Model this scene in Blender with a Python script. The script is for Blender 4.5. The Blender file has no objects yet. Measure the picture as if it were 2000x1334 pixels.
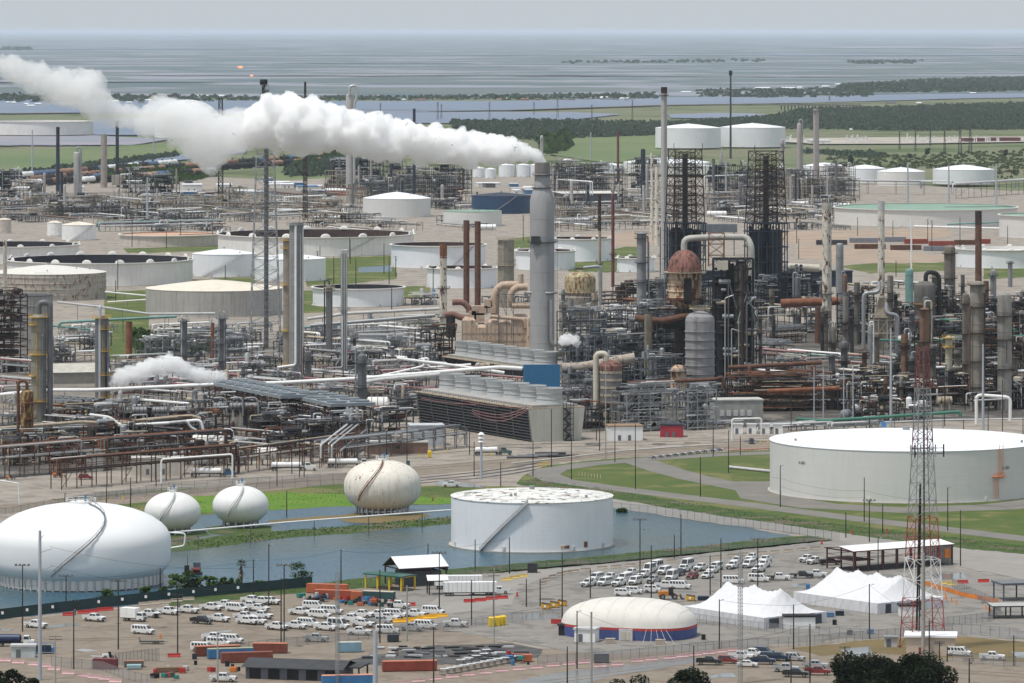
import bpy, math, random
from math import sin, cos, pi, radians, sqrt, atan2, hypot
rnd = random.Random(7)
sc = bpy.context.scene
COL = sc.collection
# ------------------------------------------------------------------ camera
F, H, V0 = 9400.0, 165.0, 58.0          # focal length in photo pixels, eye height in metres, horizon row
cam_d = bpy.data.cameras.new('camera'); cam = bpy.data.objects.new('camera', cam_d); COL.objects.link(cam)
cam_d.sensor_width = 36; cam_d.lens = 36 * F / 2000; cam_d.shift_y = -(667 - V0) / 2000
cam_d.clip_start = 1; cam_d.clip_end = 900000
cam.location = (0, 0, H); cam.rotation_euler = (pi / 2, 0, 0); sc.camera = cam
# ------------------------------------------------------------------ sky, sun, exposure
SUN_EL, SUN_AZ = radians(68), radians(-125)    # azimuth: direction the light comes from, measured from +Y
w = bpy.data.worlds.new('World'); sc.world = w; w.use_nodes = True
wt = w.node_tree; bg = wt.nodes['Background']
sky = wt.nodes.new('ShaderNodeTexSky'); sky.sky_type = 'NISHITA'; sky.sun_disc = False
sky.sun_elevation = SUN_EL; sky.sun_rotation = SUN_AZ; sky.altitude = 0
sky.air_density = 1.2; sky.dust_density = 3.5; sky.ozone_density = 1.5
wm = wt.nodes.new('ShaderNodeMix'); wm.data_type = 'RGBA'
wm.inputs[0].default_value = 0.74; wm.inputs[7].default_value = (7.6, 8.3, 9.0, 1)   # thin high cloud veil over the whole dome
wt.links.new(sky.outputs[0], wm.inputs[6]); wt.links.new(wm.outputs[2], bg.inputs['Color'])
bg.inputs['Strength'].default_value = 0.15
sl = bpy.data.lights.new('sun', 'SUN'); sun = bpy.data.objects.new('sun', sl); COL.objects.link(sun)
sl.energy = 5.0; sl.angle = radians(5); sl.color = (1, .96, .9)
sun.rotation_euler = (pi / 2 - SUN_EL, 0, pi - SUN_AZ)
sc.view_settings.view_transform = 'Standard'; sc.view_settings.look = 'None'
sc.view_settings.gamma = 1; sc.view_settings.exposure = -0.68; sc.view_settings.use_curve_mapping = False
cy = sc.cycles
cy.max_bounces = 32; cy.diffuse_bounces = 2; cy.glossy_bounces = 2; cy.volume_bounces = 28; cy.transmission_bounces = 2
cy.transparent_max_bounces = 32; cy.volume_max_steps = 256
# ------------------------------------------------------------------ photo pixel -> place on the ground
def Yv(v): return F * H / (v - V0)
def G(u, v, z=0.0):
    """ground point seen at (u,v); z lifts it above the ground there"""
    y = Yv(v); return ((u - 1000) * y / F, y, z)
def K(v): return H / (v - V0)           # metres per photo pixel at the place whose ground is seen at row v
def XY(u, y): return (u - 1000) * y / F
# ------------------------------------------------------------------ materials
MATS = {}
def mt(name, col, rough=.7, metal=0., var=.18, scale=.35, streak=0., rust=0., rcol=(.16, .06, .025), rscale=.25, rz=.35, seams=0., bump=0., spec=.4):
    """procedural paint, metal or earth: large soft variation, vertical run marks, patches of rust"""
    if name in MATS: return MATS[name]
    m = bpy.data.materials.new(name); m.use_nodes = True; nt = m.node_tree; N = nt.nodes; L = nt.links
    b = N['Principled BSDF']; b.inputs['Roughness'].default_value = rough; b.inputs['Metallic'].default_value = metal
    b.inputs['Specular IOR Level'].default_value = spec
    geo = N.new('ShaderNodeNewGeometry')
    def mapping(s):
        mp = N.new('ShaderNodeVectorMath'); mp.operation = 'MULTIPLY'; mp.inputs[1].default_value = s; L.new(geo.outputs['Position'], mp.inputs[0]); return mp.outputs[0]
    def noise(s, sc_, det=4, r=.6):
        n = N.new('ShaderNodeTexNoise'); n.inputs['Scale'].default_value = sc_; n.inputs['Detail'].default_value = det; n.inputs['Roughness'].default_value = r
        L.new(mapping(s), n.inputs['Vector']); return n.outputs[0]
    def ramp(x, a, c, lo=0., hi=1.):
        r = N.new('ShaderNodeMapRange'); r.inputs[1].default_value = a; r.inputs[2].default_value = c; r.inputs[3].default_value = lo; r.inputs[4].default_value = hi; L.new(x, r.inputs[0]); return r.outputs[0]
    def mix(f, c1, c2):
        x = N.new('ShaderNodeMix'); x.data_type = 'RGBA'
        if isinstance(f, float): x.inputs[0].default_value = f
        else: L.new(f, x.inputs[0])
        for i, c in ((6, c1), (7, c2)):
            if isinstance(c, tuple): x.inputs[i].default_value = (*c, 1)
            else: L.new(c, x.inputs[i])
        return x.outputs[2]
    c = mix(ramp(noise((1, 1, 1), scale), .3, .7), tuple(x * (1 - var) for x in col), tuple(min(.95, x * (1 + var * .7)) for x in col))
    if streak: c = mix(ramp(noise((1, 1, .06), .9, 5), .5, .75, 0, streak), c, tuple(x * .35 + y * .25 for x, y in zip(col, rcol)))
    if rust: c = mix(ramp(noise((1, 1, rz), rscale * 3, 6, .7), .62 - rust * .35, .68 - rust * .35), c, mix(ramp(noise((1, 1, 1), 1.5), .35, .65), rcol, tuple(x * .5 for x in rcol)))
    L.new(c, b.inputs['Base Color'])
    if bump:
        bp = N.new('ShaderNodeBump'); bp.inputs['Strength'].default_value = bump; bp.inputs['Distance'].default_value = .1
        L.new(noise((1, 1, 1), 2.5, 6), bp.inputs['Height']); L.new(bp.outputs[0], b.inputs['Normal'])
    MATS[name] = m; return m
W = mt('white_paint', (.78, .78, .77), .55, var=.06, streak=.25)
WT = mt('tank_white', (.74, .76, .78), .5, var=.05, scale=.08, streak=.12)
WTO = mt('tank_offwhite', (.70, .69, .66), .6, var=.08, scale=.08, streak=.3)
WG = mt('pale_grey_paint', (.5, .5, .5), .6, var=.12, streak=.3)
WH = mt('bright_roof_white', (.76, .78, .8), .5, var=.04, scale=.1)
CREAM = mt('cream_roof', (.68, .62, .52), .7, var=.1, scale=.1, streak=0)
GT = mt('weathered_grey_tank', (.36, .35, .33), .7, var=.12, scale=.1, streak=.6)
GB = mt('stained_banded_tank', (.42, .39, .34), .7, var=.15, streak=.7, rust=.25, rcol=(.22, .11, .06))
GRY = mt('grey_steel', (.135, .14, .15), .5, .1, var=.15, streak=.35)
GRD = mt('dark_grey_steel', (.04, .042, .047), .6, .1, var=.3)
GAL = mt('galvanised_steel', (.30, .31, .32), .45, .35, var=.15)
SIL = mt('silver_cladding', (.50, .50, .49), .38, .5, var=.12, streak=.3)
CONC = mt('concrete', (.42, .39, .35), .85, var=.15, streak=.4)
STK = mt('stack_concrete', (.33, .33, .335), .8, var=.08, scale=.1, streak=.25)
BEI = mt('beige_furnace', (.50, .38, .29), .75, var=.15, streak=.5, rust=.12, rcol=(.25, .13, .07))
TAN = mt('tan_steel', (.42, .36, .27), .7, var=.15, streak=.4, rust=.15)
RST = mt('rust_brown', (.12, .055, .035), .85, var=.45, streak=.5)
RSO = mt('orange_rust', (.22, .085, .045), .85, var=.4, streak=.5)
RSD = mt('dark_rust', (.04, .024, .02), .85, var=.5)
BLK = mt('blackened_steel', (.014, .014, .017), .75, var=.5)
NAV = mt('navy_steel', (.014, .024, .045), .6, var=.3)
RW = mt('rusting_white', (.62, .58, .50), .7, var=.1, streak=.5, rust=.27, rcol=(.15, .055, .03), rscale=.16, rz=.5)
RYE = mt('rusting_yellow', (.34, .24, .09), .75, var=.2, streak=.6, rust=.5, rcol=(.11, .04, .02))
RDOM = mt('rusted_dome', (.24, .105, .08), .7, var=.35, streak=.5, rust=.3, rcol=(.07, .03, .025))
ROR = mt('rust_streaked_vessel', (.55, .42, .30), .75, var=.2, streak=.6, rust=.36, rcol=(.20, .07, .025), rscale=.16, rz=.3)
YEL = mt('yellow_railing', (.55, .33, .04), .6, var=.2)
YLB = mt('yellow_paint', (.75, .52, .03), .6, var=.1)
PNK = mt('pink_pipe', (.27, .12, .12), .6, var=.25)
GRN = mt('green_pipe', (.045, .17, .12), .5, var=.2)
TEA = mt('teal_pipe', (.14, .27, .25), .5, var=.2)
TCF = mt('tank_green_floor', (.20, .31, .24), .8, var=.15, scale=.06)
RUF = mt('floating_roof_rust', (.075, .045, .04), .85, var=.4, streak=.5)
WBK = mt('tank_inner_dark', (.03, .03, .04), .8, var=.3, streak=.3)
BLU = mt('blue_panel', (.025, .14, .28), .5, var=.08)
BLC = mt('blue_container', (.05, .19, .40), .55, var=.2, streak=.3)
LBC = mt('pale_blue_container', (.22, .37, .46), .6, var=.15, streak=.3, rust=.1)
RDC = mt('red_container', (.27, .055, .035), .6, var=.25, streak=.4)
ORC = mt('orange_container', (.45, .12, .05), .6, var=.2, streak=.2)
RED = mt('red_plastic', (.42, .035, .03), .45, var=.12)
PKB = mt('pink_barrier', (.56, .37, .37), .7, var=.15)
ORG = mt('orange_paint', (.65, .20, .03), .5, var=.2)
CRB = mt('concrete_barrier', (.40, .34, .28), .85, var=.15)
POLE = mt('wooden_pole', (.026, .022, .02), .85, var=.3)
LPOLE = mt('grey_pole', (.40, .43, .47), .6, .2, var=.08)
CPOLE = mt('concrete_pole', (.33, .32, .29), .8, var=.12)
BRK = mt('brown_brick_wall', (.21, .13, .10), .85, var=.2)
ROOFD = mt('dark_roof', (.045, .047, .052), .8, var=.2)
ROOFB = mt('brown_roof', (.26, .18, .12), .85, var=.15)
GRNR = mt('green_roof', (.02, .09, .07), .5, var=.1)
GFEN = mt('dark_green_screen', (.015, .045, .05), .7, var=.15)
TENT = mt('white_tent_fabric', (.62, .62, .64), .8, var=.06, scale=.3, streak=.15)
DOMF = mt('cream_dome_fabric', (.62, .60, .55), .85, var=.06, scale=.2, streak=.15)
DOMB = mt('blue_dome_wall', (.06, .09, .24), .7, var=.15)
DOMR = mt('red_dome_band', (.42, .05, .05), .7, var=.1)
GLS = mt('vehicle_glass', (.02, .025, .03), .15, spec=.6)
TYR = mt('tyre_rubber', (.018, .018, .019), .9)
CARW = mt('car_white', (.70, .70, .69), .3, var=.08, scale=1., spec=.6)
CARB = mt('car_black', (.02, .022, .026), .25, spec=.6)
CARR = mt('car_red', (.22, .025, .025), .3, spec=.6)
CARS = mt('car_silver', (.45, .46, .47), .3, .3, spec=.6)
CARN = mt('car_navy', (.02, .035, .07), .25, spec=.6)
CARG = mt('car_tan', (.35, .31, .26), .3, spec=.6)
CHR = mt('chrome_trim', (.35, .35, .35), .3, .7)
AMB = mt('tail_lamp', (.35, .02, .02), .3)
LMP = mt('lamp_lens', (.75, .75, .72), .2)
SIGN = mt('white_sign', (.82, .82, .80), .6, var=.02)
BARK = mt('bark', (.09, .07, .05), .9, var=.3)
# ------------------------------------------------------------------ mesh building
class MB:
    def __init__(s): s.v = []; s.f = []; s.mi = []; s.sm = []; s.mats = []
    def mat(s, m):
        if m not in s.mats: s.mats.append(m)
        return s.mats.index(m)
    def add(s, vs, fs, m, smooth=False):
        o = len(s.v); s.v += vs; i = s.mat(m)
        for f in fs: s.f.append([a + o for a in f]); s.mi.append(i); s.sm.append(smooth)
        return s
    def box(s, x0, y0, z0, x1, y1, z1, m):
        v = [(x0, y0, z0), (x1, y0, z0), (x1, y1, z0), (x0, y1, z0), (x0, y0, z1), (x1, y0, z1), (x1, y1, z1), (x0, y1, z1)]
        return s.add(v, [(0, 3, 2, 1), (4, 5, 6, 7), (0, 1, 5, 4), (1, 2, 6, 5), (2, 3, 7, 6), (3, 0, 4, 7)], m)
    def cbox(s, x, y, z, a, b, c, m, rz=0):
        v = []
        for dz in (0, c):
            for dx, dy in ((-a / 2, -b / 2), (a / 2, -b / 2), (a / 2, b / 2), (-a / 2, b / 2)):
                v.append((x + dx * cos(rz) - dy * sin(rz), y + dx * sin(rz) + dy * cos(rz), z + dz))
        return s.add(v, [(0, 3, 2, 1), (4, 5, 6, 7), (0, 1, 5, 4), (1, 2, 6, 5), (2, 3, 7, 6), (3, 0, 4, 7)], m)
    def lathe(s, prof, m, x=0, y=0, n=24, a0=0., a1=2 * pi, smooth=True, sx=1, sy=1):
        """surface of revolution; the profile is split where it turns sharply so that edges stay crisp"""
        runs = [[prof[0]]]
        for i in range(1, len(prof)):
            runs[-1].append(prof[i])
            if i < len(prof) - 1:
                a = atan2(prof[i][1] - prof[i - 1][1], prof[i][0] - prof[i - 1][0]); b = atan2(prof[i + 1][1] - prof[i][1], prof[i + 1][0] - prof[i][0])
                if abs((b - a + pi) % (2 * pi) - pi) > .45: runs.append([prof[i]])
        full = abs(a1 - a0 - 2 * pi) < 1e-6; c = n if full else n + 1
        for p in runs:
            vs = []; fs = []
            for r, z in p:
                for j in range(c):
                    a = a0 + (a1 - a0) * j / n; vs.append((x + r * cos(a) * sx, y + r * sin(a) * sy, z))
            for i in range(len(p) - 1):
                for j in range(n):
                    j2 = (j + 1) % c if full else j + 1
                    if p[i][0] < 1e-6 and p[i + 1][0] < 1e-6: continue
                    if p[i + 1][0] < 1e-6: fs.append((i * c + j, i * c + j2, (i + 1) * c + j))
                    elif p[i][0] < 1e-6: fs.append((i * c + j, (i + 1) * c + j2, (i + 1) * c + j))
                    else: fs.append((i * c + j, i * c + j2, (i + 1) * c + j2, (i + 1) * c + j))
            s.add(vs, fs, m, smooth)
        return s
    def cyl(s, x, y, z0, z1, r, m, r1=None, n=16, smooth=True):
        r1 = r if r1 is None else r1
        s.lathe([(r, z0), (r1, z1)], m, x, y, n, smooth=smooth); return s.lathe([(r1, z1), (0, z1)], m, x, y, n, smooth=False)
    def tube(s, pts, r, m, n=6, smooth=True, caps=True):
        P = [tuple(map(float, p)) for p in pts]
        def sub(a, b): return (a[0] - b[0], a[1] - b[1], a[2] - b[2])
        def nrm(a):
            l = sqrt(a[0] ** 2 + a[1] ** 2 + a[2] ** 2) or 1; return (a[0] / l, a[1] / l, a[2] / l)
        def crs(a, b): return (a[1] * b[2] - a[2] * b[1], a[2] * b[0] - a[0] * b[2], a[0] * b[1] - a[1] * b[0])
        rings = []; up = None; k = len(P)
        for i in range(k):
            d0 = nrm(sub(P[i], P[i - 1])) if i else None; d1 = nrm(sub(P[i + 1], P[i])) if i < k - 1 else None
            d = nrm(tuple(a + b for a, b in zip(d0, d1))) if d0 and d1 else (d0 or d1)
            sc_ = 1.
            if d0 and d1: sc_ = 1 / max(.5, abs(sum(a * b for a, b in zip(d, d0))))
            if up is None: up = (0, 0, 1) if abs(d[2]) < .9 else (0, 1, 0)
            a = nrm(crs(d, up)); b = nrm(crs(a, d)); up = b
            rr = r[i] if isinstance(r, (list, tuple)) else r
            rings.append([tuple(P[i][q] + (a[q] * cos(t) + b[q] * sin(t) * sc_) * rr for q in range(3)) for t in [2 * pi * j / n + (pi / 4 if n == 4 else 0) for j in range(n)]])
        vs = [p for rg in rings for p in rg]; fs = []
        for i in range(k - 1):
            for j in range(n): fs.append((i * n + j, (i + 1) * n + j, (i + 1) * n + (j + 1) % n, i * n + (j + 1) % n))
        s.add(vs, fs, m, smooth and n > 4)
        if caps: s.add(rings[0], [tuple(range(n))], m); s.add(rings[-1], [tuple(range(n))[::-1]], m)
        return s
    def bar(s, p, q, w, m): return s.tube([p, q], w * .7, m, n=4, caps=False)
    def bend(s, pts, r, m, n=8, br=None):
        """pipe through corner points with rounded elbows"""
        br = br or r * 2.2; out = [pts[0]]
        for i in range(1, len(pts) - 1):
            a, b, c = pts[i - 1], pts[i], pts[i + 1]
            la = sqrt(sum((x - y) ** 2 for x, y in zip(a, b))) or 1; lc = sqrt(sum((x - y) ** 2 for x, y in zip(c, b))) or 1
            k = min(br, la * .45, lc * .45)
            p = tuple(y + (x - y) * k / la for x, y in zip(a, b)); q = tuple(y + (x - y) * k / lc for x, y in zip(c, b))
            for t in (0, .33, .67, 1): out.append(tuple((1 - t) ** 2 * p[j] + 2 * t * (1 - t) * b[j] + t * t * q[j] for j in range(3)))
        out.append(pts[-1]); return s.tube(out, r, m, n)
    def quad(s, a, b, c, d, m): return s.add([a, b, c, d], [(0, 1, 2, 3)], m)
    def poly(s, pts, m): return s.add(list(pts), [tuple(range(len(pts)))], m)
    def hcyl(s, x, y, z, L_, r, m, rz=0, n=14, dome=.35):
        """horizontal drum with dished ends, centred at x,y,z"""
        prof = [(0, -L_ / 2 - r * dome), (r * .6, -L_ / 2 - r * dome * .75), (r * .92, -L_ / 2 - r * dome * .3), (r, -L_ / 2), (r, L_ / 2), (r * .92, L_ / 2 + r * dome * .3), (r * .6, L_ / 2 + r * dome * .75), (0, L_ / 2 + r * dome)]
        t = MB(); t.lathe(prof, m, n=n); o = [(x + p[2] * cos(rz) - p[1] * sin(rz), y + p[2] * sin(rz) + p[1] * cos(rz), z + p[0]) for p in t.v]
        return s.add(o, [f[::-1] for f in t.f], m, True)
    def mesh(s, name):
        me = bpy.data.meshes.new(name); me.from_pydata(s.v, [], s.f)
        for m in s.mats: me.materials.append(m)
        me.polygons.foreach_set('material_index', s.mi); me.polygons.foreach_set('use_smooth', s.sm); me.update()
        return me
    def build(s, name, parent=None, loc=(0, 0, 0), rz=0.):
        return link(name, s.mesh(name), parent, loc, rz)
def link(name, me, parent=None, loc=(0, 0, 0), rz=0., sc_=None):
    o = bpy.data.objects.new(name, me); o.location = loc; o.rotation_euler = (0, 0, rz)
    if sc_: o.scale = sc_
    if parent: o.parent = parent
    COL.objects.link(o); return o
def tag(o, label=None, cat=None, group=None, kind=None):
    for k, x in (('label', label), ('category', cat), ('group', group), ('kind', kind)):
        if x: o[k] = x
    return o
def thing(name, label, cat, loc=(0, 0, 0), rz=0., group=None):
    return tag(link(name, None, None, loc, rz), label, cat, group, 'thing')
def struct(name, mb): return tag(mb.build(name), kind='structure')
def copy_tree(o, parent=None):
    c = o.copy(); COL.objects.link(c); c.parent = parent
    for ch in CH.get(o.name, ()): copy_tree(ch, c)
    return c
CH = {}
def index_children(o):
    CH[o.name] = list(o.children)
    for ch in o.children: index_children(ch)
# ------------------------------------------------------------------ labels that say which one
LMK = [(75, 700, 'yellow-railed grey column'), (200, 700, 'column with side pipe'), (50, 820, 'rusty yellow vessel'), (252, 670, 'orange rust stack'), (515, 640, 'lattice flare tower'),
       (575, 700, 'tall twin grey column'), (672, 700, 'slender white-piped column'), (707, 790, 'front gooseneck column'), (866, 610, 'rust-patched white stack'), (922, 590, 'twin brown stacks'),
       (988, 570, 'concrete vessel'), (1059, 700, 'steaming grey stack'), (1132, 620, 'rust-stained dome vessel'), (1253, 600, 'grey railed column'), (1337, 660, 'rusted dome reactor'),
       (1367, 750, 'grey ribbed vessel'), (1193, 820, 'banded silo'), (980, 860, 'big cooling tower'), (950, 700, 'rear cooling tower'), (560, 790, 'blue air coolers'), (1058, 750, 'blue wall'),
       (1338, 480, 'first coke derrick'), (1496, 480, 'second coke derrick'), (1615, 650, 'rust-spotted white stack'), (1721, 640, 'furnace stack'), (1911, 560, 'dark rust stack'),
       (1907, 760, 'tall dirty column'), (1962, 760, 'stout grey column'), (1853, 760, 'yellow-topped beige column'), (1800, 620, 'orange-shouldered vessel'), (1500, 780, 'rusty exchanger rack'),
       (1220, 850, 'white switch house'), (1315, 845, 'red hut'), (1440, 800, 'grey control house'), (1770, 930, 'giant white tank'), (1039, 1050, 'white tank in the pond'),
       (748, 960, 'rust-streaked oval tank'), (337, 1010, 'first white sphere'), (470, 1000, 'second white sphere'), (160, 1100, 'giant white spheroid'), (1215, 1230, 'inflated dome hall'),
       (1470, 1190, 'first peaked tent'), (1690, 1170, 'second peaked tent'), (790, 1130, 'white-roofed open shed'), (1740, 1090, 'long open canopy'), (1800, 1200, 'red and white mast'),
       (418, 600, 'cream-roofed grey tank'), (110, 560, 'banded brown tank'), (195, 540, 'huge open-topped tank'), (617, 480, 'rust-floored open tank'), (700, 590, 'small open tank'), (855, 500, 'rimmed white tank'),
       (440, 530, 'flat white tank'), (562, 540, 'plain white tank'), (775, 410, 'domed white tank'), (980, 400, 'navy tank'), (1344, 280, 'paired far tanks'), (1808, 430, 'green-floored tank'),
       (1760, 345, 'far row of white tanks'), (1990, 510, 'scalloped white tank'), (365, 250, 'far white dome'), (85, 255, 'long low far tank'), (1427, 240, 'lone tall flare pipe'),
       (1297, 380, 'tall far column'), (1615, 300, 'far steel towers'), (690, 300, 'hooked far column'), (262, 1205, 'box truck'), (471, 1140, 'palm tree'), (660, 1160, 'orange containers'), (950, 1215, 'yellow toilets'), (1085, 1182, 'yellow dumpsters'), (600, 1310, 'black-roofed shed'), (900, 1150, 'long white trailer'), (480, 1280, 'brown-red containers'), (800, 1300, 'red container wreck'), (1325, 1165, 'orange wheel loader'), (1545, 1215, 'white site box'), (1850, 1270, 'beige equipment hut'), (1430, 1290, 'red car'), (80, 1270, 'blue tanker lorry'), (1570, 1100, 'pickups by the canopy'), (205, 340, 'far grey stack'), (113, 340, 'far black stack'), (1140, 355, 'long pale shed'), (672, 368, 'red shed')]
LUSED = set()
def rel(u, v, L_):
    du = u - L_[0]; dv = v - L_[1]
    if abs(du) < 16 and abs(dv) < 14: return 'beside the'
    if abs(du) > abs(dv) * .8: return 'left of the' if du < 0 else 'right of the'
    return 'behind the' if dv < 0 else 'in front of the'
def label(desc, u, v):
    """description plus the landmark(s) it stands by; never the same sentence twice"""
    near = sorted(LMK, key=lambda L_: (L_[0] - u) ** 2 + 4 * (L_[1] - v) ** 2)[:9]
    cand = []
    for i, a in enumerate(near[:4]):
        d = hypot(u - a[0], 2 * (v - a[1])); q = '' if rel(u, v, a) == 'beside the' else ('just ' if d < 60 else ('' if d < 150 else 'far '))
        if i < 2: cand.append(f'{desc} {q}{rel(u, v, a)} {a[2]}')
    for i, a in enumerate(near):
        for b in near[i + 1:]: cand.append(f'{desc} {rel(u, v, a)} {a[2]}, {rel(u, v, b)} {b[2]}')
    for c in cand:
        if c not in LUSED and len(c.replace(',', '').split()) <= 16: LUSED.add(c); return c
    return cand[0]
def ordinal(i): return ['first', 'second', 'third', 'fourth', 'fifth', 'sixth', 'seventh', 'eighth', 'ninth', 'tenth', 'eleventh', 'twelfth', 'thirteenth', 'fourteenth', 'fifteenth', 'sixteenth', 'seventeenth', 'eighteenth', 'nineteenth', 'twentieth'][i]
# ------------------------------------------------------------------ ground, water, marsh
def gmat(name, c1, c2, scale, det=6, lo=.4, hi=.6, rough=.9, c3=None, s3=.02, d3=7, fine=0., bump=.0):
    m = bpy.data.materials.new(name); m.use_nodes = True; nt = m.node_tree; N = nt.nodes; L = nt.links; b = N['Principled BSDF']
    b.inputs['Roughness'].default_value = rough; b.inputs['Specular IOR Level'].default_value = .2
    geo = N.new('ShaderNodeNewGeometry')
    def nz(s, d=det, r=.62, st=(1, 1, 1)):
        mp = N.new('ShaderNodeVectorMath'); mp.operation = 'MULTIPLY'; mp.inputs[1].default_value = st; L.new(geo.outputs['Position'], mp.inputs[0])
        n = N.new('ShaderNodeTexNoise'); n.inputs['Scale'].default_value = s; n.inputs['Detail'].default_value = d; n.inputs['Roughness'].default_value = r; L.new(mp.outputs[0], n.inputs['Vector']); return n.outputs[0]
    def mr(x, a, c): r = N.new('ShaderNodeMapRange'); r.inputs[1].default_value = a; r.inputs[2].default_value = c; L.new(x, r.inputs[0]); return r.outputs[0]
    def mix(f, a, c):
        x = N.new('ShaderNodeMix'); x.data_type = 'RGBA'; L.new(f, x.inputs[0])
        for i, q in ((6, a), (7, c)):
            if isinstance(q, tuple): x.inputs[i].default_value = (*q, 1)
            else: L.new(q, x.inputs[i])
        return x.outputs[2]
    c = mix(mr(nz(scale), lo, hi), c1, c2)
    if c3: c = mix(mr(nz(s3, d3, .65), .52, .58), c, c3)
    if fine:
        k = N.new('ShaderNodeMix'); k.data_type = 'RGBA'; k.blend_type = 'MULTIPLY'; k.inputs[0].default_value = fine; L.new(c, k.inputs[6]); L.new(nz(.5, 8, .8), k.inputs[7]); c = k.outputs[2]
    L.new(c, b.inputs['Base Color']); return m
def wmat(name, col, rough, wave=.25, dist=.3, tint=(.1, .13, .1), ts=.01, spec=.5):
    m = gmat(name, col, tint, ts, 5, .45, .62, rough); nt = m.node_tree; N = nt.nodes; L = nt.links; b = N['Principled BSDF']; b.inputs['Specular IOR Level'].default_value = spec
    b.inputs['IOR'].default_value = 1.33
    geo = N['Geometry']; mp = N.new('ShaderNodeVectorMath'); mp.operation = 'MULTIPLY'; mp.inputs[1].default_value = (1, .5, 1); L.new(geo.outputs['Position'], mp.inputs[0])
    n = N.new('ShaderNodeTexNoise'); n.inputs['Scale'].default_value = wave; n.inputs['Detail'].default_value = 5; n.inputs['Roughness'].default_value = .7; L.new(mp.outputs[0], n.inputs['Vector'])
    bp = N.new('ShaderNodeBump'); bp.inputs['Strength'].default_value = 1; bp.inputs['Distance'].default_value = dist; L.new(n.outputs[0], bp.inputs['Height']); L.new(bp.outputs[0], b.inputs['Normal']); return m
M_FIELD = gmat('field_grass', (.125, .145, .075), (.165, .16, .10), .002, 8, .4, .62, c3=(.07, .10, .035), s3=.004)
M_MARSH = gmat('marsh', (.085, .12, .135), (.12, .145, .14), .0016, 5, .4, .6, c3=(.23, .24, .28), s3=.0011, d3=4)  # blue-grey and pale tones paint in sky reflection and distance haze
M_PAD = gmat('pale_shell_ground', (.40, .35, .295), (.29, .26, .225), .09, 8, .35, .65, c3=(.25, .22, .19), s3=.08, fine=.35)
M_DIRT = gmat('dirt_lot', (.30, .25, .2), (.25, .21, .165), .2, 8, .35, .65, c3=(.23, .185, .145), s3=.12, fine=.4)
M_ASPH = gmat('grey_lot', (.25, .235, .215), (.30, .28, .255), .2, 8, .35, .65, c3=(.20, .19, .175), s3=.12, fine=.35)
M_ROAD = gmat('pale_road', (.34, .32, .29), (.28, .265, .245), .08, 7, .35, .65, fine=.3)
M_DROAD = gmat('grey_path', (.24, .225, .20), (.19, .18, .165), .08, 7, .35, .65, fine=.3)
M_GRASS = gmat('mown_grass', (.08, .13, .028), (.13, .155, .04), .06, 8, .35, .65, c3=(.19, .19, .07), s3=.03, fine=.5)
M_BANK = gmat('bank_grass', (.05, .10, .02), (.10, .14, .04), .12, 9, .35, .65, c3=(.16, .14, .09), s3=.06, fine=.6)
M_DRYG = gmat('brown_grass', (.24, .17, .08), (.16, .13, .06), .08, 8, .35, .65, fine=.4)
M_BERM = gmat('tan_berm', (.42, .32, .24), (.33, .26, .20), .04, 8, .4, .6, fine=.3)
M_GRAV = gmat('dark_gravel', (.07, .07, .075), (.13, .125, .12), .15, 8, .4, .6, fine=.4)
M_POND = wmat('pond_water', (.02, .085, .135), .16, .3, .9, (.055, .085, .08), .006, .35)
M_RIVER = wmat('river_water', (.14, .18, .25), .5, .02, .4, (.17, .2, .26), .0008, .3)
M_PUD = wmat('puddle_water', (.16, .17, .17), .12, .5, .05, (.2, .19, .17), .05)
M_LILAC = gmat('mud_flat', (.27, .25, .28), (.20, .22, .26), .002, 6)
def sheet(name, pts, m, z, px=True):
    if -1 < z < 0: z *= .18
    if px and name in ('grass_verge', 'earth_berm', 'pond_water', 'earth_spit', 'earth_mound', 'south_bank', 'east_lawn', 'levee_bank', 'flooded_lawn', 'north_lawn', 'dirt_lot', 'concrete_yard', 'pale_apron', 'laydown_area', 'wet_road', 'brown_verge', 'puddle_water', 'weed_patch', 'unit_paving', 'mud_flat', 'lake_water', 'lagoon_water', 'river_water', 'levee_road', 'green_field', 'clearing'):
        r = random.Random(len(pts) * 31 + int(pts[0][0])); q = []
        for (a, b), (c, d) in zip(pts, pts[1:] + pts[:1]):
            n = max(1, int(hypot(c - a, d - b) / 9)); amp = min(1, (min(b, d) - V0) / 500); o = 0
            for i in range(n): f = i / n; o = o * .6 + r.uniform(-1, 1); q.append((a + (c - a) * f + (r.uniform(-2.5, 2.5) if i else 0), b + (d - b) * f + (o * .9 * amp if i else 0)))
        pts = q
    mb = MB(); mb.poly([(*G(u, v)[:2], z) for u, v in pts] if px else [(x, y, z) for x, y in pts], m)
    o = struct(name, mb); n = o.data.polygons[0].normal.z
    if n < 0: o.data.flip_normals()
    return o
def strip(name, pts, w_, m, z, w1=None):
    if -1 < z < 0: z *= .18
    P = [G(u, v)[:2] for u, v in pts]; Lf = []; Rt = []
    for i, p in enumerate(P):
        a = P[max(i - 1, 0)]; b = P[min(i + 1, len(P) - 1)]; dx, dy = b[0] - a[0], b[1] - a[1]; l = hypot(dx, dy); hw = w_ / 2
        Lf.append((p[0] - dy / l * hw, p[1] + dx / l * hw, z)); Rt.append((p[0] + dy / l * hw, p[1] - dx / l * hw, z))
    mb = MB(); n = len(P)
    mb.add(Lf + Rt, [(i, n + i, n + i + 1, i + 1) for i in range(n - 1)], m); return struct(name, mb)
sheet('ground', [(-70000, -1500), (70000, -1500), (70000, 420000), (-70000, 420000)], M_FIELD, -3, False)
sheet('marsh', [(-60000, 11800), (60000, 11800), (60000, 400000), (-60000, 400000)], M_MARSH, -2, False)
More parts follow.
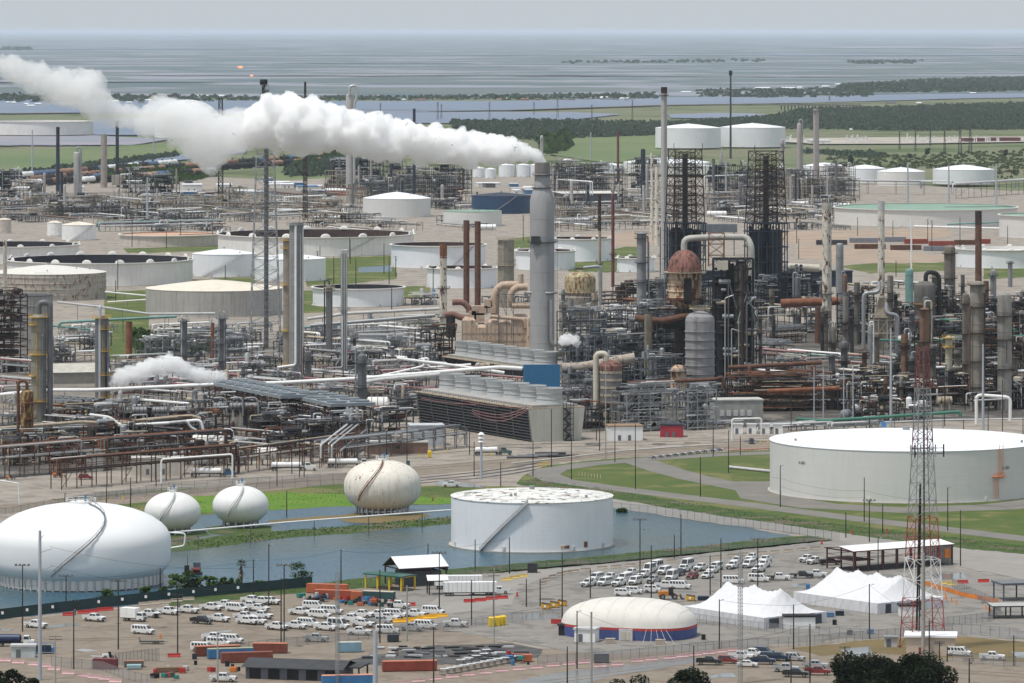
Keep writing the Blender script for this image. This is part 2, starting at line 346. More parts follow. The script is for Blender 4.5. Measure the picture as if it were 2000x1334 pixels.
# open water and mud beyond the plant (z rises with each layer; far layers need wider gaps)
for n, m, p in (
    ('river_water', M_RIVER, [(-600, 190), (640, 196), (1000, 196), (1290, 189), (1560, 188), (1800, 183), (2300, 178), (2300, 185), (1900, 191), (1560, 200), (1290, 204), (1000, 214), (640, 220), (-600, 220)]),
    ('lagoon_water', M_RIVER, [(560, 219), (1000, 217), (1130, 218), (1215, 222), (1120, 232), (1010, 238), (900, 239), (560, 238)]),
    ('lake_water', M_RIVER, [(1305, 222), (1400, 219), (1470, 220), (1500, 223), (1420, 230), (1310, 229)]),
    ('mud_flat', M_LILAC, [(-400, 262), (170, 262), (330, 270), (260, 281), (60, 282), (-400, 284)]),
    ('channel_water', M_RIVER, [(-300, 330), (30, 332), (330, 303), (480, 285), (480, 296), (330, 313), (40, 345), (-300, 350)]),
    ('inlet_water', M_RIVER, [(180, 232), (560, 225), (560, 262), (380, 262), (180, 262)])):
    sheet(n, p, m, -1.2)
for i, (a, b, v, h_) in enumerate(((560, 2300, 107, 2.2), (-600, 1000, 133, 5), (200, 1250, 147, 2.5), (-600, 900, 99, 1.8), (1500, 2300, 93, 4), (1000, 2300, 101, 1.6), (-500, 600, 95, 2), (1180, 1640, 141, 1.4), (1000, 1380, 148, 1.2), (1020, 1330, 155, 1), (1640, 2000, 160, 1.6), (680, 1150, 161, 2), (450, 960, 123, .9), (900, 1700, 83, .9), (-500, 900, 79, 1.2), (1100, 2300, 75, .8), (1450, 1700, 150, 1), (-600, 450, 160, 2.2), (-400, 1500, 71, .7), (300, 2300, 67, .5))):
    r = random.Random(i); n = 14; up = []; dn = []
    for j in range(n + 1):
        u = a + (b - a) * j / n; e = sin(pi * j / n) ** .4 * h_
        up.append((u, v - e * r.uniform(.15, .7))); dn.append((u, v + e * r.uniform(.15, .7)))
    if i % 2 == 0 or i > 14: sheet('bay_water', up + dn[::-1], M_LILAC if i % 3 else M_RIVER, .5 + i * .25)
strip('causeway_road', [(-100, 222), (640, 214), (1000, 214.5), (1290, 205), (1560, 201), (1700, 199), (2200, 197)], 40, gmat('causeway', (.12, .11, .10), (.2, .18, .14), .01), 0)
sheet('green_field', [(1140, 266), (1290, 262), (1530, 254), (2300, 250), (2300, 300), (1540, 330), (1250, 345), (1090, 330), (1085, 290)], M_FIELD, -2)
M_LUSH = gmat('lush_field', (.10, .145, .06), (.14, .17, .075), .003, 8, .4, .6)
sheet('canal_bank', [(-300, 296), (90, 290), (300, 279), (480, 277), (480, 287), (330, 302), (40, 330), (-300, 330)], M_LUSH, -1.5)
sheet('far_meadow', [(530, 328), (700, 322), (700, 345), (540, 360)], M_LUSH, -1.5)
sheet('clearing', [(1080, 268), (1290, 263), (1290, 312), (1180, 316), (1075, 300)], M_LUSH, -1.2)
sheet('gravel_yard', [(1530, 270), (1700, 268), (2050, 266), (2050, 276), (1800, 280), (1600, 281), (1530, 277)], gmat('pale_gravel', (.42, .38, .33), (.3, .28, .24), .01), -.5)
# plant ground
sheet('plant_ground', [(-400, 345), (200, 335), (560, 352), (700, 345), (1080, 340), (1250, 345), (1640, 352), (1960, 372), (2500, 380), (2500, 1700), (-500, 1700)], M_PAD, -.6)
z = -.5
for n, p in (('grass_verge', [(205, 568), (290, 566), (292, 690), (450, 640), (450, 690), (200, 700)]), ('grass_verge', [(590, 506), (770, 498), (775, 545), (600, 560)]), ('grass_verge', [(560, 570), (640, 565), (640, 610), (560, 612)]),
             ('grass_verge', [(785, 560), (840, 558), (845, 578), (780, 585)]), ('grass_verge', [(1110, 512), (1225, 508), (1225, 532), (1110, 530)]), ('grass_verge', [(1190, 488), (1250, 476), (1250, 510), (1200, 508)]),
             ('grass_verge', [(1640, 520), (1700, 514), (1850, 512), (1850, 528), (1700, 534)]), ('grass_verge', [(1000, 465), (1040, 462), (1040, 484), (1000, 484)]), ('grass_verge', [(370, 546), (500, 540), (500, 560), (370, 562)]),
             ('grass_verge', [(1920, 500), (2060, 492), (2060, 540), (1920, 545)]), ('grass_verge', [(240, 485), (440, 478), (440, 490), (250, 494)]), ('grass_verge', [(1560, 398), (1640, 396), (1640, 412), (1560, 415)]), ('grass_verge', [(1160, 870), (1160, 860), (1200, 862)]))[:12]:
    sheet(n, p, M_GRASS, z)
for p in ([(1110, 462), (1250, 452), (1300, 470), (1250, 482), (1120, 478)], [(1520, 452), (1850, 446), (1860, 462), (1640, 480), (1520, 474)], [(1560, 478), (1700, 484), (1850, 500), (1850, 512), (1640, 516), (1550, 500)]): sheet('earth_berm', p, M_BERM, -.45)
sheet('retention_water', [(700, 522), (765, 518), (765, 530), (700, 532)], M_POND, -.4)
M_SHADOW = gmat('oily_shaded_concrete', (.11, .10, .09), (.065, .06, .055), .1, 8, .4, .6, c3=(.20, .18, .155), s3=.06, fine=.3)  # oil-stained concrete, its colour also darkened for shadows between the equipment
M_HALFSHADE = gmat('half_shaded_concrete', (.27, .235, .2), (.19, .168, .145), .1, 8, .4, .6, c3=(.16, .145, .13), s3=.06, fine=.3)  # lighter version, base colour lowered for shade among the middle units
for p in ([(-60, 940), (120, 925), (430, 905), (720, 880), (800, 858), (560, 800), (300, 795), (-60, 830)], [(1090, 846), (1320, 836), (1700, 828), (2060, 815), (2060, 640), (1900, 590), (1640, 640), (1300, 600), (1150, 640), (1090, 760)], [(1240, 640), (1600, 610), (1610, 545), (1280, 540)]): sheet('unit_paving', p, M_SHADOW, -.42)
for p in ([(-60, 830), (300, 795), (800, 800), (1000, 770), (830, 640), (600, 640), (540, 660), (220, 700), (-60, 700)], [(-60, 430), (420, 425), (640, 400), (640, 365), (-60, 380)], [(1080, 425), (1290, 425), (1640, 420), (1640, 380), (1080, 372)]): sheet('unit_paving', p, M_HALFSHADE, -.44)
# pond and its banks
sheet('north_lawn', [(90, 1022), (105, 975), (330, 955), (560, 946), (700, 944), (880, 950), (1010, 950), (1010, 968), (880, 990), (700, 992), (530, 998), (380, 1010), (200, 1022)], M_GRASS, -.5)
sheet('pond_water', [(-300, 1225), (-300, 1050), (60, 1040), (300, 1012), (400, 1005), (530, 996), (700, 986), (880, 984), (1197, 988), (1300, 1002), (1440, 1026), (1545, 1046), (1550, 1052), (1440, 1064), (1200, 1090), (1000, 1109), (880, 1118), (720, 1134), (430, 1165), (300, 1178), (0, 1210)], M_POND, -.4)
sheet('flooded_lawn', [(300, 972), (560, 962), (700, 966), (890, 972), (890, 984), (700, 988), (520, 996), (400, 1000), (300, 998)], gmat('vivid_grass', (.10, .22, .02), (.15, .24, .03), .08, fine=.4), -.35)
sheet('earth_spit', [(330, 1078), (335, 1058), (440, 1046), (560, 1036), (700, 1026), (890, 1008), (890, 1022), (700, 1040), (560, 1050), (405, 1070)], M_BANK, -.3)
sheet('earth_mound', [(655, 1008), (700, 1002), (760, 1000), (820, 1002), (842, 1008), (800, 1018), (720, 1022), (670, 1018)], M_DRYG, -.25)
sheet('earth_mound', [(270, 1042), (320, 1032), (400, 1035), (410, 1045), (340, 1056), (280, 1054)], M_BANK, -.25)
sheet('earth_mound', [(400, 1030), (470, 1022), (530, 1026), (530, 1038), (470, 1046), (410, 1042)], M_BANK, -.22)
sheet('weed_patch', [(520, 1016), (600, 1010), (665, 1006), (660, 1012), (580, 1018), (530, 1022)], M_DRYG, -.3)
sheet('south_bank', [(330, 1172), (430, 1160), (720, 1127), (880, 1111), (1200, 1083), (1440, 1058), (1545, 1047), (1620, 1047), (1640, 1053), (1560, 1062), (1440, 1074), (1200, 1099), (1000, 1116), (880, 1126), (720, 1148), (560, 1160), (330, 1185)], M_BANK, -.2)
# levee, loop road, grass by the giant tank
sheet('east_lawn', [(1008, 944), (1020, 930), (1070, 908), (1180, 896), (1340, 886), (1520, 878), (1700, 876), (2500, 880), (2500, 1130), (2000, 1080), (1800, 1056), (1640, 1034), (1400, 990), (1200, 962), (1100, 950)], M_GRASS, -.35)
sheet('levee_bank', [(1008, 944), (1050, 932), (1110, 944), (1230, 962), (1400, 990), (1600, 1018), (2000, 1066), (2500, 1120), (2500, 1150), (2000, 1082), (1820, 1066), (1640, 1040), (1400, 1008), (1250, 984), (1197, 976), (1100, 955)], M_BANK, -.2)
sheet('levee_road', [(1197, 974), (1250, 982), (1400, 1006), (1640, 1040), (1820, 1064), (2000, 1082), (2500, 1150), (2500, 1230), (1960, 1124), (1760, 1086), (1640, 1056), (1560, 1042), (1400, 1022), (1197, 992)], M_ROAD, -.15)
strip('loop_path', [(1520, 884), (1400, 888), (1270, 896), (1150, 906), (1080, 916), (1062, 926), (1090, 938), (1180, 951), (1300, 966), (1480, 988), (1640, 1009), (1800, 1028), (2000, 1052), (2300, 1086)], 12, M_DROAD, -.1)
strip('diagonal_path', [(1250, 901), (1300, 918), (1360, 934), (1430, 948), (1500, 962), (1560, 975)], 14, M_DROAD, -.08)
strip('tank_apron', [(1480, 940), (1500, 972), (1600, 988), (1760, 996), (1950, 990), (2080, 975), (2150, 950)], 20, M_DROAD, -.12)
strip('plant_road', [(-100, 1000), (120, 985), (400, 962), (700, 930), (900, 912), (1100, 893), (1300, 880), (1500, 868), (1700, 860), (2200, 850)], 26, M_DIRT, -.4)
for k in (0, 1, 2): strip('railway_track', [(810, 944 - k * 5), (930, 934 - k * 6), (1005, 924 - k * 6), (1060, 914 - k * 6)], 2.4, M_GRAV, -.3)
# lots
sheet('dirt_lot', [(-200, 1240), (0, 1212), (300, 1182), (560, 1160), (780, 1138), (900, 1150), (800, 1200), (880, 1232), (1060, 1266), (1400, 1262), (2500, 1255), (2500, 1700), (-300, 1700)], M_DIRT, -.3)
sheet('concrete_yard', [(700, 1170), (800, 1140), (1000, 1113), (1200, 1096), (1450, 1070), (1640, 1052), (1700, 1077), (1960, 1126), (2500, 1240), (2500, 1290), (1960, 1246), (1650, 1246), (1400, 1268), (1150, 1278), (1060, 1262), (880, 1232), (790, 1205)], M_ASPH, -.2)
sheet('pale_apron', [(880, 1150), (1000, 1118), (1200, 1100), (1200, 1108), (1060, 1128), (1010, 1150), (1000, 1180), (880, 1200), (820, 1190)], M_ROAD, -.15)
sheet('laydown_area', [(680, 1290), (830, 1262), (1000, 1256), (1060, 1268), (1050, 1284), (900, 1296), (740, 1300)], M_GRAV, -.2)
sheet('wet_road', [(940, 1345), (1080, 1315), (1350, 1282), (1400, 1288), (1200, 1318), (1100, 1345)], gmat('wet_dirt', (.2, .19, .17), (.13, .14, .15), .06, rough=.25, fine=.3), -.15)
sheet('brown_verge', [(1545, 1266), (1700, 1250), (1850, 1240), (2100, 1262), (2100, 1300), (1960, 1290), (1700, 1275), (1600, 1280)], M_DRYG, -.1)
M_RUT = gmat('wheel_rut', (.20, .165, .13), (.27, .22, .175), .3, fine=.4); M_STAIN = gmat('oil_stain', (.10, .095, .09), (.19, .18, .165), .25, fine=.4)
for i, (p, w_) in enumerate((([(0, 1250), (200, 1246), (420, 1240), (600, 1246)], .7), ([(0, 1254), (200, 1250), (420, 1244), (600, 1250)], .7), ([(120, 1232), (300, 1226), (460, 1222), (700, 1240)], .6), ([(300, 1290), (420, 1300), (520, 1306)], .8), ([(1060, 1330), (1300, 1300), (1700, 1296), (2050, 1320)], .9), ([(1060, 1336), (1300, 1306), (1700, 1302), (2050, 1326)], .9), ([(700, 890), (1000, 868), (1300, 862), (1500, 856)], 1.2), ([(700, 896), (1000, 874), (1300, 868), (1500, 861)], 1.2), ([(100, 975), (400, 955), (700, 922), (1000, 896)], 1.3), ([(100, 982), (400, 960), (700, 927), (1000, 901)], 1.3), ([(1000, 1160), (1150, 1130), (1400, 1100), (1600, 1080)], .5), ([(860, 1215), (1040, 1190), (1100, 1180)], .6))): strip('wheel_rut', p, w_, M_RUT if i < 10 else M_STAIN, -.08)
rr = random.Random(12)
for i in range(46):
    u, v = (rr.uniform(900, 1950), rr.uniform(1112, 1236)) if i < 26 else ((rr.uniform(60, 900), rr.uniform(1205, 1262)) if i < 36 else (rr.uniform(950, 1480), rr.uniform(860, 885)))
    if 1340 < u < 1850 and v > 1140 and i < 26: continue
    a = rr.uniform(5, 26); b = rr.uniform(.8, 2.6); sheet('oil_stain', [(u + a * cos(q) * rr.uniform(.6, 1.2), v + b * sin(q) * rr.uniform(.6, 1.2)) for q in [6.283 * j / 11 for j in range(11)]], M_STAIN if i % 3 else M_RUT, -.06)
for p in ([(140, 1270), (160, 1267), (200, 1270), (170, 1273)], [(175, 1279), (215, 1280), (208, 1284), (180, 1283)], [(390, 1237), (450, 1230), (455, 1233), (400, 1240)], [(90, 1222), (150, 1216), (160, 1220), (100, 1226)], [(-10, 1226), (30, 1228), (10, 1234)],
          [(1640, 1268), (1700, 1262), (1705, 1280), (1660, 1282)], [(1545, 1140), (1580, 1137), (1585, 1144), (1550, 1146)], [(1820, 1122), (1880, 1118), (1890, 1130), (1830, 1132)], [(1975, 1272), (2050, 1276), (2050, 1290), (1985, 1284)], [(1010, 1200), (1080, 1196), (1090, 1206), (1030, 1210)], [(860, 938), (950, 948), (940, 953), (850, 946)], [(1385, 1318), (1430, 1314), (1440, 1322), (1390, 1325)]): sheet('puddle_water', p, M_PUD, -.05)
# ------------------------------------------------------------------ storage tanks
def tank(desc, u, vb, vr, r, kind='cone', shell=WT, roof=WH, apex=0, bands=0, knobs=0, stair=None, inner=RUF, courses=4, deep=.35, name='storage_tank', group=None, n=64, lab=None):
    """u: centre column; vb, vr: rows of the base's and the rim's centre; r: radius, all in photo pixels at the base's distance"""
    k = K(vb); R = r * k; Hh = (vb - vr) * k; x, y, _ = G(u, vb)
    t = thing(name, lab or label(desc, u, vb), 'tank', (x, y, -.2), 0, group)
    mb = MB()
    cz = [Hh * i / courses for i in range(courses + 1)]; prof = [(R, 0)]
    for c in cz[1:-1]: prof += [(R, c - .06), (R - .05, c), (R, c + .06)]
    prof += [(R, Hh)]
    mb.lathe([(R + .8, 0), (R + .8, .35), (R, .35)], CONC, n=n)
    mb.lathe(prof, shell, n=n); mb.build('shell', t)
    if kind in ('cone', 'dome', 'flat'):
        a = apex * k if apex else R * .05
        pr = [(R + .15, Hh - .25), (R + .2, Hh)]
        if kind == 'dome': pr += [(R * cos(q), Hh + a * sin(q)) for q in [pi / 2 * j / 8 for j in range(1, 9)]]
        else: pr += [(R * .66, Hh + a * .4), (R * .33, Hh + a * .75), (.01, Hh + a)]
        rf = MB().lathe(pr, roof, n=n).build('roof', t)
        v = MB(); rr = random.Random(u)
        v.cyl(0, 0, Hh + a * .97, Hh + a + 1.1, R * .02 + .3, GAL, n=8)
        for i in range(3):
            q = rr.uniform(0, 6.28); d = R * rr.uniform(.5, .9); v.cyl(d * cos(q), d * sin(q), Hh, Hh + a * (1 - d / R) + .9, .45, GAL, n=6)
        v.build('roof_vent', rf)
        rail = MB(); aa = [(-pi / 2 + radians(q)) for q in (-8, -4, 0, 4, 8)]
        for q in aa: rail.bar((R * .97 * cos(q), R * .97 * sin(q), Hh), (R * .97 * cos(q), R * .97 * sin(q), Hh + 1.2), .05, GAL)
        rail.tube([(R * .97 * cos(q), R * .97 * sin(q), Hh + 1.2) for q in aa], .05, GAL, 4); rail.build('handrail', t)
    else:                                                     # floating roof: rim, inner wall, low deck
        dz = Hh * (1 - deep)
        iw = MB().lathe([(R - .25, Hh), (R - .25, dz)], inner, n=n); iw.build('inner_wall', t)
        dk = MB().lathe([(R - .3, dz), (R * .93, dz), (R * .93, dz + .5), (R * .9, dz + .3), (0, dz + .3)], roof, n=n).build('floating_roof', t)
        g = MB(); g.lathe([(R - .3, Hh + .02), (R + 1.3, Hh + .02), (R + 1.3, Hh - .45), (R, Hh - 1.1)], WTO if shell is not GT else shell, n=n); g.build('wind_girder', t)
        for i in range(knobs):
            q = 2 * pi * (i + .35) / knobs; s = max(1.2, R * .032)
            kb = MB()
            kb.lathe([(s * 1.6 * cos(a), s * 1.15 * sin(a)) for a in [pi / 2 * j / 5 for j in range(6)]], WTO, n=10, sy=.25)
            kb.build('gauge_shroud', t, ((R + .2) * cos(q), (R + .2) * sin(q), Hh), q + pi / 2)
        ld = MB(); ld.bar((R * .96, 0, Hh), (R * .2, 0, dz + .5), .5, GRY); ld.build('rolling_ladder', t)
    for i in range(bands):
        zz = Hh * (i + 1) / (bands + .6); MB().lathe([(R, zz - .25), (R + .35, zz - .2), (R + .35, zz + .2), (R, zz + .25)], shell, n=n).build('stiffening_ring', t)
    if stair:                                                  # (start angle deg, end angle deg): spiral stair on the shell
        a0, a1 = map(radians, stair); st = MB(); m_ = 28
        pts = [((R + .55) * cos(a0 + (a1 - a0) * i / m_), (R + .55) * sin(a0 + (a1 - a0) * i / m_), Hh * i / m_) for i in range(m_ + 1)]
        st.tube(pts, .16, WG, 4); st.tube([(p[0], p[1], p[2] + 1.1) for p in pts], .06, GRY, 4)
        for p in pts[::1]: st.cbox(p[0], p[1], p[2], .9, .9, .08, WG, 0); st.bar(p, (p[0], p[1], p[2] + 1.1), .05, GRY)
        st.build('stairway', t)
    for q in (200, 250, 300, 330):                             # manholes and nozzles at the foot
        a = radians(q); MB().cyl(0, 0, -.3, .9, .55, shell if shell is not WT else WG, n=8).build('nozzle', t, ((R) * cos(a), (R) * sin(a), .9))
    return t, R, Hh
GR = 'storage tanks'
# giant tank by the levee, with orange caged ladder and its number in two places
t, R, Hh = tank('', 1770, 957, 857, 266, 'cone', WTO and mt('giant_tank_paint', (.60, .60, .575), .55, var=.05, scale=.03, streak=.1), mt('giant_tank_roof', (.80, .83, .87), .5, var=.03, scale=.03), 19, n=128, courses=6, lab='giant pale grey tank with smooth white cone roof and orange ladder beside the levee', name='oil_tank')
def text(s, size, m, loc, rot, parent, name='tank_number', ext=.01):
    c = bpy.data.curves.new(name, 'FONT'); c.body = s; c.size = size; c.extrude = ext; c.align_x = 'CENTER'; c.materials.append(m)
    o = bpy.data.objects.new(name, c); o.location = loc; o.rotation_euler = rot; o.parent = parent; COL.objects.link(o); bpy.context.view_layer.update(); me = bpy.data.meshes.new_from_object(o.evaluated_get(bpy.context.evaluated_depsgraph_get())); q = link(name, me, parent, loc); q.rotation_euler = rot; bpy.data.objects.remove(o); return q
INK = mt('black_lettering', (.03, .03, .03), .7)
def on_shell(du, R, k): return -math.acos(max(-1, min(1, du * k / R)))   # angle on the camera side at pixel offset du
k = K(957)
for du, vz, nm in ((-213, 903, 'A-501'), (174, 909, 'A-501')):
    a = on_shell(du, R, k); text(nm, 1.5, INK, ((R + .12) * cos(a), (R + .12) * sin(a), (957 - vz) * k + 2.2), (pi / 2, 0, a + pi / 2), t)
a = on_shell(162, R, k); cx, cy_ = (R + .6) * cos(a), (R + .6) * sin(a)
lad = MB(); tx, ty = -sin(a), cos(a)
for off, z0, z1 in ((0, Hh * .45, Hh + 1.6), (-2.2, 1.2, Hh * .5)):
    for s in (-.9, .9):
        lad.bar((cx + tx * (off + s), cy_ + ty * (off + s), z0), (cx + tx * (off + s), cy_ + ty * (off + s), z1), .16, ORG)
    zz = z0
    while zz < z1: lad.bar((cx + tx * (off - .9), cy_ + ty * (off - .9), zz), (cx + tx * (off + .9), cy_ + ty * (off + .9), zz), .13, ORG); zz += .9
lad.cbox(cx - tx * .8, cy_ - ty * .8, Hh * .47, 6, 1.6, .15, ORG, a + pi / 2)
for s in (-3.6, -1.2, 1.6): lad.bar((cx + tx * s, cy_ + ty * s, Hh * .47), (cx + tx * s, cy_ + ty * s, Hh * .47 + 1.3), .1, ORG)
lad.bar((cx - tx * 3.6, cy_ - ty * 3.6, Hh * .47 + 1.3), (cx + tx * 1.6, cy_ + ty * 1.6, Hh * .47 + 1.3), .1, ORG)
lad.build('ladder', t)
MB().box(-.9, -.9, 0, .9, .9, 1.8, BLC).build('vent_box', t, (-5, R * .82, Hh + 1.2))
# tank standing in the pond, rusty roof sheets and a flat stair run
POOLR = mt('peeling_roof', (.66, .66, .63), .7, var=.08, streak=0, rust=.2, rcol=(.2, .13, .09), rscale=.12, rz=1)
t, R, Hh = tank('', 1039, 1062, 966, 158, 'cone', WT, POOLR, 12, n=96, lab='white cylindrical tank with peeling roof standing in the blue pond', name='water_tank')
k = K(1062); st = MB(); m_ = 40
for z0, z1, q0, q1 in ((0, Hh, on_shell(-98, R, k), on_shell(-8, R, k)),):
    for i in range(m_):
        a = q0 + (q1 - q0) * i / m_; a2 = q0 + (q1 - q0) * (i + 1) / m_; z = z0 + (z1 - z0) * i / m_; z2 = z0 + (z1 - z0) * (i + 1) / m_
        for rr in (R + .15, R + 1.2): st.quad((rr * cos(a), rr * sin(a), z), (rr * cos(a2), rr * sin(a2), z2), (rr * cos(a2), rr * sin(a2), z2 + 1.3), (rr * cos(a), rr * sin(a), z + 1.3), WG)
        st.quad((R * cos(a), R * sin(a), z), (R * cos(a2), R * sin(a2), z2), ((R + 1.2) * cos(a2), (R + 1.2) * sin(a2), z2), ((R + 1.2) * cos(a), (R + 1.2) * sin(a), z), GAL)
st.build('stairway', t)
for du, vz, w_, h_ in ((113 - 50, 1068, 18, 6), (103, 1064, 8, 11)):
    a = on_shell(du + 0, R, k); MB().cbox(0, 0, 0, w_ * k, .3, h_ * k, ROR if w_ > 10 else RSO).build('rusted_patch' if w_ > 10 else 'manhole', t, ((R + .05) * cos(a), (R + .05) * sin(a), 1.2), a + pi / 2)
hr = MB(); q = [pi * 2 * i / 48 for i in range(49)]
hr.tube([((R - .3) * cos(a), (R - .3) * sin(a), Hh + 1.1) for a in q[30:48]], .05, GAL, 4)
for a in q[30:48]: hr.bar(((R - .3) * cos(a), (R - .3) * sin(a), Hh), ((R - .3) * cos(a), (R - .3) * sin(a), Hh + 1.1), .05, GAL)
hr.build('rim_railing', t)
for i in range(3, 28):
    r_ = random.Random(i * 7); a = r_.uniform(0, 6.28); d = R * sqrt(r_.uniform(.02, .9)); z = Hh + 12 * k * (1 - d / R) + .12
    c_ = thing if 0 else MB().cbox(0, 0, 0, r_.uniform(1, 3.5), r_.uniform(.4, 1.2), .12, (RSO, GRY, WG)[i % 3], r_.uniform(-.6, .6)); c_.build('loose_roof_sheet', t, (d * cos(a), d * sin(a), z))
# ---- the tank farm
T = tank
T('weathered grey tank with cream cone roof', 418, 612, 561, 133, 'cone', GT, CREAM, 16, lab='weathered grey tank with a cream cone roof left of the lattice flare tower')
T('brown banded tank', 95, 582, 530, 112, 'cone', GB, mt('pale_cone', (.64, .62, .56), .6, var=.08), 14, bands=4, lab='stained brown banded tank with a pale segmented cone roof behind the rusty stack')
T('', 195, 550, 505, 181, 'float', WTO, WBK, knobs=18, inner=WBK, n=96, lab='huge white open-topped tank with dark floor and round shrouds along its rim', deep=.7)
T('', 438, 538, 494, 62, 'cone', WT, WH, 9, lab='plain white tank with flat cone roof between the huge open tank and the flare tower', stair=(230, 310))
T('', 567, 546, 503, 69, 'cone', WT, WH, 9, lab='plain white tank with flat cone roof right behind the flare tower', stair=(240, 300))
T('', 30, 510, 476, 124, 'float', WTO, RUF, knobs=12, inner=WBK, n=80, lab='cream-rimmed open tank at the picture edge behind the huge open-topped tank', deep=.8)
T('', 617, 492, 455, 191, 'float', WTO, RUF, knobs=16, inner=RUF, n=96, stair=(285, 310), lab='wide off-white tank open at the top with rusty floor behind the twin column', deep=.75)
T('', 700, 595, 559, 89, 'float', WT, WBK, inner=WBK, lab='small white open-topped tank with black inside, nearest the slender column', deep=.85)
T('', 856, 520, 476, 92, 'float', WT, RUF, inner=RUF, stair=(285, 320), lab='white tank with brown open top and dark stair behind the rust-patched stack', deep=.55)
T('', 902, 560, 521, 68, 'float', WT, RUF, inner=RUF, knobs=10, lab='white tank with round shrouds on its rim behind the twin brown stacks', deep=.8)
T('', 775, 422, 386, 66, 'cone', mt('dull_white', (.62, .62, .6), .6, var=.05), WH, 12, lab='white cone-roofed tank left of the navy tank')  # shell paint is a slightly greyer off-white
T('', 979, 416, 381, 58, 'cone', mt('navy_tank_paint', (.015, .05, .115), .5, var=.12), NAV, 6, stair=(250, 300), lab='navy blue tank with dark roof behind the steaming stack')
T('', 923, 440, 411, 57, 'flat', mt('dull_white', (.62, .62, .6)), TCF, 2, lab='pale tank with greenish roof in front of the navy tank')
T('', 330, 478, 456, 96, 'float', mt('dusty_tank', (.52, .47, .42), .8, var=.12, streak=.4), mt('salmon_floor', (.5, .32, .22), .8), inner=mt('salmon_floor', (.5, .32, .22)), lab='dusty beige tank with salmon floor behind the flat white tank', deep=.15)
T('', 107, 460, 434, 15, 'cone', W, CREAM, 4, n=32, lab='smallest cream-topped tank beside the pair of low white tanks')
T('', 154, 468, 438, 33, 'cone', W, CREAM, 6, n=40, stair=(250, 330), lab='white tank with a cream cone and diagonal stair behind the open tanks')
T('', 8, 455, 428, 14, 'cone', mt('dusty_tank', (.52, .47, .42)), CREAM, 3, n=32, lab='beige narrow tank cut by the picture edge behind the open tanks')
T('', 1065, 525, 488, 58, 'float', WT, RUF, inner=RUF, knobs=8, lab='white rimmed tank partly hidden by the steaming stack', deep=.6)
T('', 1134, 508, 464, 60, 'float', WT, RUF, inner=RUF, knobs=9, lab='larger white tank with brown open top right of the steaming stack', deep=.4)
T('', 1242, 530, 502, 37, 'float', WT, RUF, inner=RUF, knobs=8, lab='small white open-topped tank beside the grey railed column', deep=.4)
T('', 1808, 436, 403, 178, 'float', mt('dull_white2', (.64, .62, .59), .6, var=.05), TCF, inner=TCF, n=96, lab='very wide white tank with a pale green floor showing on top', deep=.06)  # shell paint is a slightly warm off-white
T('', 2045, 462, 418, 93, 'float', mt('dull_white2', (.64, .62, .59)), TCF, inner=TCF, n=80, lab='white tank with pale green floor cut by the picture edge', deep=.06)
T('', 1960, 520, 484, 92, 'float', WT, mt('dull_white2', (.64, .62, .59)), knobs=11, inner=WTO, lab='white tank with scalloped rim behind the tall dirty column', deep=.2)
T('', 1344, 288, 249, 64, 'cone', WT, WH, 8, lab='first of the two far white tanks on the open field')
T('', 1470, 286, 248, 64, 'cone', WT, WH, 8, lab='second of the two far white tanks, behind the lone flare pipe')
T('', 1610, 352, 323, 42, 'cone', WT, WH, 6, lab='far white tank half hidden by the far steel towers')
T('', 1689, 356, 328, 41, 'cone', WT, WH, 7, lab='far white tank in the row behind the elevated pipeway, smooth-walled')
T('', 1760, 362, 334, 47, 'cone', WTO, WH, 8, lab='far rust-edged tank in the middle of the row behind the elevated pipeway')
T('', 1882, 358, 330, 60, 'cone', WT, WH, 9, lab='widest far white tank at the end of the row behind the pipeway')
T('', 1302, 338, 316, 84, 'cone', WTO, WH, 10, lab='low wide tank behind the first coke derrick')
T('', 1195, 338, 322, 22, 'cone', WT, WH, 4, n=32, lab='far small white tank behind the long pale shed')
for u_, r_, q in ((1022, 14, 'first'), (1046, 12, 'second'), (990, 16, 'third')): T('', u_, 345, 322, r_, 'cone', WT, WH, 3, n=24, lab=f'{q} tiny white tank right of the steam in the far unit', group='tiny far tanks')
for u_, v_, r_ in ((1075, 352, 12), (958, 348, 11), (935, 346, 12), (1108, 330, 10)): T('', u_, v_, v_ - 18, r_, 'cone', WT, WH, 3, n=24, lab=label('tiny white tank', u_, v_), group='tiny far tanks')
T('', 85, 262, 236, 97, 'float', WTO, mt('pale_floor', (.6, .56, .5), .8), inner=WTO, lab='long low beige tank beyond the canal under the drifting steam', deep=.3, knobs=0)
T('', 365, 268, 232, 63, 'dome', WT, mt('far_dome', (.60, .60, .60), .5, var=.05), 38, lab='far white tank with ribbed dome roof behind the steam')
# vertical concrete tanks of the left unit
T('', 50, 690, 575, 53, 'flat', CONC and mt('grey_drum', (.30, .29, .28), .75, var=.15, streak=.6), GRD, 1, n=40, bands=3, lab='tall grey drum with crowded rusty top deck behind the yellow-railed column', name='process_drum')
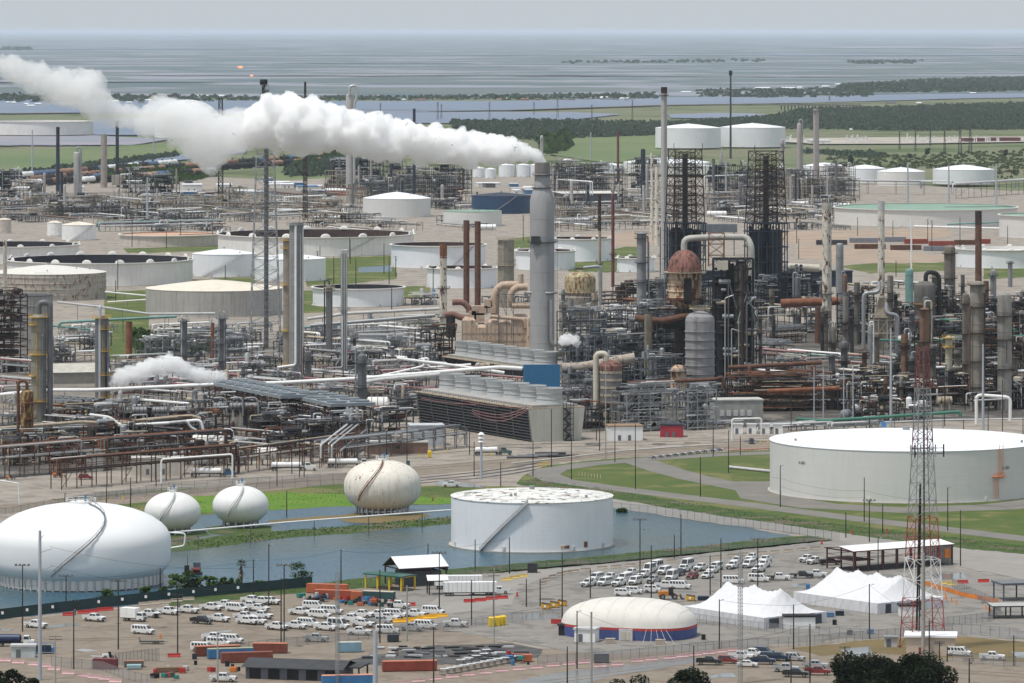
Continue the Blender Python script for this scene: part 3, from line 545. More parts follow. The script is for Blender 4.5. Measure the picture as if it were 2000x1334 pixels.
# ---- spheroids and spheres
def spheroid(lab, u, vb, r, h_, mat, legs, p=2.2, pl=2.6, lr=.94, ribs=0, curb=1.2, top=True, stair=None, low=.22, cat='tank', name='spheroid_tank'):
    k = K(vb); R = r * k; Hh = h_ * k; x, y, _ = G(u, vb); t = thing(name, lab, cat, (x, y, -.1)); mb = MB(); prof = []
    for j in range(21):
        f = j / 20 * pi; c, s_ = cos(f), sin(f)
        e = pl if c > 0 else p; rr = R * abs(s_) ** (2 / e); zz = -Hh / 2 * (abs(c) ** (2 / e)) * (1 if c > 0 else -1)
        prof.append((max(rr, 0), zz + Hh / 2 + curb))
    mb.lathe(prof, mat, n=72); mb.build('shell', t)
    for i in range(ribs):
        a = 2 * pi * i / ribs; pts = [(q[0] * 1.002 * cos(a), q[0] * 1.002 * sin(a), q[1]) for q in prof[7:20]]
        MB().tube(pts, .07, mat, 4).build('weld_seam', t)
    n = legs
    rl0 = R * lr; zr = next(q[1] for q in prof if q[0] >= rl0 * .98) + .3
    for i in range(n):
        a = 2 * pi * i / n; o = MB().tube([(0, 0, 0), (0, 0, zr)], .28 * max(1, R / 18), WG, 6); o.build('leg', t, (rl0 * cos(a), rl0 * sin(a), 0))
    if top:
        mb = MB(); mb.cyl(0, 0, Hh + curb - .3, Hh + curb + .5, R * .12, W, n=16)
        q = [2 * pi * i / 14 for i in range(15)]; rr = R * .17
        mb.tube([(rr * cos(a), rr * sin(a), Hh + curb + 1.4) for a in q], .08, W, 4); mb.tube([(rr * cos(a), rr * sin(a), Hh + curb + .8) for a in q], .06, W, 4)
        for a in q: mb.bar((rr * cos(a), rr * sin(a), Hh + curb - .8), (rr * cos(a), rr * sin(a), Hh + curb + 1.4), .07, W)
        mb.cyl(R * .05, 0, Hh + curb, Hh + curb + 2.4, .3, BLC, n=6); mb.cyl(-R * .06, 0, Hh + curb, Hh + curb + 1.8, .25, GRY, n=6); mb.build('top_platform', t)
    if stair is not None:
        a, mt_ = stair; st = MB(); pts = []
        for q in prof[7:20]:
            w_ = a + (q[1] - prof[7][1]) / Hh * 1.0; pts.append(((q[0] + .5) * cos(w_), (q[0] + .5) * sin(w_), q[1] + .3))
        st.tube(pts, .22, mt_, 4); st.tube([(p_[0], p_[1], p_[2] + 1) for p_ in pts], .08, mt_, 4)
        for p_ in pts: st.bar(p_, (p_[0], p_[1], p_[2] + 1), .07, mt_)
        st.build('stairway', t)
    return t, R, Hh
SPH = mt('sphere_white', (.72, .72, .70), .5, var=.05, streak=.12)
t, R, Hh = spheroid('giant white spheroid tank bulging over the pond on a ring of short legs', 158, 1137, 176, 149, mt('spheroid_white', (.76, .77, .77), .45, var=.04, scale=.05), 62, 2.05, 4.6, .9, stair=(pi * 1.42, GRY), curb=1.0)
MB().lathe([(R * .9, .2), (R * .9, Hh * .16)], WTO, n=72).build('skirt', t)
b = MB(); b.lathe([(R * .74, Hh * .73 + 1.6), (R * .95, Hh * .62), (R * 1.0, Hh * .5)], W, n=72)
spheroid('round white sphere on legs beside the giant spheroid, first of the pair', 337, 1041, 55, 77, SPH, 14, 2, 2.1, .62, stair=(pi * 1.35, WG), curb=.7, name='gas_sphere')
spheroid('round white sphere on legs in the flooded lawn, second of the pair', 470, 1028, 55, 76, SPH, 14, 2, 2.1, .62, stair=(pi * 1.35, WG), curb=.7, name='gas_sphere')
spheroid('cream oval tank streaked with rust along its diagonal stair', 747, 1001, 75, 99, mt('oval_cream', (.70, .66, .58), .6, var=.06, streak=.4, rust=.04, rcol=(.32, .15, .06), rscale=.25, rz=.25), 26, 2.2, 2.5, .68, ribs=16, stair=(pi * 1.28, RSO), curb=.7)
# ------------------------------------------------------------------ process equipment
A30 = radians(30)
def ring_platform(parent, R, z, m, a0=0., a1=2 * pi, w_=1.3, name='platform'):
    mb = MB(); n = 14; q = [a0 + (a1 - a0) * i / n for i in range(n + 1)]
    for i in range(n):
        a, b = q[i], q[i + 1]; mb.quad((R * cos(a), R * sin(a), z), ((R + w_) * cos(a), (R + w_) * sin(a), z), ((R + w_) * cos(b), (R + w_) * sin(b), z), (R * cos(b), R * sin(b), z), m)
        mb.quad(((R + w_) * cos(a), (R + w_) * sin(a), z - .25), ((R + w_) * cos(b), (R + w_) * sin(b), z - .25), ((R + w_) * cos(b), (R + w_) * sin(b), z + .05), ((R + w_) * cos(a), (R + w_) * sin(a), z + .05), m)
    for h_ in (.6, 1.2): mb.tube([((R + w_) * cos(a), (R + w_) * sin(a), z + h_) for a in q], .05, m, 4, caps=False)
    for a in q[::2]: mb.bar(((R + w_) * cos(a), (R + w_) * sin(a), z), ((R + w_) * cos(a), (R + w_) * sin(a), z + 1.2), .06, m)
    return mb.build(name, parent)
def ladder(parent, x, y, z0, z1, m, w_=.35):
    mb = MB(); mb.bar((x - w_, y, z0), (x - w_, y, z1), .08, m); mb.bar((x + w_, y, z0), (x + w_, y, z1), .08, m); z = z0
    while z < z1: mb.bar((x - w_, y, z), (x + w_, y, z), .05, m); z += .8
    return mb.build('ladder', parent)
def column(lab, u, vb, vt, wp, m=GRY, plats=(), pm=YEL, goose=None, gm=SIL, side=(), cap='dome', lad=True, skirt=None, cat='column', name='process_tower', rings=6, group=None, taper=None):
    k = K(vb); R = wp * k / 2; Hh = (vb - vt) * k; x, y, _ = G(u, vb); t = thing(name, lab, cat, (x, y, -.1), 0, group); mb = MB()
    if skirt: mb.cyl(0, 0, 0, Hh * skirt[0], R * 1.03, skirt[1], n=20)
    r1 = R * (taper or 1)
    prof = [(R, 0)]
    for i in range(1, rings):
        z = Hh * i / rings; r_ = R + (r1 - R) * i / rings; prof += [(r_, z - .12), (r_ + .1, z - .08), (r_ + .1, z + .08), (r_, z + .12)]
    if cap == 'dome': prof += [(r1, Hh - r1 * .6)] + [(r1 * cos(q), Hh - r1 * .6 + r1 * .6 * sin(q)) for q in (.4, .8, 1.2, pi / 2)]
    else: prof += [(r1, Hh)]
    mb.lathe(prof, m, n=24)
    if cap != 'dome': mb.lathe([(r1, Hh), (r1 * .85, Hh), (r1 * .85, Hh - 2), (0, Hh - 2)], BLK, n=20)
    mb.build('shell', t)
    for i, f in enumerate(plats):
        f, a0, a1 = (f if isinstance(f, tuple) else (f, 0, 360)); ring_platform(t, R + (r1 - R) * f, Hh * f, pm, radians(a0), radians(a1))
    if lad and plats: ladder(t, R * .3 * (1 if u % 2 else -1), -R - .5, 0, Hh * .98, pm)
    if goose:                                                # overhead line: (side +1/-1, end row fraction, radius factor)
        s, f, rf = goose; r = R * rf; X = s * (R + r + .3)
        MB().bend([(0, -R * .2, Hh - r), (0, -R * .2, Hh + R * 1.1 + r), (X, -R * .2, Hh + R * 1.1 + r), (X, -R * .2, Hh * f)], r, gm, 10, r * 2.6).build('overhead_pipe', t)
    for (dx, z0, z1, r, pm_) in side:                       # vertical side pipes in units of R / Hh
        MB().bend([(dx * R, -R * .9, Hh * z0), (dx * R, -R * .9, Hh * z1), (dx * R * .6, -R * .4, Hh * z1 + .3)], r * R, pm_, 6).build('side_pipe', t)
    return t, R, Hh
def stack(lab, u, vb, vt, wp, m, top=None, plats=(), rings=8, taper=.92, cat='chimney', name='chimney', group=None, pm=RSD):
    t, R, Hh = column(lab, u, vb, vt, wp, m, plats, pm, cap='open', cat=cat, name=name, rings=rings, taper=taper, group=group, lad=bool(plats))
    if top: MB().lathe([(R * taper * 1.04, Hh * (1 - top[0])), (R * taper * 1.04, Hh + .1)], top[1], n=20).build('stack_tip', t)
    return t, R, Hh
def lattice(mb, w0, w1, z0, z1, n, m, t_=.25, legs=4, x0=0., y0=0., brace=True):
    """tapering braced mast; w are side widths"""
    A = [(-1, -1), (1, -1), (1, 1), (-1, 1)] if legs == 4 else [(cos(a), sin(a)) for a in (-pi / 2, pi / 6, pi * 5 / 6)]
    f_ = .5 if legs == 4 else .577
    lv = [(z0 + (z1 - z0) * i / n, (w0 + (w1 - w0) * i / n) * f_) for i in range(n + 1)]
    P = [[(x0 + a[0] * w_, y0 + a[1] * w_, z) for a in A] for z, w_ in lv]; q = len(A)
    for j in range(q): mb.bar(P[0][j], P[-1][j], t_, m)
    for i in range(n):
        for j in range(q):
            j2 = (j + 1) % q; mb.bar(P[i + 1][j], P[i + 1][j2], t_ * .6, m)
            if brace: mb.bar(P[i][j], P[i + 1][j2], t_ * .5, m); mb.bar(P[i][j2], P[i + 1][j], t_ * .5, m)
def P3(u, v, vb):
    """point at the distance whose ground is row vb, seen at (u,v)"""
    y = Yv(vb); return ((u - 1000) * y / F, y, H - (v - V0) * y / F)
def pipe_px(lab, pts, vb, rpx, m, name='pipeline', cat='pipe', n=8, vbs=None, supports=None, group=None):
    """one run of pipe through photo points; vb ground row of its distance (or one per point)"""
    vs = vbs or [vb] * len(pts); P = [P3(u, v, q) for (u, v), q in zip(pts, vs)]; O = (P[0][0], P[0][1], 0); r = rpx * K(vs[0])
    t = thing(name, lab, cat, O, 0, group); L = [(p[0] - O[0], p[1] - O[1], p[2]) for p in P]
    MB().bend(L, r, m, n, r * 3).build('pipe', t)
    fl = MB()
    for a, b in zip(L, L[1:]):
        d = sqrt(sum((x - y) ** 2 for x, y in zip(a, b)))
        for i in range(1, int(d / (r * 16)) + 1):
            f = i * r * 16 / d
            if f < .95: c = tuple(x + (y - x) * f for x, y in zip(a, b)); e = tuple((y - x) / d * r * .25 for x, y in zip(a, b)); fl.tube([tuple(x - y for x, y in zip(c, e)), tuple(x + y for x, y in zip(c, e))], r * 1.2, m, n)
    if fl.v: fl.build('flange', t)
    if supports:
        for a, b in zip(L, L[1:]):
            d = hypot(b[0] - a[0], b[1] - a[1])
            if d < 5: continue
            for i in range(int(d / supports) + 1):
                f = (i + .5) * supports / d
                if f < 1:
                    c = tuple(x + (y - x) * f for x, y in zip(a, b)); MB().bar((0, 0, 0), (0, 0, c[2] - r), .28, GRY).build('post', t, (c[0], c[1], 0))
    return t
def steel_frame(mb, w_, d, lv, nx, ny, m, t_=.35, brace=.5, rr=None):
    xs = [-w_ / 2 + w_ * i / nx for i in range(nx + 1)]; ys = [-d / 2 + d * i / ny for i in range(ny + 1)]; top = lv[-1]
    for x in xs:
        for y in ys: mb.bar((x, y, 0), (x, y, top), t_, m)
    for z in lv:
        for y in ys: mb.bar((xs[0], y, z), (xs[-1], y, z), t_ * .8, m)
        for x in xs: mb.bar((x, ys[0], z), (x, ys[-1], z), t_ * .8, m)
    zz = [0] + list(lv)
    for i in range(len(zz) - 1):
        for x, x2 in zip(xs, xs[1:]):
            for y in (ys[0], ys[-1]):
                if rr.random() < brace: mb.bar((x, y, zz[i]), (x2, y, zz[i + 1]), t_ * .5, m)
def unit(lab, u, vb, wp, hp, seed, m=GRY, pm=(WG, GAL, SIL), vm=(WG, SIL, TAN, GRY), dm=12., nx=None, levels=None, rot=A30, detail=1., cat='process unit', name='process_unit', rail=GRY, group=None, brace=.5, tall=2, bulk=0.):
    """open steel structure with decks, drums, exchangers and piping"""
    rr = random.Random(seed); k = K(vb); w_ = wp * k / cos(rot) * .92 if abs(rot) < 1.2 else wp * k; h_ = hp * k; x, y, _ = G(u, vb)
    t = thing(name, lab, cat, (x, y, -.1), rot, group); nx = nx or max(1, round(w_ / 7)); nl = levels or max(1, round(h_ / 4.6)); ny = max(1, round(dm / 7))
    lv = [h_ * (i + 1) / nl * (.97 if i < nl - 1 else 1) for i in range(nl)]
    mb = MB(); steel_frame(mb, w_, dm, lv, nx, ny, m, .42, brace, rr); mb.build('frame', t)
    for i, z in enumerate(lv):
        if rr.random() < .88:
            a = rr.uniform(0, .2) * w_; b = rr.uniform(.7, 1) * w_; mb = MB(); mb.box(-w_ / 2 + a, -dm / 2, z - .15, -w_ / 2 + b, dm / 2, z, GRD)
            for hh in (.6, 1.15): mb.bar((-w_ / 2 + a, -dm / 2, z + hh), (-w_ / 2 + b, -dm / 2, z + hh), .06, rail)
            q = -w_ / 2 + a
            while q < -w_ / 2 + b: mb.bar((q, -dm / 2, z), (q, -dm / 2, z + 1.15), .06, rail); q += 1.6
            mb.build('deck', t)
    zz = [0] + lv
    if bulk:
        for i in range(len(lv)):
            for j in range(nx):
                if rr.random() < bulk: q = w_ / nx; MB().cbox(-w_ / 2 + q * (j + .5), dm * .1, zz[i], q * rr.uniform(.6, .95), dm * rr.uniform(.3, .6), (zz[i + 1] - zz[i]) * rr.uniform(.7, .95), rr.choice((BLK, GRD, RSD))).build('casing', t)  # opaque dark infill boxes added to blacken the inside of the frame
    for i in range(len(zz)):
        gap = (zz[i + 1] - zz[i]) if i < len(zz) - 1 else 4.5
        nx_ = int(w_ / 4.2 * detail + rr.random())
        for j in range(nx_):
            q = rr.random(); px = rr.uniform(-w_ / 2 + 1.5, w_ / 2 - 1.5); py = rr.uniform(-dm / 2 + 1, dm / 2 - 1.5) * .8; vm_ = rr.choice(vm)
            if q < .38: r = min(gap * .3, rr.uniform(.6, 1.5)); L_ = rr.uniform(3, 8); MB().hcyl(px, py, zz[i] + r + .5, L_, r, vm_, rr.choice((0, 0, pi / 2)), 12).build('drum', t)
            elif q < .6: r = rr.uniform(.5, 1.3); h2 = gap * rr.uniform(.6, 1.5 if i == len(zz) - 1 else .9); MB().lathe([(r, zz[i]), (r, zz[i] + h2 * .85), (r * .7, zz[i] + h2 * .97), (0, zz[i] + h2)], vm_, px, py, 12).build('vessel', t)
            elif q < .72: MB().cbox(px, py, zz[i], rr.uniform(1.5, 4), rr.uniform(1.5, 3), gap * rr.uniform(.3, .7), vm_, 0).build('equipment_box', t)
            else:
                r = rr.uniform(.14, .4); a = rr.uniform(-w_ / 2, w_ / 2 - 3); L_ = rr.uniform(3, w_ * .6); z = zz[i] + gap * rr.uniform(.2, .8); m_ = rr.choice(pm)
                MB().bend([(a, py, z - gap * .5), (a, py, z), (a + L_, py, z), (a + L_, py, z - gap * .6)], r, m_, 6).build('pipe', t)
        for j in range(int(w_ / 3.6 * detail)):                 # long runs along the front
            r = rr.uniform(.1, .32); z = zz[i] + gap * rr.uniform(.15, .85); a = rr.uniform(-w_ * .6, 0); b = rr.uniform(0, w_ * .6)
            MB().tube([(a, -dm / 2 + rr.uniform(-.6, 2), z), (b, -dm / 2 + rr.uniform(-.6, 2), z)], r, rr.choice(pm), 6).build('pipe', t)
    for j in range(tall):
        px = rr.uniform(-w_ / 2, w_ / 2); z1 = h_ * rr.uniform(1.02, 1.25); r = rr.uniform(.15, .4)
        MB().bend([(px, -dm * .4, .5), (px, -dm * .4, z1), (px + rr.choice((-1, 1)) * rr.uniform(1.5, 4), -dm * .4, z1), (px + 2, -dm * .4, z1 - 3)], r, rr.choice(pm), 6).build('riser_pipe', t)
    return t
def rack(lab, u0, v0, u1, v1, hp, w_=7., n=8, mats=(W, WG, GAL, SIL, TAN), post=GRY, levels=2, seed=1, rmax=.45, bent=7., cat='pipe rack', name='pipe_rack', group=None, loops=.12):
    """elevated pipeway between two ground points"""
    rr = random.Random(seed); a = G(u0, v0); b = G(u1, v1); L_ = hypot(b[0] - a[0], b[1] - a[1]); rot = atan2(b[1] - a[1], b[0] - a[0]); h_ = hp * K((v0 + v1) / 2)
    t = thing(name, lab, cat, (a[0], a[1], -.1), rot, group)
    nb = max(1, int(L_ / bent)); mb = MB()
    lv = [h_ * (1 - .38 * i) for i in range(levels)]
    for s in (-w_ / 2, w_ / 2): mb.bar((0, s, 0), (0, s, h_ + .1), .3, post)
    for z in lv: mb.bar((0, -w_ / 2, z), (0, w_ / 2, z), .3, post)
    me = mb.mesh('bent')
    for i in range(nb + 1): link('bent', me, t, (L_ * i / nb, 0, 0))
    lg = MB()
    for s in (-w_ / 2, w_ / 2): lg.bar((0, s, h_ * .8), (L_, s, h_ * .8), .2, post)
    for i in range(0, nb, 4): lg.bar((L_ * i / nb, -w_ / 2, .5), (L_ * (i + 1) / nb, -w_ / 2, h_ * .8), .16, post)
    lg.build('beam', t)
    for i in range(n):
        r = rr.uniform(.12, rmax) if i % 4 else rmax * rr.uniform(.8, 1.3); z = lv[i % levels] + r + .15; y = -w_ / 2 + .4 + (w_ - .8) * ((i // levels + .5) / (n / levels)); x0 = 0 if rr.random() < .7 else L_ * rr.uniform(0, .3); x1 = L_ if rr.random() < .7 else L_ * rr.uniform(.6, 1)
        if i % levels and rr.random() < .3: y = -w_ / 2 - r
        if rr.random() < loops and L_ > 40:
            c = L_ * rr.uniform(.3, .7); e = rr.uniform(2, 3.5); pts = [(x0, y, z), (c, y, z), (c, y, z + e), (c + 4, y, z + e), (c + 4, y, z), (x1, y, z)]
            MB().bend(pts, r, rr.choice(mats), 6).build('pipe', t)
        else:
            pts = [(x0, y, z), (x1, y, z)]
            if rr.random() < .5: pts = [(x0, y, z - h_ * .6)] + pts
            if rr.random() < .5: pts = pts + [(x1, y, z - h_ * .6)]
            MB().bend(pts, r, rr.choice(mats), 8 if r > .3 else 6).build('pipe', t)
    return t
# ------------------------------------------------------------------ the plant: named equipment
# left side
t,R,Hh=column('grey column with yellow railings and a silver gooseneck pipe at the plant edge',76,820,612,30,mt('olive_grey_steel',(.23,.23,.20),.6,.1,streak=.4),((.18,120,330),(.42,0,250),(.62,120,400),(.90,100,260),(.97,0,360)),YEL,(1,.02,.38),GRY,side=((.6,.05,.8,.14,GRY),(-.2,.1,.95,.1,YEL)),cat='column')
t,R,Hh=column('grey column with a silver pipe up its face and yellow platforms on one side',199,796,616,27,GRY,((.12,250,420),(.36,260,430),(.62,270,430),(.86,260,420),(.98,0,360)),YEL,side=((-.2,.02,1.1,.22,LPOLE),(.7,.1,.55,.1,GRD),(.95,.2,.9,.13,mt('blue_grey_pipe',(.14,.17,.24)))))
column('rust-eaten yellow vessel with dark rusty gooseneck pipe',53,885,760,25,RYE,((.55,250,400),(.8,240,400)),RSO,(-1,.2,.26),RST,cat='vessel',name='process_vessel')
stack('thin red-brown stack rising from the dark frame at the picture edge',10,700,470,8,RW,plats=(.5,))
unit('dark rusted steel frame at the picture edge below the thin red-brown stack',8,725,66,150,31,RSD,(RST,RSD,GRD),(RSD,GRD),16,levels=9,tall=1,rail=RSO)
stack('short orange-rust stack behind the front pipeways',252,702,628,13,RSO,rings=3,taper=1)
stack('thin orange-rust stack beside the slim grey column',415,700,630,7,RSO,rings=3,taper=1)
column('slim grey column with open railed top, first of a pair',359,722,622,14,GRY,(.3,.6,.95),GRY,side=((-.5,.1,1.05,.2,SIL),))
column('slim grey column with open railed top, second of the pair',434,732,618,15,GRY,(.25,.55,.8,.97),GRY,side=((.6,.1,1.08,.18,GAL),(-.7,.3,1.1,.15,GAL)))
column('broad brownish column joined to the tallest grey column',561,722,466,16,mt('brown_grey_steel',(.26,.24,.21),.6,streak=.3),((.04,90,270),(.3,90,280),(.65,90,270),(.93,90,280),(.99,0,360)),YEL,cap='open')
t,R,Hh=column('tallest grey column of the left unit with a white pipe bent at its foot',579,742,435,28,mt('mid_grey_steel',(.25,.255,.26),.55,.1,streak=.3),(.99,),GAL,side=((.95,.02,.97,.1,SIL),(.6,.1,.93,.07,SIL)),cap='flat',rings=10)
MB().bend([(-R*.05,-R*1.15,Hh*.99),(-R*.05,-R*1.2,Hh*.10),(-R*2.6,-R*1.2,Hh*.085)],R*.17,W,10).build('downcomer',t)
column('slim grey column with rusty bell top and thin side pipe',643,710,556,13,GRY,(.93,.97),TAN,(-1,.3,.22),GRD)
t,R,Hh=column('slender column wrapped by three silver pipes',672,738,495,13,GAL,(.55,),GAL,cap='open')
for dx in(-.55,.1,.75):MB().bend([(dx*R,-R*1.2,0 if dx>0 else Hh*.1),(dx*R,-R*1.2,Hh*1.03),(dx*R+.8,-R,Hh*1.03)],R*.22,SIL,8).build('riser_pipe',t)
MB().bend([(-R*.5,-R*1.5,Hh*.5),(-R*.5,-R*1.5,Hh*.09),(-R*5,-R*1.5,Hh*.085)],R*.22,W,8).build('foot_pipe',t)
column('short dark column with gooseneck pipe before the air coolers',602,752,684,13,GRY,(.7,),GRD,(-1,.3,.22),RST)
column('short grey column with gooseneck top standing before the air coolers',707,812,690,18,GRY,(.45,.85),GRD,(-1,.3,.2),GAL)
# flare mast
k=K(680);Hh=(680-165)*k;x,y,_=G(518,680);t=thing('flare_tower','tall lattice flare tower crossing the steam with a black burner tip','flare tower',(x,y,0))
mb=MB();lattice(mb,60*k,34*k,0,(680-300)*k,15,GAL,.4,4);lattice(mb,34*k,12*k,(680-300)*k,Hh,7,GAL,.35,4);mb.build('mast',t)
MB().cyl(2*k,0,0,Hh-10*k,4.5*k,GRY,n=12).build('riser_pipe',t)
mb=MB();mb.cyl(-3*k,0,Hh-24*k,Hh+8*k,3.4*k,BLK,n=10);mb.lathe([(6*k,Hh-2*k),(8*k,Hh+4*k),(7*k,Hh+10*k)],BLK,-3*k,0,10);mb.build('burner_tip',t);ring_platform(t,6*k,Hh-22*k,BLK)
k=K(430);x,y,_=G(596,430);t=thing('radio_mast','thin dark lattice mast poking above the steam','mast',(x,y,0));mb=MB();lattice(mb,9*k,3*k,0,(430-160)*k,22,RSD,.6,3);mb.build('mast',t)
k=K(400);x,y,_=G(431,400);t=thing('radio_mast','stubby dark lattice top left of the flare tower in the steam','mast',(x,y,0));mb=MB();lattice(mb,9*k,7*k,0,(400-192)*k,16,BLK,.8,4);mb.build('mast',t)
# centre
stack('white stack blotched with rust and topped in brown',866,650,476,14,RW,(.16,RSO),plats=(.18,.5),rings=7,taper=.98)
MB().cyl(0,0,0,(655-600)*K(650),9.5*K(650),TAN,n=20)
stack('dark brown stack, left one of the twins',911,592,430,12,RST,rings=5,taper=.98)
stack('dark brown stack, right one of the twins',933,600,432,12,RST,rings=5,taper=.98)
column('stained concrete vessel with railed top behind the steaming stack',988,600,462,32,mt('stained_concrete',(.25,.23,.19),.85,var=.2,streak=.6),(.6,.97),TAN,cat='vessel',name='process_vessel')
stack('slim tan stack with dark sooty tip',1171,612,381,6.5,mt('tan_stack',(.40,.34,.27),.7,streak=.6),(.3,RSD),plats=(.42,),rings=6,taper=.95)
stack('slim maroon stack beside the tan one',1197,560,379,6.5,mt('maroon_steel',(.15,.05,.055),.75,streak=.5),plats=(.35,),rings=6,taper=.95)
k=K(703);x,y,_=G(1059,703);t=thing('chimney','tall grey ribbed stack giving off the long steam plume','chimney',(x,y,0));R=24*k;Hh=(703-318)*k;hb=(703-392)*k;hc=(703-362)*k
prof=[(R,0)]
for i in range(1,9):z=hb*i/9;prof+=[(R,z-.1),(R+.08,z-.05),(R+.08,z+.05),(R,z+.1)]
prof+=[(R,hb),(R*.82,hb+(hc-hb)*.55),(R*.64,hc),(R*.60,Hh)]
mb=MB();mb.lathe(prof,STK,n=40);mb.lathe([(R*.60,Hh),(R*.5,Hh),(R*.5,Hh-6)],GRD,n=32);mb.build('shell',t)
MB().lathe([(R*.62,hc),(R*.62,Hh-.2)],mt('rusty_ribbing',(.22,.20,.19),.8,streak=.6,rust=.15),n=32).build('upper_section',t)
for z,w_ in((hc-1,.9),(Hh*.94,.9),(Hh*.6,1.4)):ring_platform(t,R*(.62 if z>hb else 1),z,GRD,w_=1.4)
ladder(t,R*.5,-R-.3,hb*.1,hb,GRY)
pipe=MB();pipe.bend([(R*1.6,-R*.7,8),(R*.75,-R*.95,8),(R*.75,-R*.95,(703-585)*k)],1.1,GAL,10);pipe.bend([(-R*1.15,-R*.3,(703-571)*k),(R*.7,-R*1.05,(703-571)*k),(R*1.15,-R*.3,(703-571)*k)],.6,GAL,8);pipe.build('side_pipe',t)
MB().cbox(-R*.55,-R*1.05,hb*.73,4.5,2,4,GRD).build('sampling_cabin',t)
mb=MB();mb.bar((R*1.1,0,0),(R*1.1,0,hb),.12,GRD);mb.bar((R*1.25,0,0),(R*1.25,0,hb),.12,GRD)
for i in range(60):z=hb*i/60;mb.bar((R*1.1,0,z),(R*1.25,0,z+hb/60),.08,GRD)
mb.build('cable_ladder',t)
# beige furnaces
k=K(690);x,y,_=G(965,690);t=thing('furnace','row of beige brick furnaces with fat overhead ducts beside the steaming stack','furnace',(x,y,0))
def fb(u0,u1,v0,v1,d,m,name,dy=0):return MB().box((u0-965)*k,dy,(690-v1)*k,(u1-965)*k,dy+d,(690-v0)*k,m).build(name,t)
for u0,u1,v0 in((902,929,626),(929.5,950,640),(950.5,974,630),(974.5,998,634),(998.5,1033,622)):
 fb(u0,u1,v0,690,9,BEI,'furnace_box');c=(u0+u1)/2;w_=(u1-u0)/2
 MB().add([((c-w_-965)*k,-.05,(690-v0)*k),((c+w_-965)*k,-.05,(690-v0)*k),((c+w_*.55-965)*k,3,(690-v0+8)*k),((c-w_*.55-965)*k,3,(690-v0+8)*k),((c-w_-965)*k,9,(690-v0)*k),((c+w_-965)*k,9,(690-v0)*k),((c+w_*.55-965)*k,6,(690-v0+8)*k),((c-w_*.55-965)*k,6,(690-v0+8)*k)],[(0,1,2,3),(4,7,6,5),(0,3,7,4),(1,5,6,2),(3,2,6,7)],BEI).build('furnace_hood',t)
 b=MB()
 for i in range(4):b.bar(((u0+(u1-u0)*i/3-965)*k,-.15,0),((u0+(u1-u0)*i/3-965)*k,-.15,(690-v0)*k),.18,TAN)
 for v in(650,665,680):b.bar(((u0-965)*k,-.2,(690-v)*k),((u1-965)*k,-.2,(690-v)*k),.2,TAN)
 b.build('buckstay',t)
for u0,u1,v0,v1 in((921,952,598,616),(916,930,608,626),(950,968,600,612),(926,946,612,630),(946,958,585,602)):fb(u0,u1,v0,v1,5,BEI,'duct_box',2)
def pf(pts,r,m,name,dy=3,n=12):return MB().bend([((u-965)*k,dy,(690-v)*k)for u,v in pts],r*k,m,n).build(name,t)
pf([(966,625),(966,574),(978,558),(1003,557),(1015,560)],7.5,BEI,'flue_duct',5);pf([(997,600),(997,574),(1008,562),(1030,561)],7,BEI,'flue_duct',3)
pf([(1000,597),(1036,597)],6,BEI,'flue_duct',1);pf([(958,618),(1024,624),(1026,640)],3.8,BEI,'flue_duct',0);pf([(1034,700),(1034,622),(1042,620)],6,BEI,'flue_duct',0);pf([(1017,560),(1017,536)],5.5,BEI,'stub_stack',4)
pf([(883,592),(905,591),(916,604),(916,612)],6,mt('brown_duct',(.20,.10,.08),.7,streak=.4),'flue_duct',6);pf([(868,616),(885,614),(900,622),(925,622)],6,mt('brown_duct',(.20,.10,.08)),'flue_duct',4);pf([(880,620),(880,660)],9,BLK,'flue_duct',4)
mb=MB();mb.bar((9*k,-1,0),(9*k,-1,108*k),.5,GRY)
for u0,u1,v0,v1 in((974,989,575,615),(989,1003,575,615),(974,1003,575,575),(1003,1035,575,575),(974,1036,590,590)):mb.bar(((u0-965)*k,0,(690-v0)*k),((u1-965)*k,0,(690-v1)*k),.3,GRY);mb.bar(((u0-965)*k,0,0),((u0-965)*k,0,(690-v0)*k),.3,GRY)
mb.build('support_frame',t)
unit('dark rusty blower house with round casing left of the beige furnaces',850,704,60,62,77,RSD,(RST,RSO,GRD),(RSD,RST,BLK),12,levels=3)
# dome vessel with rust stains
k=K(620);t,R,Hh=column('dome-topped vessel streaked yellow and rust with a railed crown',1133,632,528,61,mt('yellowed_steel',(.42,.36,.22),.6,streak=.5,rust=.35,rcol=(.2,.09,.03)),(.35,.6),TAN,lad=True,cat='vessel',name='process_vessel',rings=5)
ring_platform(t,R*.3,Hh+1,BLK);MB().bend([(R*.2,-R,Hh+2),(R*1.3,-R,Hh+3),(R*1.3,-R,Hh*.4)],.9,GAL,8).build('overhead_pipe',t);MB().bend([(-R*1.3,-R,Hh*.05),(-R*1.1,-R,Hh*.2),(R*.3,-R,Hh*.18),(R*.3,-R,Hh*.26),(R*1.2,-R,Hh*.24)],.7,WG,8).build('side_pipe',t)
MB().lathe([(R*1.15,0),(R*1.15,Hh*.5),(R,Hh*.56)],mt('dull_cladding',(.22,.20,.17),.7,streak=.6,rust=.2),n=24).build('lower_shell',t)
column('grey railed column with slim side pipes and stout head',1253,640,452,19,mt('mid_grey_steel',(.25,.255,.26)),(.22,.48,.68,.93,.98),GRD,side=((1.3,.1,.95,.12,GRD),(1.5,.3,.9,.1,GAL)))
column('narrow grey column with curved top pipe by the rusted reactor',1290,640,542,12,GRY,(.9,),GRD,(1,.2,.2),GAL)
column('olive-brown column standing below the grey railed column',1266,752,612,15,mt('olive_brown_steel',(.21,.18,.13),.75,streak=.4),(.5,),BLK,cap='open')
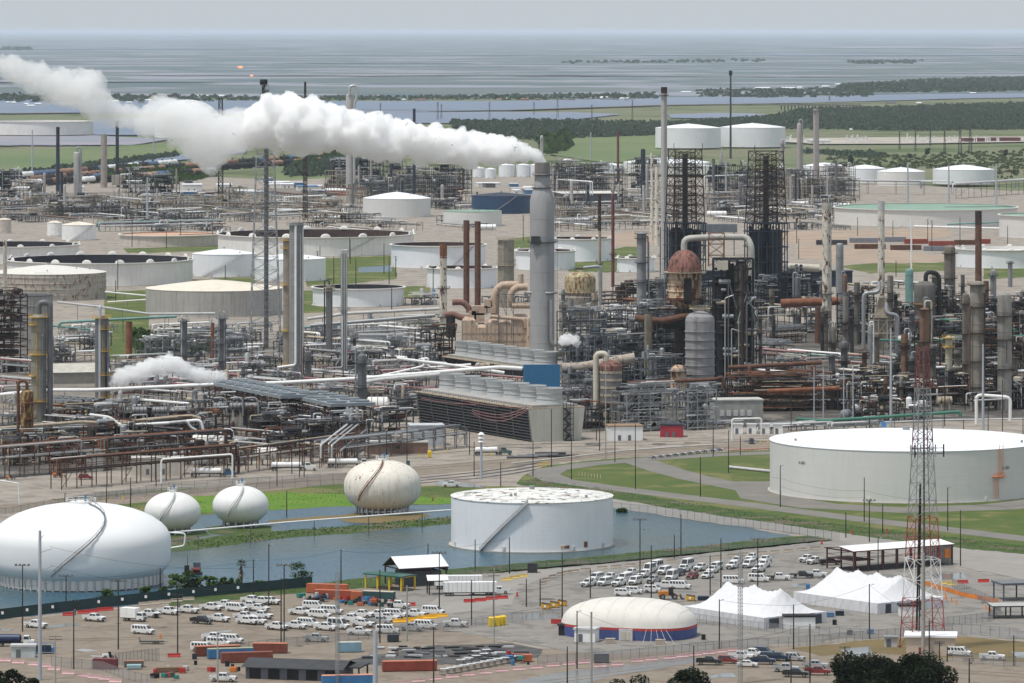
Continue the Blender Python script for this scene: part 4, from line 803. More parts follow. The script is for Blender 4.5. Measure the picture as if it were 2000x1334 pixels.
# derricks
def derrick(lab,u,vb,vm,vt,wp,seed):
 k=K(vb);x,y,_=G(u,vb);t=thing('drilling_derrick',lab,'derrick',(x,y,0),radians(12));w_=wp*k;hm=(vb-vm)*k;ht=(vb-vt)*k
 rr=random.Random(seed);mb=MB();lattice(mb,w_*1.02,w_*.86,hm,ht,8,RSD,.55);lattice(mb,w_*.55,w_*.5,hm,ht*.98,12,RSD,.4,x0=0);mb.build('lattice_tower',t)
 for i in range(1,8):z=hm+(ht-hm)*i/8;c=MB();c.cbox(0,0,z,w_*.9,w_*.12,.3,RST);c.cbox(rr.uniform(-.2,.2)*w_,0,z,w_*.3,w_*.5,.25,RSD);c.build('deck',t)
 for s in(-.46,.46):MB().bar((w_*s,-w_*.4,ht),(w_*s,-w_*.4,ht+12*k),.3,RSD).build('lightning_rod',t)
 MB().cyl(0,0,hm*.2,ht*.97,w_*.09,GRD,n=10).build('drill_stem',t)
 mb=MB();steel_frame(mb,w_*1.1,w_*.9,[hm*q for q in(.18,.36,.54,.72,.9,1)],4,3,NAV,.55,.8,rr);mb.build('base_frame',t)
 for i,q in enumerate((.36,.54,.72,.9,1)):MB().cbox(0,0,hm*q,w_*1.2,w_*1.0,.4,NAV).build('deck',t)
 for i in range(2):MB().cyl((i-.5)*w_*.5,0,0,hm*.92,w_*.24,NAV,n=20).build('coke_drum',t)
 for i in range(30):MB().cbox(rr.uniform(-.45,.45)*w_,rr.uniform(-.35,.2)*w_,hm*rr.uniform(0,.85),w_*rr.uniform(.1,.3),w_*.15,hm*rr.uniform(.06,.16),rr.choice((NAV,BLK,GRD))).build('casing',t)  # dark infill boxes added to make the base solid and black
 for i in range(7):a=rr.uniform(-.5,.5)*w_;MB().cyl(a,-w_*.5,rr.uniform(0,.3)*hm,hm*rr.uniform(.7,1.3),.35,rr.choice((NAV,GRD,RSD)),n=6).build('pipe',t)
 return t
derrick('black lattice coke derrick nearer the tall far column, first of two',1338,590,436,291,62,1)
derrick('black lattice coke derrick standing apart to the east, second of two',1496,600,436,295,64,2)
column('navy steel vessel between the two coke derricks and the grey column',1297,540,440,17,NAV,(.4,.8),NAV,name='process_vessel',cat='vessel')
MB().cyl(0,0,0,1,1,NAV)
x,y,_=G(1415,560);k=K(560);t=thing('coke_shed','long dark blue-black coke handling wall between the derricks','shed',(x,y,0));MB().box(-90*k,0,0,250*k,12,30*k,NAV).build('wall',t);MB().box(-92*k,-1,30*k,252*k,13,31*k,GRD).build('roof',t)
x,y,_=G(1400,500);k=K(500);t=thing('conveyor_bridge','grey conveyor gallery joining the two coke derricks','conveyor',(x,y,0));MB().box(-30*k,0,46*k,40*k,5,62*k,mt('grey_blue_wall',(.12,.135,.16))).build('gallery',t)
for s in(-24,34):MB().bar((s*k,2,0),(s*k,2,46*k),.6,NAV).build('leg',t)
# FCC reactor group
k=K(740);x,y,_=G(1337,740);t=thing('reactor','tall reactor with rusted dome head and rust-streaked belly on a black frame','reactor',(x,y,0));z=lambda v:(740-v)*k;R=34*k
MB().lathe([(R,z(531))]+[(R*cos(q),z(531)+44*k*sin(q))for q in[pi/2*j/9 for j in range(1,10)]],RDOM,n=36).build('dome_head',t)
mb=MB();pr=[(5*k,z(606)),(R*.6,z(598)),(R*.97,z(582))]
for v in(580,568,556,545,533):pr+=[(R*.97,z(v+1)),(R*1.02,z(v)),(R*.97,z(v-1))]
mb.lathe(pr,ROR,n=36);mb.build('shell',t);MB().cbox(5*k,-R,z(592),15*k,3*k,50*k,BLK).build('dark_chute',t)
ring_platform(t,R,z(531),TAN,w_=2.2);ring_platform(t,R,z(583),RST)
mb=MB();mb.cyl(-2*k,0,0,z(604),18*k,RSD,n=24);mb.build('lower_shell',t)
for v in(615,640,665,690,712):ring_platform(t,18*k,z(v),BLK,w_=2)
MB().bend([(-97*k,-8,z(620)),(-40*k,-10,z(625)),(-8*k,-10,z(616)),(15*k,-8,z(616))],6.5*k,RST,12).build('flue_duct',t)
MB().hcyl(-22*k,-6,z(627),40*k,14*k,BLK,0,20).build('black_manifold',t)
pf2=MB();pf2.bend([(-1*k,0,z(492)),(-1*k,0,z(466)),(60*k,0,z(463)),(122*k,0,z(463)),(130*k,-2,z(480)),(131*k,-2,z(560))],6.2*k,mt('overhead_line',(.42,.41,.37),.6,streak=.4),14,26*k);pf2.build('overhead_pipe',t)
MB().cyl(131*k,-2,z(700),z(560),5.6*k,mt('overhead_line',(.42,.41,.37)),n=14).build('downcomer',t)
mb=MB();lattice(mb,30*k,30*k,z(520),z(455),3,RSO,.4,4,62*k,0);mb.build('pipe_support',t)
k=K(765);t,R,Hh=column('grey ribbed vessel with pale dome head and red ladder pipe',1367,765,607,57,mt('ribbed_grey',(.27,.265,.27),.65,streak=.3),(),GRY,cat='vessel',name='process_vessel',rings=8,lad=False)
for f in[.12+.105*i for i in range(7)]:MB().lathe([(R,Hh*f-.12),(R+.5,Hh*f-.1),(R+.5,Hh*f+.1),(R,Hh*f+.12)],GAL,n=28).build('stiffening_ring',t)
ladder(t,-R*.35,-R-.2,0,Hh*1.06,RSO);ring_platform(t,R*.55,Hh+1.2,TAN)
k=K(745);x,y,_=G(1432,745);t=thing('regenerator','black scaffolded tower of vessels under the looping overhead line','tower',(x,y,0));rr=random.Random(5)
mb=MB();steel_frame(mb,78*k,14,[(745-v)*k for v in(725,700,675,650,625,600,575,550,525,505)],5,2,BLK,.5,.7,rr);mb.build('frame',t)
for i,v in enumerate((700,650,600,550,510)):mb=MB();mb.cbox(rr.uniform(-5,5)*k,0,(745-v)*k,66*k,15,.3,BLK);mb.build('deck',t)
MB().lathe([(13*k,0),(13*k,(745-520)*k),(6*k,(745-508)*k),(0,(745-506)*k)],mt('sooty_cladding',(.13,.125,.115),.75,streak=.6),14*k,-4,20).build('vessel',t)
MB().lathe([(11*k,0),(11*k,(745-560)*k),(0,(745-545)*k)],BLK,-22*k,0,20).build('vessel',t)
MB().cyl(16*k,-10,0,(745-515)*k,3.6*k,RSD,n=12).build('downcomer',t)
for i in range(9):a=rr.uniform(-40,38)*k;MB().bend([(a,-8,0),(a,-8,(745-rr.uniform(540,640))*k),(a+4,-8,(745-rr.uniform(560,660))*k)],.3,rr.choice((GAL,GRY,GRD,SIL)),6).build('pipe',t)
MB().box(-36*k,1,0,36*k,9,(745-540)*k,BLK).build('casing',t);MB().box(-14*k,-2,0,2*k,3,(745-515)*k,RSD).build('casing',t)  # opaque dark core boxes added inside the scaffold
for i in range(26):a=rr.uniform(-38,38)*k;z_=rr.uniform(0,200)*k;MB().hcyl(a,-7,z_,rr.uniform(2,6),rr.uniform(.5,1.2),rr.choice((GRD,RSD,GAL,TAN)),0,8).build('drum',t)
MB().cbox(-22*k,-8,(745-525)*k,20*k,4,17*k,mt('cream_cabin',(.5,.46,.38),.7)).build('lift_cabin',t)
column('small rust-blotched vessel with cream dome',1325,768,712,31,ROR,(.8,),GAL,cat='vessel',name='process_vessel',rings=3)
pipe_px('fat beige duct sloping up to a flared rusty end',[(1098,718),(1130,718),(1165,712),(1240,698)],770,9.5,mt('duct_beige',(.36,.31,.26),.7,streak=.5,rust=.15),'flue_duct','duct',16)
pipe_px('long dark red-brown pipe bent down beside the ribbed vessel',[(1225,748),(1398,741),(1412,735),(1412,760)],800,3.6,RST,n=10)
t,R,Hh=column('dark banded silo with rusty dome and cream gooseneck pipe',1193,828,705,43,mt('silo_grey',(.13,.12,.12),.7,streak=.3),(),GRY,cat='silo',name='silo',rings=1,lad=False)
for f in(.33,.45,.57,.69,.81):MB().lathe([(R,Hh*f),(R+.12,Hh*f),(R+.12,Hh*f+1),(R,Hh*f+1)],TAN,n=28).build('pale_band',t)
MB().lathe([(R*1.01,0),(R*1.01,Hh*.22)],mt('beige_skirt',(.36,.31,.24),.8),n=28).build('skirt',t);MB().lathe([(R*1.02,Hh*.86),(R*1.02,Hh*.93),(R*.8,Hh*.985),(0,Hh*1.02)],RDOM,n=28).build('dome_head',t)
MB().bend([(-2,0,Hh),(-2,0,Hh*1.12),(-R-1.6,0,Hh*1.12),(-R-1.6,-1,1)],1.25,mt('cream_pipe',(.5,.46,.38),.6,streak=.3),10,4).build('overhead_pipe',t)
# blue wall
x,y,_=G(1058,790);k=K(790);t=thing('blue_wall','plain blue corrugated wall panel behind the big cooling tower','wall panel',(x,y,0));mb=MB()
for i in range(24):mb.box((-36+i*3)*k,-.12*(i%2),34*k,(-33+i*3)*k,.4,78*k,BLU)
mb.build('panel',t)
for i in range(4):MB().bar(((-34+i*22)*k,1,0),((-34+i*22)*k,1,76*k),.4,GRD).build('post',t)
# right side
stack('white stack spotted with rust patches beside the wide duct',1615,668,396,19,RW,(.05,CONC),plats=(.35,),rings=12,taper=.95)
stack('square-shouldered furnace stack of pale patchy steel',1721,640,393,14,RW,(.07,WG),rings=9,taper=.95)
k=K(680);x,y,_=G(1723,680);t=thing('furnace','box furnace with sloping shoulders and silver elbow ducts under the furnace stack','furnace',(x,y,0));mb=MB();w_=17*k
mb.box(-w_,-w_*.6,0,w_,w_*.6,60*k,mt('tan_furnace',(.30,.25,.19),.75,streak=.6,rust=.1));mb.build('furnace_box',t)
MB().lathe([(w_*1.3,60*k),(w_*.55,98*k)],mt('tan_furnace',(.3,.25,.19)),n=4,a0=pi/4,a1=pi/4+2*pi,smooth=False).build('furnace_hood',t)
for s,v,zt in((-1,570,0),(1,612,0)):MB().bend([(s*w_*.4,-2,(680-v+20)*k),(s*w_*.4,-4,(680-v)*k),(s*w_*(2.2 if s<0 else 1.7),-4,(680-v-2)*k),(s*w_*(2.2 if s<0 else 1.7),-4,0)],4*k,GAL,12).build('flue_duct',t)
mb=MB();steel_frame(mb,w_*3,w_*1.6,[30*k,55*k,66*k],3,1,CONC,.5,.3,rr);mb.build('frame',t)
stack('short dark rusty stack standing over the dirty tall column',1911,560,412,13,RST,(.18,RSD),rings=6,taper=.97)
column('grey dome vessel behind the rust-spotted stack',1640,640,474,15,mt('mid_grey_steel',(.25,.255,.26)),(),GRD,lad=False,cat='vessel',name='process_vessel')
column('teal vessel carrying a thin white vent',1776,600,524,16,TEA,(),GRD,lad=False,cat='vessel',name='process_vessel');stack('thin white vent pipe over the teal vessel',1780,590,426,3.6,W,rings=2,cat='vent',name='vent_pipe')
stack('thick brown dust leg pipe curving to the ground by the rust-spotted stack',1598,670,600,13,RST,rings=2,taper=1,name='dust_leg',cat='duct')
pipe_px('rusty horizontal duct running to the rust-spotted stack',[(1525,592),(1640,588)],660,8,RSO,'flue_duct','duct',12)
pipe_px('white horizontal drum-like duct behind the second derrick',[(1536,521),(1600,524)],590,7.5,mt('cream_pipe',(.5,.46,.38)),'flue_duct','duct',12)
t,R,Hh=column('dark vessel with orange cone shoulder and black gooseneck',1806,668,548,42,mt('sooty_cladding',(.13,.125,.115)),(.3,.62),RSD,cat='vessel',name='process_vessel',rings=4,lad=True)
MB().lathe([(R*1.02,Hh*.58),(R*1.04,Hh*.62),(R*.6,Hh*.84)],mt('orange_cone',(.33,.19,.08),.7,streak=.5),n=28).build('cone_shoulder',t)
MB().bend([(R*.1,0,Hh*.95),(R*.1,0,Hh*1.15),(R*1.35,0,Hh*1.12),(R*1.35,0,Hh*.05)],1.2,BLK,10,5).build('overhead_pipe',t)
k=K(770);t,R,Hh=column('brown and black column with cream hook pipe by the red-white mast',1806,775,600,20,mt('brown_column',(.19,.11,.07),.75,streak=.6),(.35,.62,.98),RSD,(1,.6,.18),mt('cream_pipe',(.5,.46,.38)))
MB().lathe([(R*1.15,Hh*.38),(R*1.15,Hh*.52)],BLK,n=20).build('dark_band',t)
column('slim silver vessel with twin side pipes before the furnace',1699,742,634,9,GAL,(),GRY,(1,.2,.28),W,lad=False)
column('yellow-topped beige column beside the mast',1853,790,655,14,mt('beige_column',(.42,.38,.28),.65,streak=.2),(.84,.97),YEL,lad=False)
column('dirty brown-grey column with tangled top',1855,640,478,22,mt('dirty_column',(.17,.15,.125),.8,streak=.6),(.3,.6,.9),RSD)
column('tallest dirty grey column of the eastern unit',1909,800,548,29,mt('dirty_column2',(.24,.22,.19),.75,streak=.7),(.18,.38,.6,.8,.97),RSD,side=((.9,.05,.9,.1,RSD),(-1.1,.1,.8,.12,RST)))
column('stout grey column closest to the picture edge',1962,800,570,28,mt('dirty_column3',(.25,.24,.22),.7,streak=.5),(.35,.6,.8),RSD,side=((.2,.4,.6,.1,RSD),))
column('slim column between the tall dirty pair',1886,770,572,14,mt('dirty_column',(.17,.15,.125)),(.3,.6,.9),RSD)
column('slim grey column with curled top behind the stout one',1940,640,526,12,mt('mid_grey_steel',(.25,.255,.26)),(.5,.9),GRD)
column('thin grey column far behind the stout one',1973,560,508,9,mt('mid_grey_steel',(.25,.255,.26)),(.9,),GRD)
column('short grey drum column in the pipe field below the furnace',1712,730,650,12,mt('dirty_column',(.17,.15,.125)),(.9,),RSD)
column('grey stub column rising from the pipe field',1625,745,690,13,GRY,(.9,),GRD);column('pale grey stub column by the beige column',1752,748,700,11,GRY,(.8,),GRD)
# far columns and stacks
stack('tall pale far column with a ladder strip',1297,560,170,13,mt('far_column',(.40,.39,.38),.6,var=.06),(.03,RSD),plats=(.96,),rings=8,taper=.9)
stack('white and rust far stack left of the tall far column',1283,480,325,9,RW,rings=4,name='chimney');stack('shorter rusty far stack beside the white and rust one',1273,470,298,6,RW,rings=4)
k=K(310);x,y,_=G(1427,310);t=thing('flare_stack','lone thin dark flare pipe far across the field','flare stack',(x,y,0));MB().cyl(0,0,0,165*k,2.2*k,GRD,r1=1.6*k,n=10).build('riser_pipe',t);MB().cyl(0,0,163*k,172*k,3.4*k,BLK,n=10).build('burner_tip',t)
stack('tall pinkish far column with dark flare head in the far steel unit',1594,375,212,12,mt('pinkish_column',(.38,.34,.33),.7,var=.06),plats=(.97,),rings=6)
MB().cyl(0,0,0,1,1,W)
column('far column with bent silver pipe left of the pinkish one',1561,372,240,9,mt('pinkish_column',(.38,.34,.33)),(.2,),GRY,(1,.1,.3),GAL,lad=False)
column('slim far column near the second derrick',1528,372,272,6,mt('pinkish_column',(.38,.34,.33)),(.9,),GRY)
t,R,Hh=column('far column with a big hooked pipe rising out of the steam',683,395,182,15,mt('far_column',(.4,.39,.38)),(),GRY,lad=False)
MB().bend([(0,-R,Hh*.98),(0,-R,Hh*1.07),(R*2,-R,Hh*1.07),(R*2,-R,Hh*.97),(R*1.2,-R,Hh*.9),(R*1.2,-R,0)],R*.34,SIL,10,R).build('overhead_pipe',t)
stack('dark blue far stub stack above the steam',809,400,212,6,NAV,rings=2)
stack('far black stack left of the silver column',113,385,248,8,NAV,(.1,BLK),rings=4,taper=.85);stack('far black stack with red foot',229,350,236,7,NAV,rings=4,taper=.9,plats=(.1,))
stack('far tan-grey stack between the dark stacks',203,366,262,13,mt('far_tan',(.30,.27,.24),.8,streak=.3),rings=5)
column('far silver column with hooked pipe between the dark stacks',150,384,296,12,mt('far_column',(.4,.39,.38)),(),GRY,(1,.05,.3),GAL,lad=False)
x,y,_=G(231,366);k=K(366);t=thing('boiler_house','small far boiler with pale legs under the dark stack','boiler',(x,y,0));MB().box(-13*k,0,4*k,13*k,10,24*k,mt('far_tan',(.3,.27,.24))).build('casing',t)
for s in(-12,-4,4,12):MB().bar((s*k,0,0),(s*k,0,24*k),.8,CONC).build('leg',t)
MB().lathe([(5*k,0),(2*k,8*k)],RSO,0,3,4).build('breeching',t)
k=K(400);x,y,_=G(1207,400)
stack('maroon far stack over a grey furnace near the long pale shed',1207,395,256,5,mt('maroon_steel',(.15,.05,.055)),rings=3);unit('grey far furnace frame under the maroon stack',1208,396,18,62,90,GRD,(GRY,),(GRD,GRY),12,levels=5)
column('far white process column by the long pale shed',1256,392,290,9,NAV,(.3,.7),GRY);column('thin far grey column behind the steam tip',1058,345,264,6,mt('far_column',(.4,.39,.38)),(.9,),GRY)
# coolers, cooling towers
def cooling_tower(lab,u0,v0,u1,v1,hw,nf,fr,fh,wid,depth,name='cooling_tower',seed=1,louv=True,end=True):
 """long louvred tower between ground points; end face toward the viewer at (u1,v1)"""
 a=G(u1,v1);b=G(u0,v0);L_=hypot(b[0]-a[0],b[1]-a[1]);rot=atan2(b[1]-a[1],b[0]-a[0]);k=K(v1);h_=hw*k
 t=thing(name,lab,'cooling tower',(a[0],a[1],-.1),rot);S=-1 # local +x runs to the far end, depth on local -y
 e=h_*.13;D=depth
 ec=mt('tower_end_panel',(.48,.47,.42),.75,var=.06,streak=.2)
 MB().add([(0,-e*0,0),(0,-D,0),(0,-D-e,h_),(0,e,h_),(.5,0,0),(.5,-D,0),(.5,-D-e,h_),(.5,e,h_)],[(0,1,2,3),(7,6,5,4),(1,5,6,2),(3,2,6,7),(0,3,7,4)],ec).build('end_wall',t)
 MB().add([(L_-.5,0,0),(L_-.5,-D,0),(L_-.5,-D-e,h_),(L_-.5,e,h_)],[(0,1,2,3)],ec).build('end_wall',t)
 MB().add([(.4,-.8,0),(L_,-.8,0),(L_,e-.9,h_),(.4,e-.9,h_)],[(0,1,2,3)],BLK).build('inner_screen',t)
 n=11;nb=7
 if louv:
  me=MB();LV=mt('louvre_blade',(.075,.075,.08),.7,var=.2);seg=L_/nb
  me.add([(0,.1,0),(seg-.3,.1,0),(seg-.3,1.3,-h_/n*.45),(0,1.3,-h_/n*.45),(0,.1,-.12),(seg-.3,.1,-.12),(seg-.3,1.3,-h_/n*.57),(0,1.3,-h_/n*.57)],[(0,1,2,3),(7,6,5,4),(3,2,6,7)],LV);me=me.mesh('louvre')
  for j in range(nb):
   for i in range(1,n+1):link('louvre',me,t,(j*seg+.4,-.9+e*(i/n),h_*i/n))
   MB().bar((j*seg+.2,.3,0),(j*seg+.2,e+.4,h_),.28,GRY).build('post',t)
 dk=MB();dk.box(0,-D-e,h_,L_,e+.3,h_+.4,TAN);dk.build('deck',t)
 MB().box(1,-D+1,h_+.4,L_-1,e-2.2,h_+1.4,mt('fan_plinth',(.36,.35,.33),.7)).build('fan_plinth',t)
 rl=MB();q=0
 while q<L_:rl.bar((q,e,h_+.4),(q,e,h_+1.6),.09,GRD);q+=2.2
 for z in(1.0,1.6):rl.bar((0,e,h_+z),(L_,e,h_+z),.07,GRD);rl.bar((0,e,h_+z),(0,-D-e,h_+z),.07,GRD)
 rl.build('handrail',t)
 fm=mt('fan_cylinder',(.42,.43,.43),.55,var=.06,streak=.15);m2=MB();R=fr*k;H2=fh*k
 m2.lathe([(R*1.0,0),(R*.9,H2*.35),(R*.9,H2*.6),(R*1.02,H2),(R*.96,H2),(R*.84,H2*.5)],fm,n=28);m2.cyl(0,0,0,H2*.5,R*.2,GRD,n=8)
 for f in(.33,.66):m2.lathe([(R*.93,H2*f-.1),(R*.97,H2*f),(R*.93,H2*f+.1)],fm,n=28)
 me=m2.mesh('fan_stack')
 for i in range(nf):link('fan_stack',me,t,(L_*(i+.5)/nf,-D/2-.5,h_+1.4),i*.3)
 if end:
  st=MB();c=-D*.7
  for s in(-1.6,1.6):
   for x_ in(-.3,-3):st.bar((x_,c+s,0),(x_,c+s,h_+2.5),.16,GRD)
  for i in range(7):
   z=h_*i/6;st.cbox(-1.7,c,z,3,3.4,.15,GRD);s=1 if i%2 else-1
   if i<6:st.bar((-.4,c-1.5*s,z),(-.4,c+1.5*s,z+h_/6),.5,GRD)
   for hh in(.6,1.2):st.bar((-3.1,c-1.7,z+hh),(-3.1,c+1.7,z+hh),.08,GRD)
  st.build('stairway',t)
 return t
cooling_tower('big cooling tower with black louvres and a row of pale fan cylinders',819,826,1040,863,64,7,27,31,0,22)
cooling_tower('rear cooling tower whose pale fan cylinders stand before the beige furnaces',866,716,1046,742,20,7,24,27,0,17,end=False,louv=False)
def air_cooler(lab,u0,v0,u1,v1,hp,nf,w_=9.,leg=RSD,deckm=mt('cooler_blue_grey',(.24,.27,.29),.6,var=.15),rows=2,group=None):
 a=G(u0,v0);b=G(u1,v1);L_=hypot(b[0]-a[0],b[1]-a[1]);rot=atan2(b[1]-a[1],b[0]-a[0]);h_=hp*K((v0+v1)/2);t=thing('air_cooler',lab,'air cooler',(a[0],a[1],-.1),rot,group)
 mb=MB();steel_frame(mb,L_,w_*rows,[h_*.45,h_*.85],max(2,int(L_/7)),2,leg,.35,.5,random.Random(int(u0)));o=mb.build('frame',t,(L_/2,0,0))
 me=MB();bx=L_/nf;me.box(.15,-w_*.48,0,bx-.15,w_*.48,1.4,deckm);me.lathe([(min(bx,w_)*.4,1.4),(min(bx,w_)*.42,2.1),(min(bx,w_)*.36,2.1),(min(bx,w_)*.34,1.5),(0,1.5)],deckm,bx/2,0,14);me=me.mesh('fan_bay')
 for r_ in range(rows):
  for i in range(nf):link('fan_bay',me,t,(i*bx,(r_-(rows-1)/2)*w_,h_))
 rr=random.Random(int(v0))
 for i in range(10):z=h_*rr.uniform(.2,.9);y_=-w_*rows/2+rr.uniform(-.8,3);MB().tube([(rr.uniform(0,.2)*L_,y_,z),(L_*rr.uniform(.7,1),y_,z)],rr.uniform(.15,.4),rr.choice((RST,RSO,WG,GRD,SIL)),6).build('pipe',t)
 return t
air_cooler('long bank of blue-grey air cooler fans on dark rusty legs',440,795,590,826,48,9,10);air_cooler('shorter bank of blue-grey air cooler fans ending at the front gooseneck column',592,815,690,838,44,5,10)
air_cooler('bank of small fans on yellow-railed platform by the side-pipe column',100,806,190,812,24,6,7,YEL,GAL,2)
air_cooler('grey far air cooler under the first derrick',1480,690,1530,694,22,4,7,GRY,GAL,2)
air_cooler('pale fan boxes on legs left of the rust-spotted stack',1505,672,1566,668,28,5,6,RST,GAL,1)
# rusty exchanger rack right of the ribbed vessel
unit('long rust-brown exchanger structure under the twin-legged portals',1510,800,190,62,41,RSD,(RST,RSO,RSD,TAN),(RSD,RST,BLK),18,levels=4,detail=1.3,rail=RST,rot=radians(6))
pipe_px('fat rusty header on top of the exchanger structure',[(1422,718),(1605,708)],790,4.2,RST,n=10);pipe_px('ribbed rust-orange duct along the foot of the exchanger structure',[(1500,764),(1640,758)],812,4.5,RSO,n=10)
for i,(u,lab)in enumerate(((1590,'first'),(1608,'second'),(1648,'third'),(1666,'fourth'))):
 t=thing('lightning_pole',f'pale grey straight mast, {lab} of four in front of the exchanger structure','mast',G(u,824));MB().cyl(0,0,0,(824-717)*K(824),.3,LPOLE,r1=.2,n=8).build('pole',t);mb=MB()
 for v in(738,780):mb.bar((-2,0,(824-v)*K(824)),(3,0,(824-v)*K(824)),.16,LPOLE)
 mb.build('crossarm',t)
for u,vb,vt,w_,lab in((1740,833,642,5,'tall pale steel monopole behind the giant tank roof, the taller one'),(1920,838,672,5,'tall pale steel monopole behind the giant tank roof, the shorter one')):
 t=thing('monopole',lab,'mast',G(u,vb));MB().cyl(0,0,0,(vb-vt)*K(vb),w_*K(vb)*.6,LPOLE,r1=w_*K(vb)*.3,n=10).build('pole',t)
# horizontal drums
def drum(lab,u,vb,L_,r,rot,m=WG,legs=True,z=None,name='storage_drum',strip_=None):
 k=K(vb);t=thing(name,lab,'drum',G(u,vb),rot);rr=r*k;zz=(z if z is not None else r*1.4)*k;MB().hcyl(0,0,zz,L_*k,rr,m,0,20).build('shell',t)
 for s in(-.3,.3):MB().cbox(s*L_*k,0,0,.8,rr*1.4,zz,CONC).build('saddle',t)
 for s in(-.33,0,.33):o=MB();o.tube([(s*L_*k-.12,0,zz),(s*L_*k+.12,0,zz)],rr*1.03,GRD,20);o.build('strap',t)
 for s in(-.2,.2):MB().cyl(s*L_*k,0,zz+rr*.9,zz+rr+1,.3,GRD,n=8).build('nozzle',t)
 return t
drum('big white horizontal drum with dark straps over the front pipeway',408,893,62,15,radians(-12),WTO,z=28);drum('white horizontal drum in the front pipe jungle',522,908,38,12,radians(-8),WTO,z=22)
drum('fat pale horizontal drum behind the front gooseneck column',738,818,36,15,0,WTO,z=28)
for i,u in enumerate((272,312,348)):drum(f'{ordinal(i)} dark silver drum of the three behind the tan pipes',u,838,26,8,.1,mt('dull_silver',(.26,.26,.26),.4,.5,streak=.6),z=36)
for i,u in enumerate((430,462,492)):drum(f'{ordinal(i)} silver drum of the three with arching pipes',u,830,24,8,.1,mt('dull_silver',(.26,.26,.26)),z=36);pipe_px(f'{ordinal(i)} silver arch pipe over the three silver drums',[(u-12,778),(u+4,776),(u+12,782),(u+13,812)],836,1.8,GAL)
drum('rusting white horizontal drum right of the black derrick foot',1568,640,60,9,0,mt('rusting_white',(.62,.58,.5)),z=30);drum('cream drum among the dark drums near the mast foot',1845,800,26,8,.2,TAN,z=18);drum('grey end-on drum under the portal masts',1652,822,20,9,1.2,GAL,z=14)
# buildings
def building(lab,u,vb,w_,d,h_,rot,wall,roof,name='building',doors=1,wins=0,overhang=.3,gable=0,ac=0,wm_=GLS,dm_=GRY):
 k=K(vb);t=thing(name,lab,'building',G(u,vb,-.1),rot);a,b,h_=w_*k/2,d/2,h_*k
 MB().box(-a,-b,0,a,b,h_,wall).build('wall',t);mb=MB();o=overhang
 if gable:g=h_+gable*k;mb.add([(-a-o,-b-o,h_),(a+o,-b-o,h_),(a+o,0,g),(-a-o,0,g),(-a-o,b+o,h_),(a+o,b+o,h_)],[(0,1,2,3),(3,2,5,4),(0,3,4),(1,5,2)],roof)
 else:mb.box(-a-o,-b-o,h_,a+o,b+o,h_+.5,roof)
 mb.build('roof',t)
 for i in range(doors):MB().box(-.6,-.08,0,.6,0,2.2,dm_).build('door',t,(-a*.4+i*a*.6,-b-.01,0))
 for i in range(wins):MB().box(-.7,-.06,0,.7,0,1.1,wm_).build('window',t,(-a*.8+(i+.5)*1.6*a/wins,-b-.01,h_*.5))
 for i in range(ac):MB().box(-.9,-1,0,.9,0,2.2,WG).build('air_conditioner',t,(-a*.7+i*1.4*a/max(1,ac),-b,h_*.3))
 return t
building('white block switch house with brown flat roof by the banded silo',1219,858,66,10,27,radians(8),W,ROOFB,doors=2);building('small red hut with dark blue roof beside white pumps',1312,852,44,8,23,radians(-4),mt('red_wall',(.36,.03,.05),.6),NAV,doors=2)
building('grey windowed control house with wall units behind the white cabinets',1438,822,96,12,42,radians(8),mt('grey_wall',(.30,.30,.28),.7),mt('pale_roof',(.45,.44,.41),.7),ac=5,doors=0);building('low brown brick wall house behind the front pipe rack',775,884,118,9,21,radians(7),BRK,mt('pale_roof',(.45,.44,.41)),doors=1,wins=1)
building('pale flat shed beneath the louvres of the big cooling tower',832,868,66,9,38,radians(7),mt('pale_blue_shed',(.42,.44,.46),.6),mt('pale_blue_roof',(.5,.52,.54),.6),doors=1);building('low cream shed under the front pipeway near the tanker truck',308,925,100,8,31,radians(5),mt('cream_wall',(.50,.48,.42),.7),mt('pale_roof',(.45,.44,.41)),doors=2)
building('grey box building in the left front unit',186,918,34,8,30,0,mt('grey_wall',(.3,.3,.28)),GAL);building('broad low shed with grey pitched roof behind the yellow-railed column',152,745,110,26,22,radians(14),mt('grey_brown_wall',(.22,.21,.19),.8),mt('shed_roof',(.44,.42,.37),.8),gable=14,doors=0)
building('long pale shed far behind the steaming stack',1146,396,110,60,20,radians(8),mt('shed_dark_wall',(.12,.13,.15),.7),mt('pale_shed_roof',(.62,.60,.55),.6),doors=0,overhang=2);building('far red-walled shed with white roof',673,380,72,60,10,radians(4),mt('red_wall2',(.38,.05,.06),.6),WH,doors=3,overhang=.5)  # the pale-roofed shed has dark blue-grey wall paint
building('tan pump house behind the short gooseneck columns',695,722,90,14,14,0,mt('tan_wall',(.48,.36,.27),.8),mt('tan_roof',(.55,.5,.42),.8));building('grey sheet building in the central pipe maze',735,688,66,14,34,0,mt('grey_sheet',(.42,.43,.43),.6),GAL)
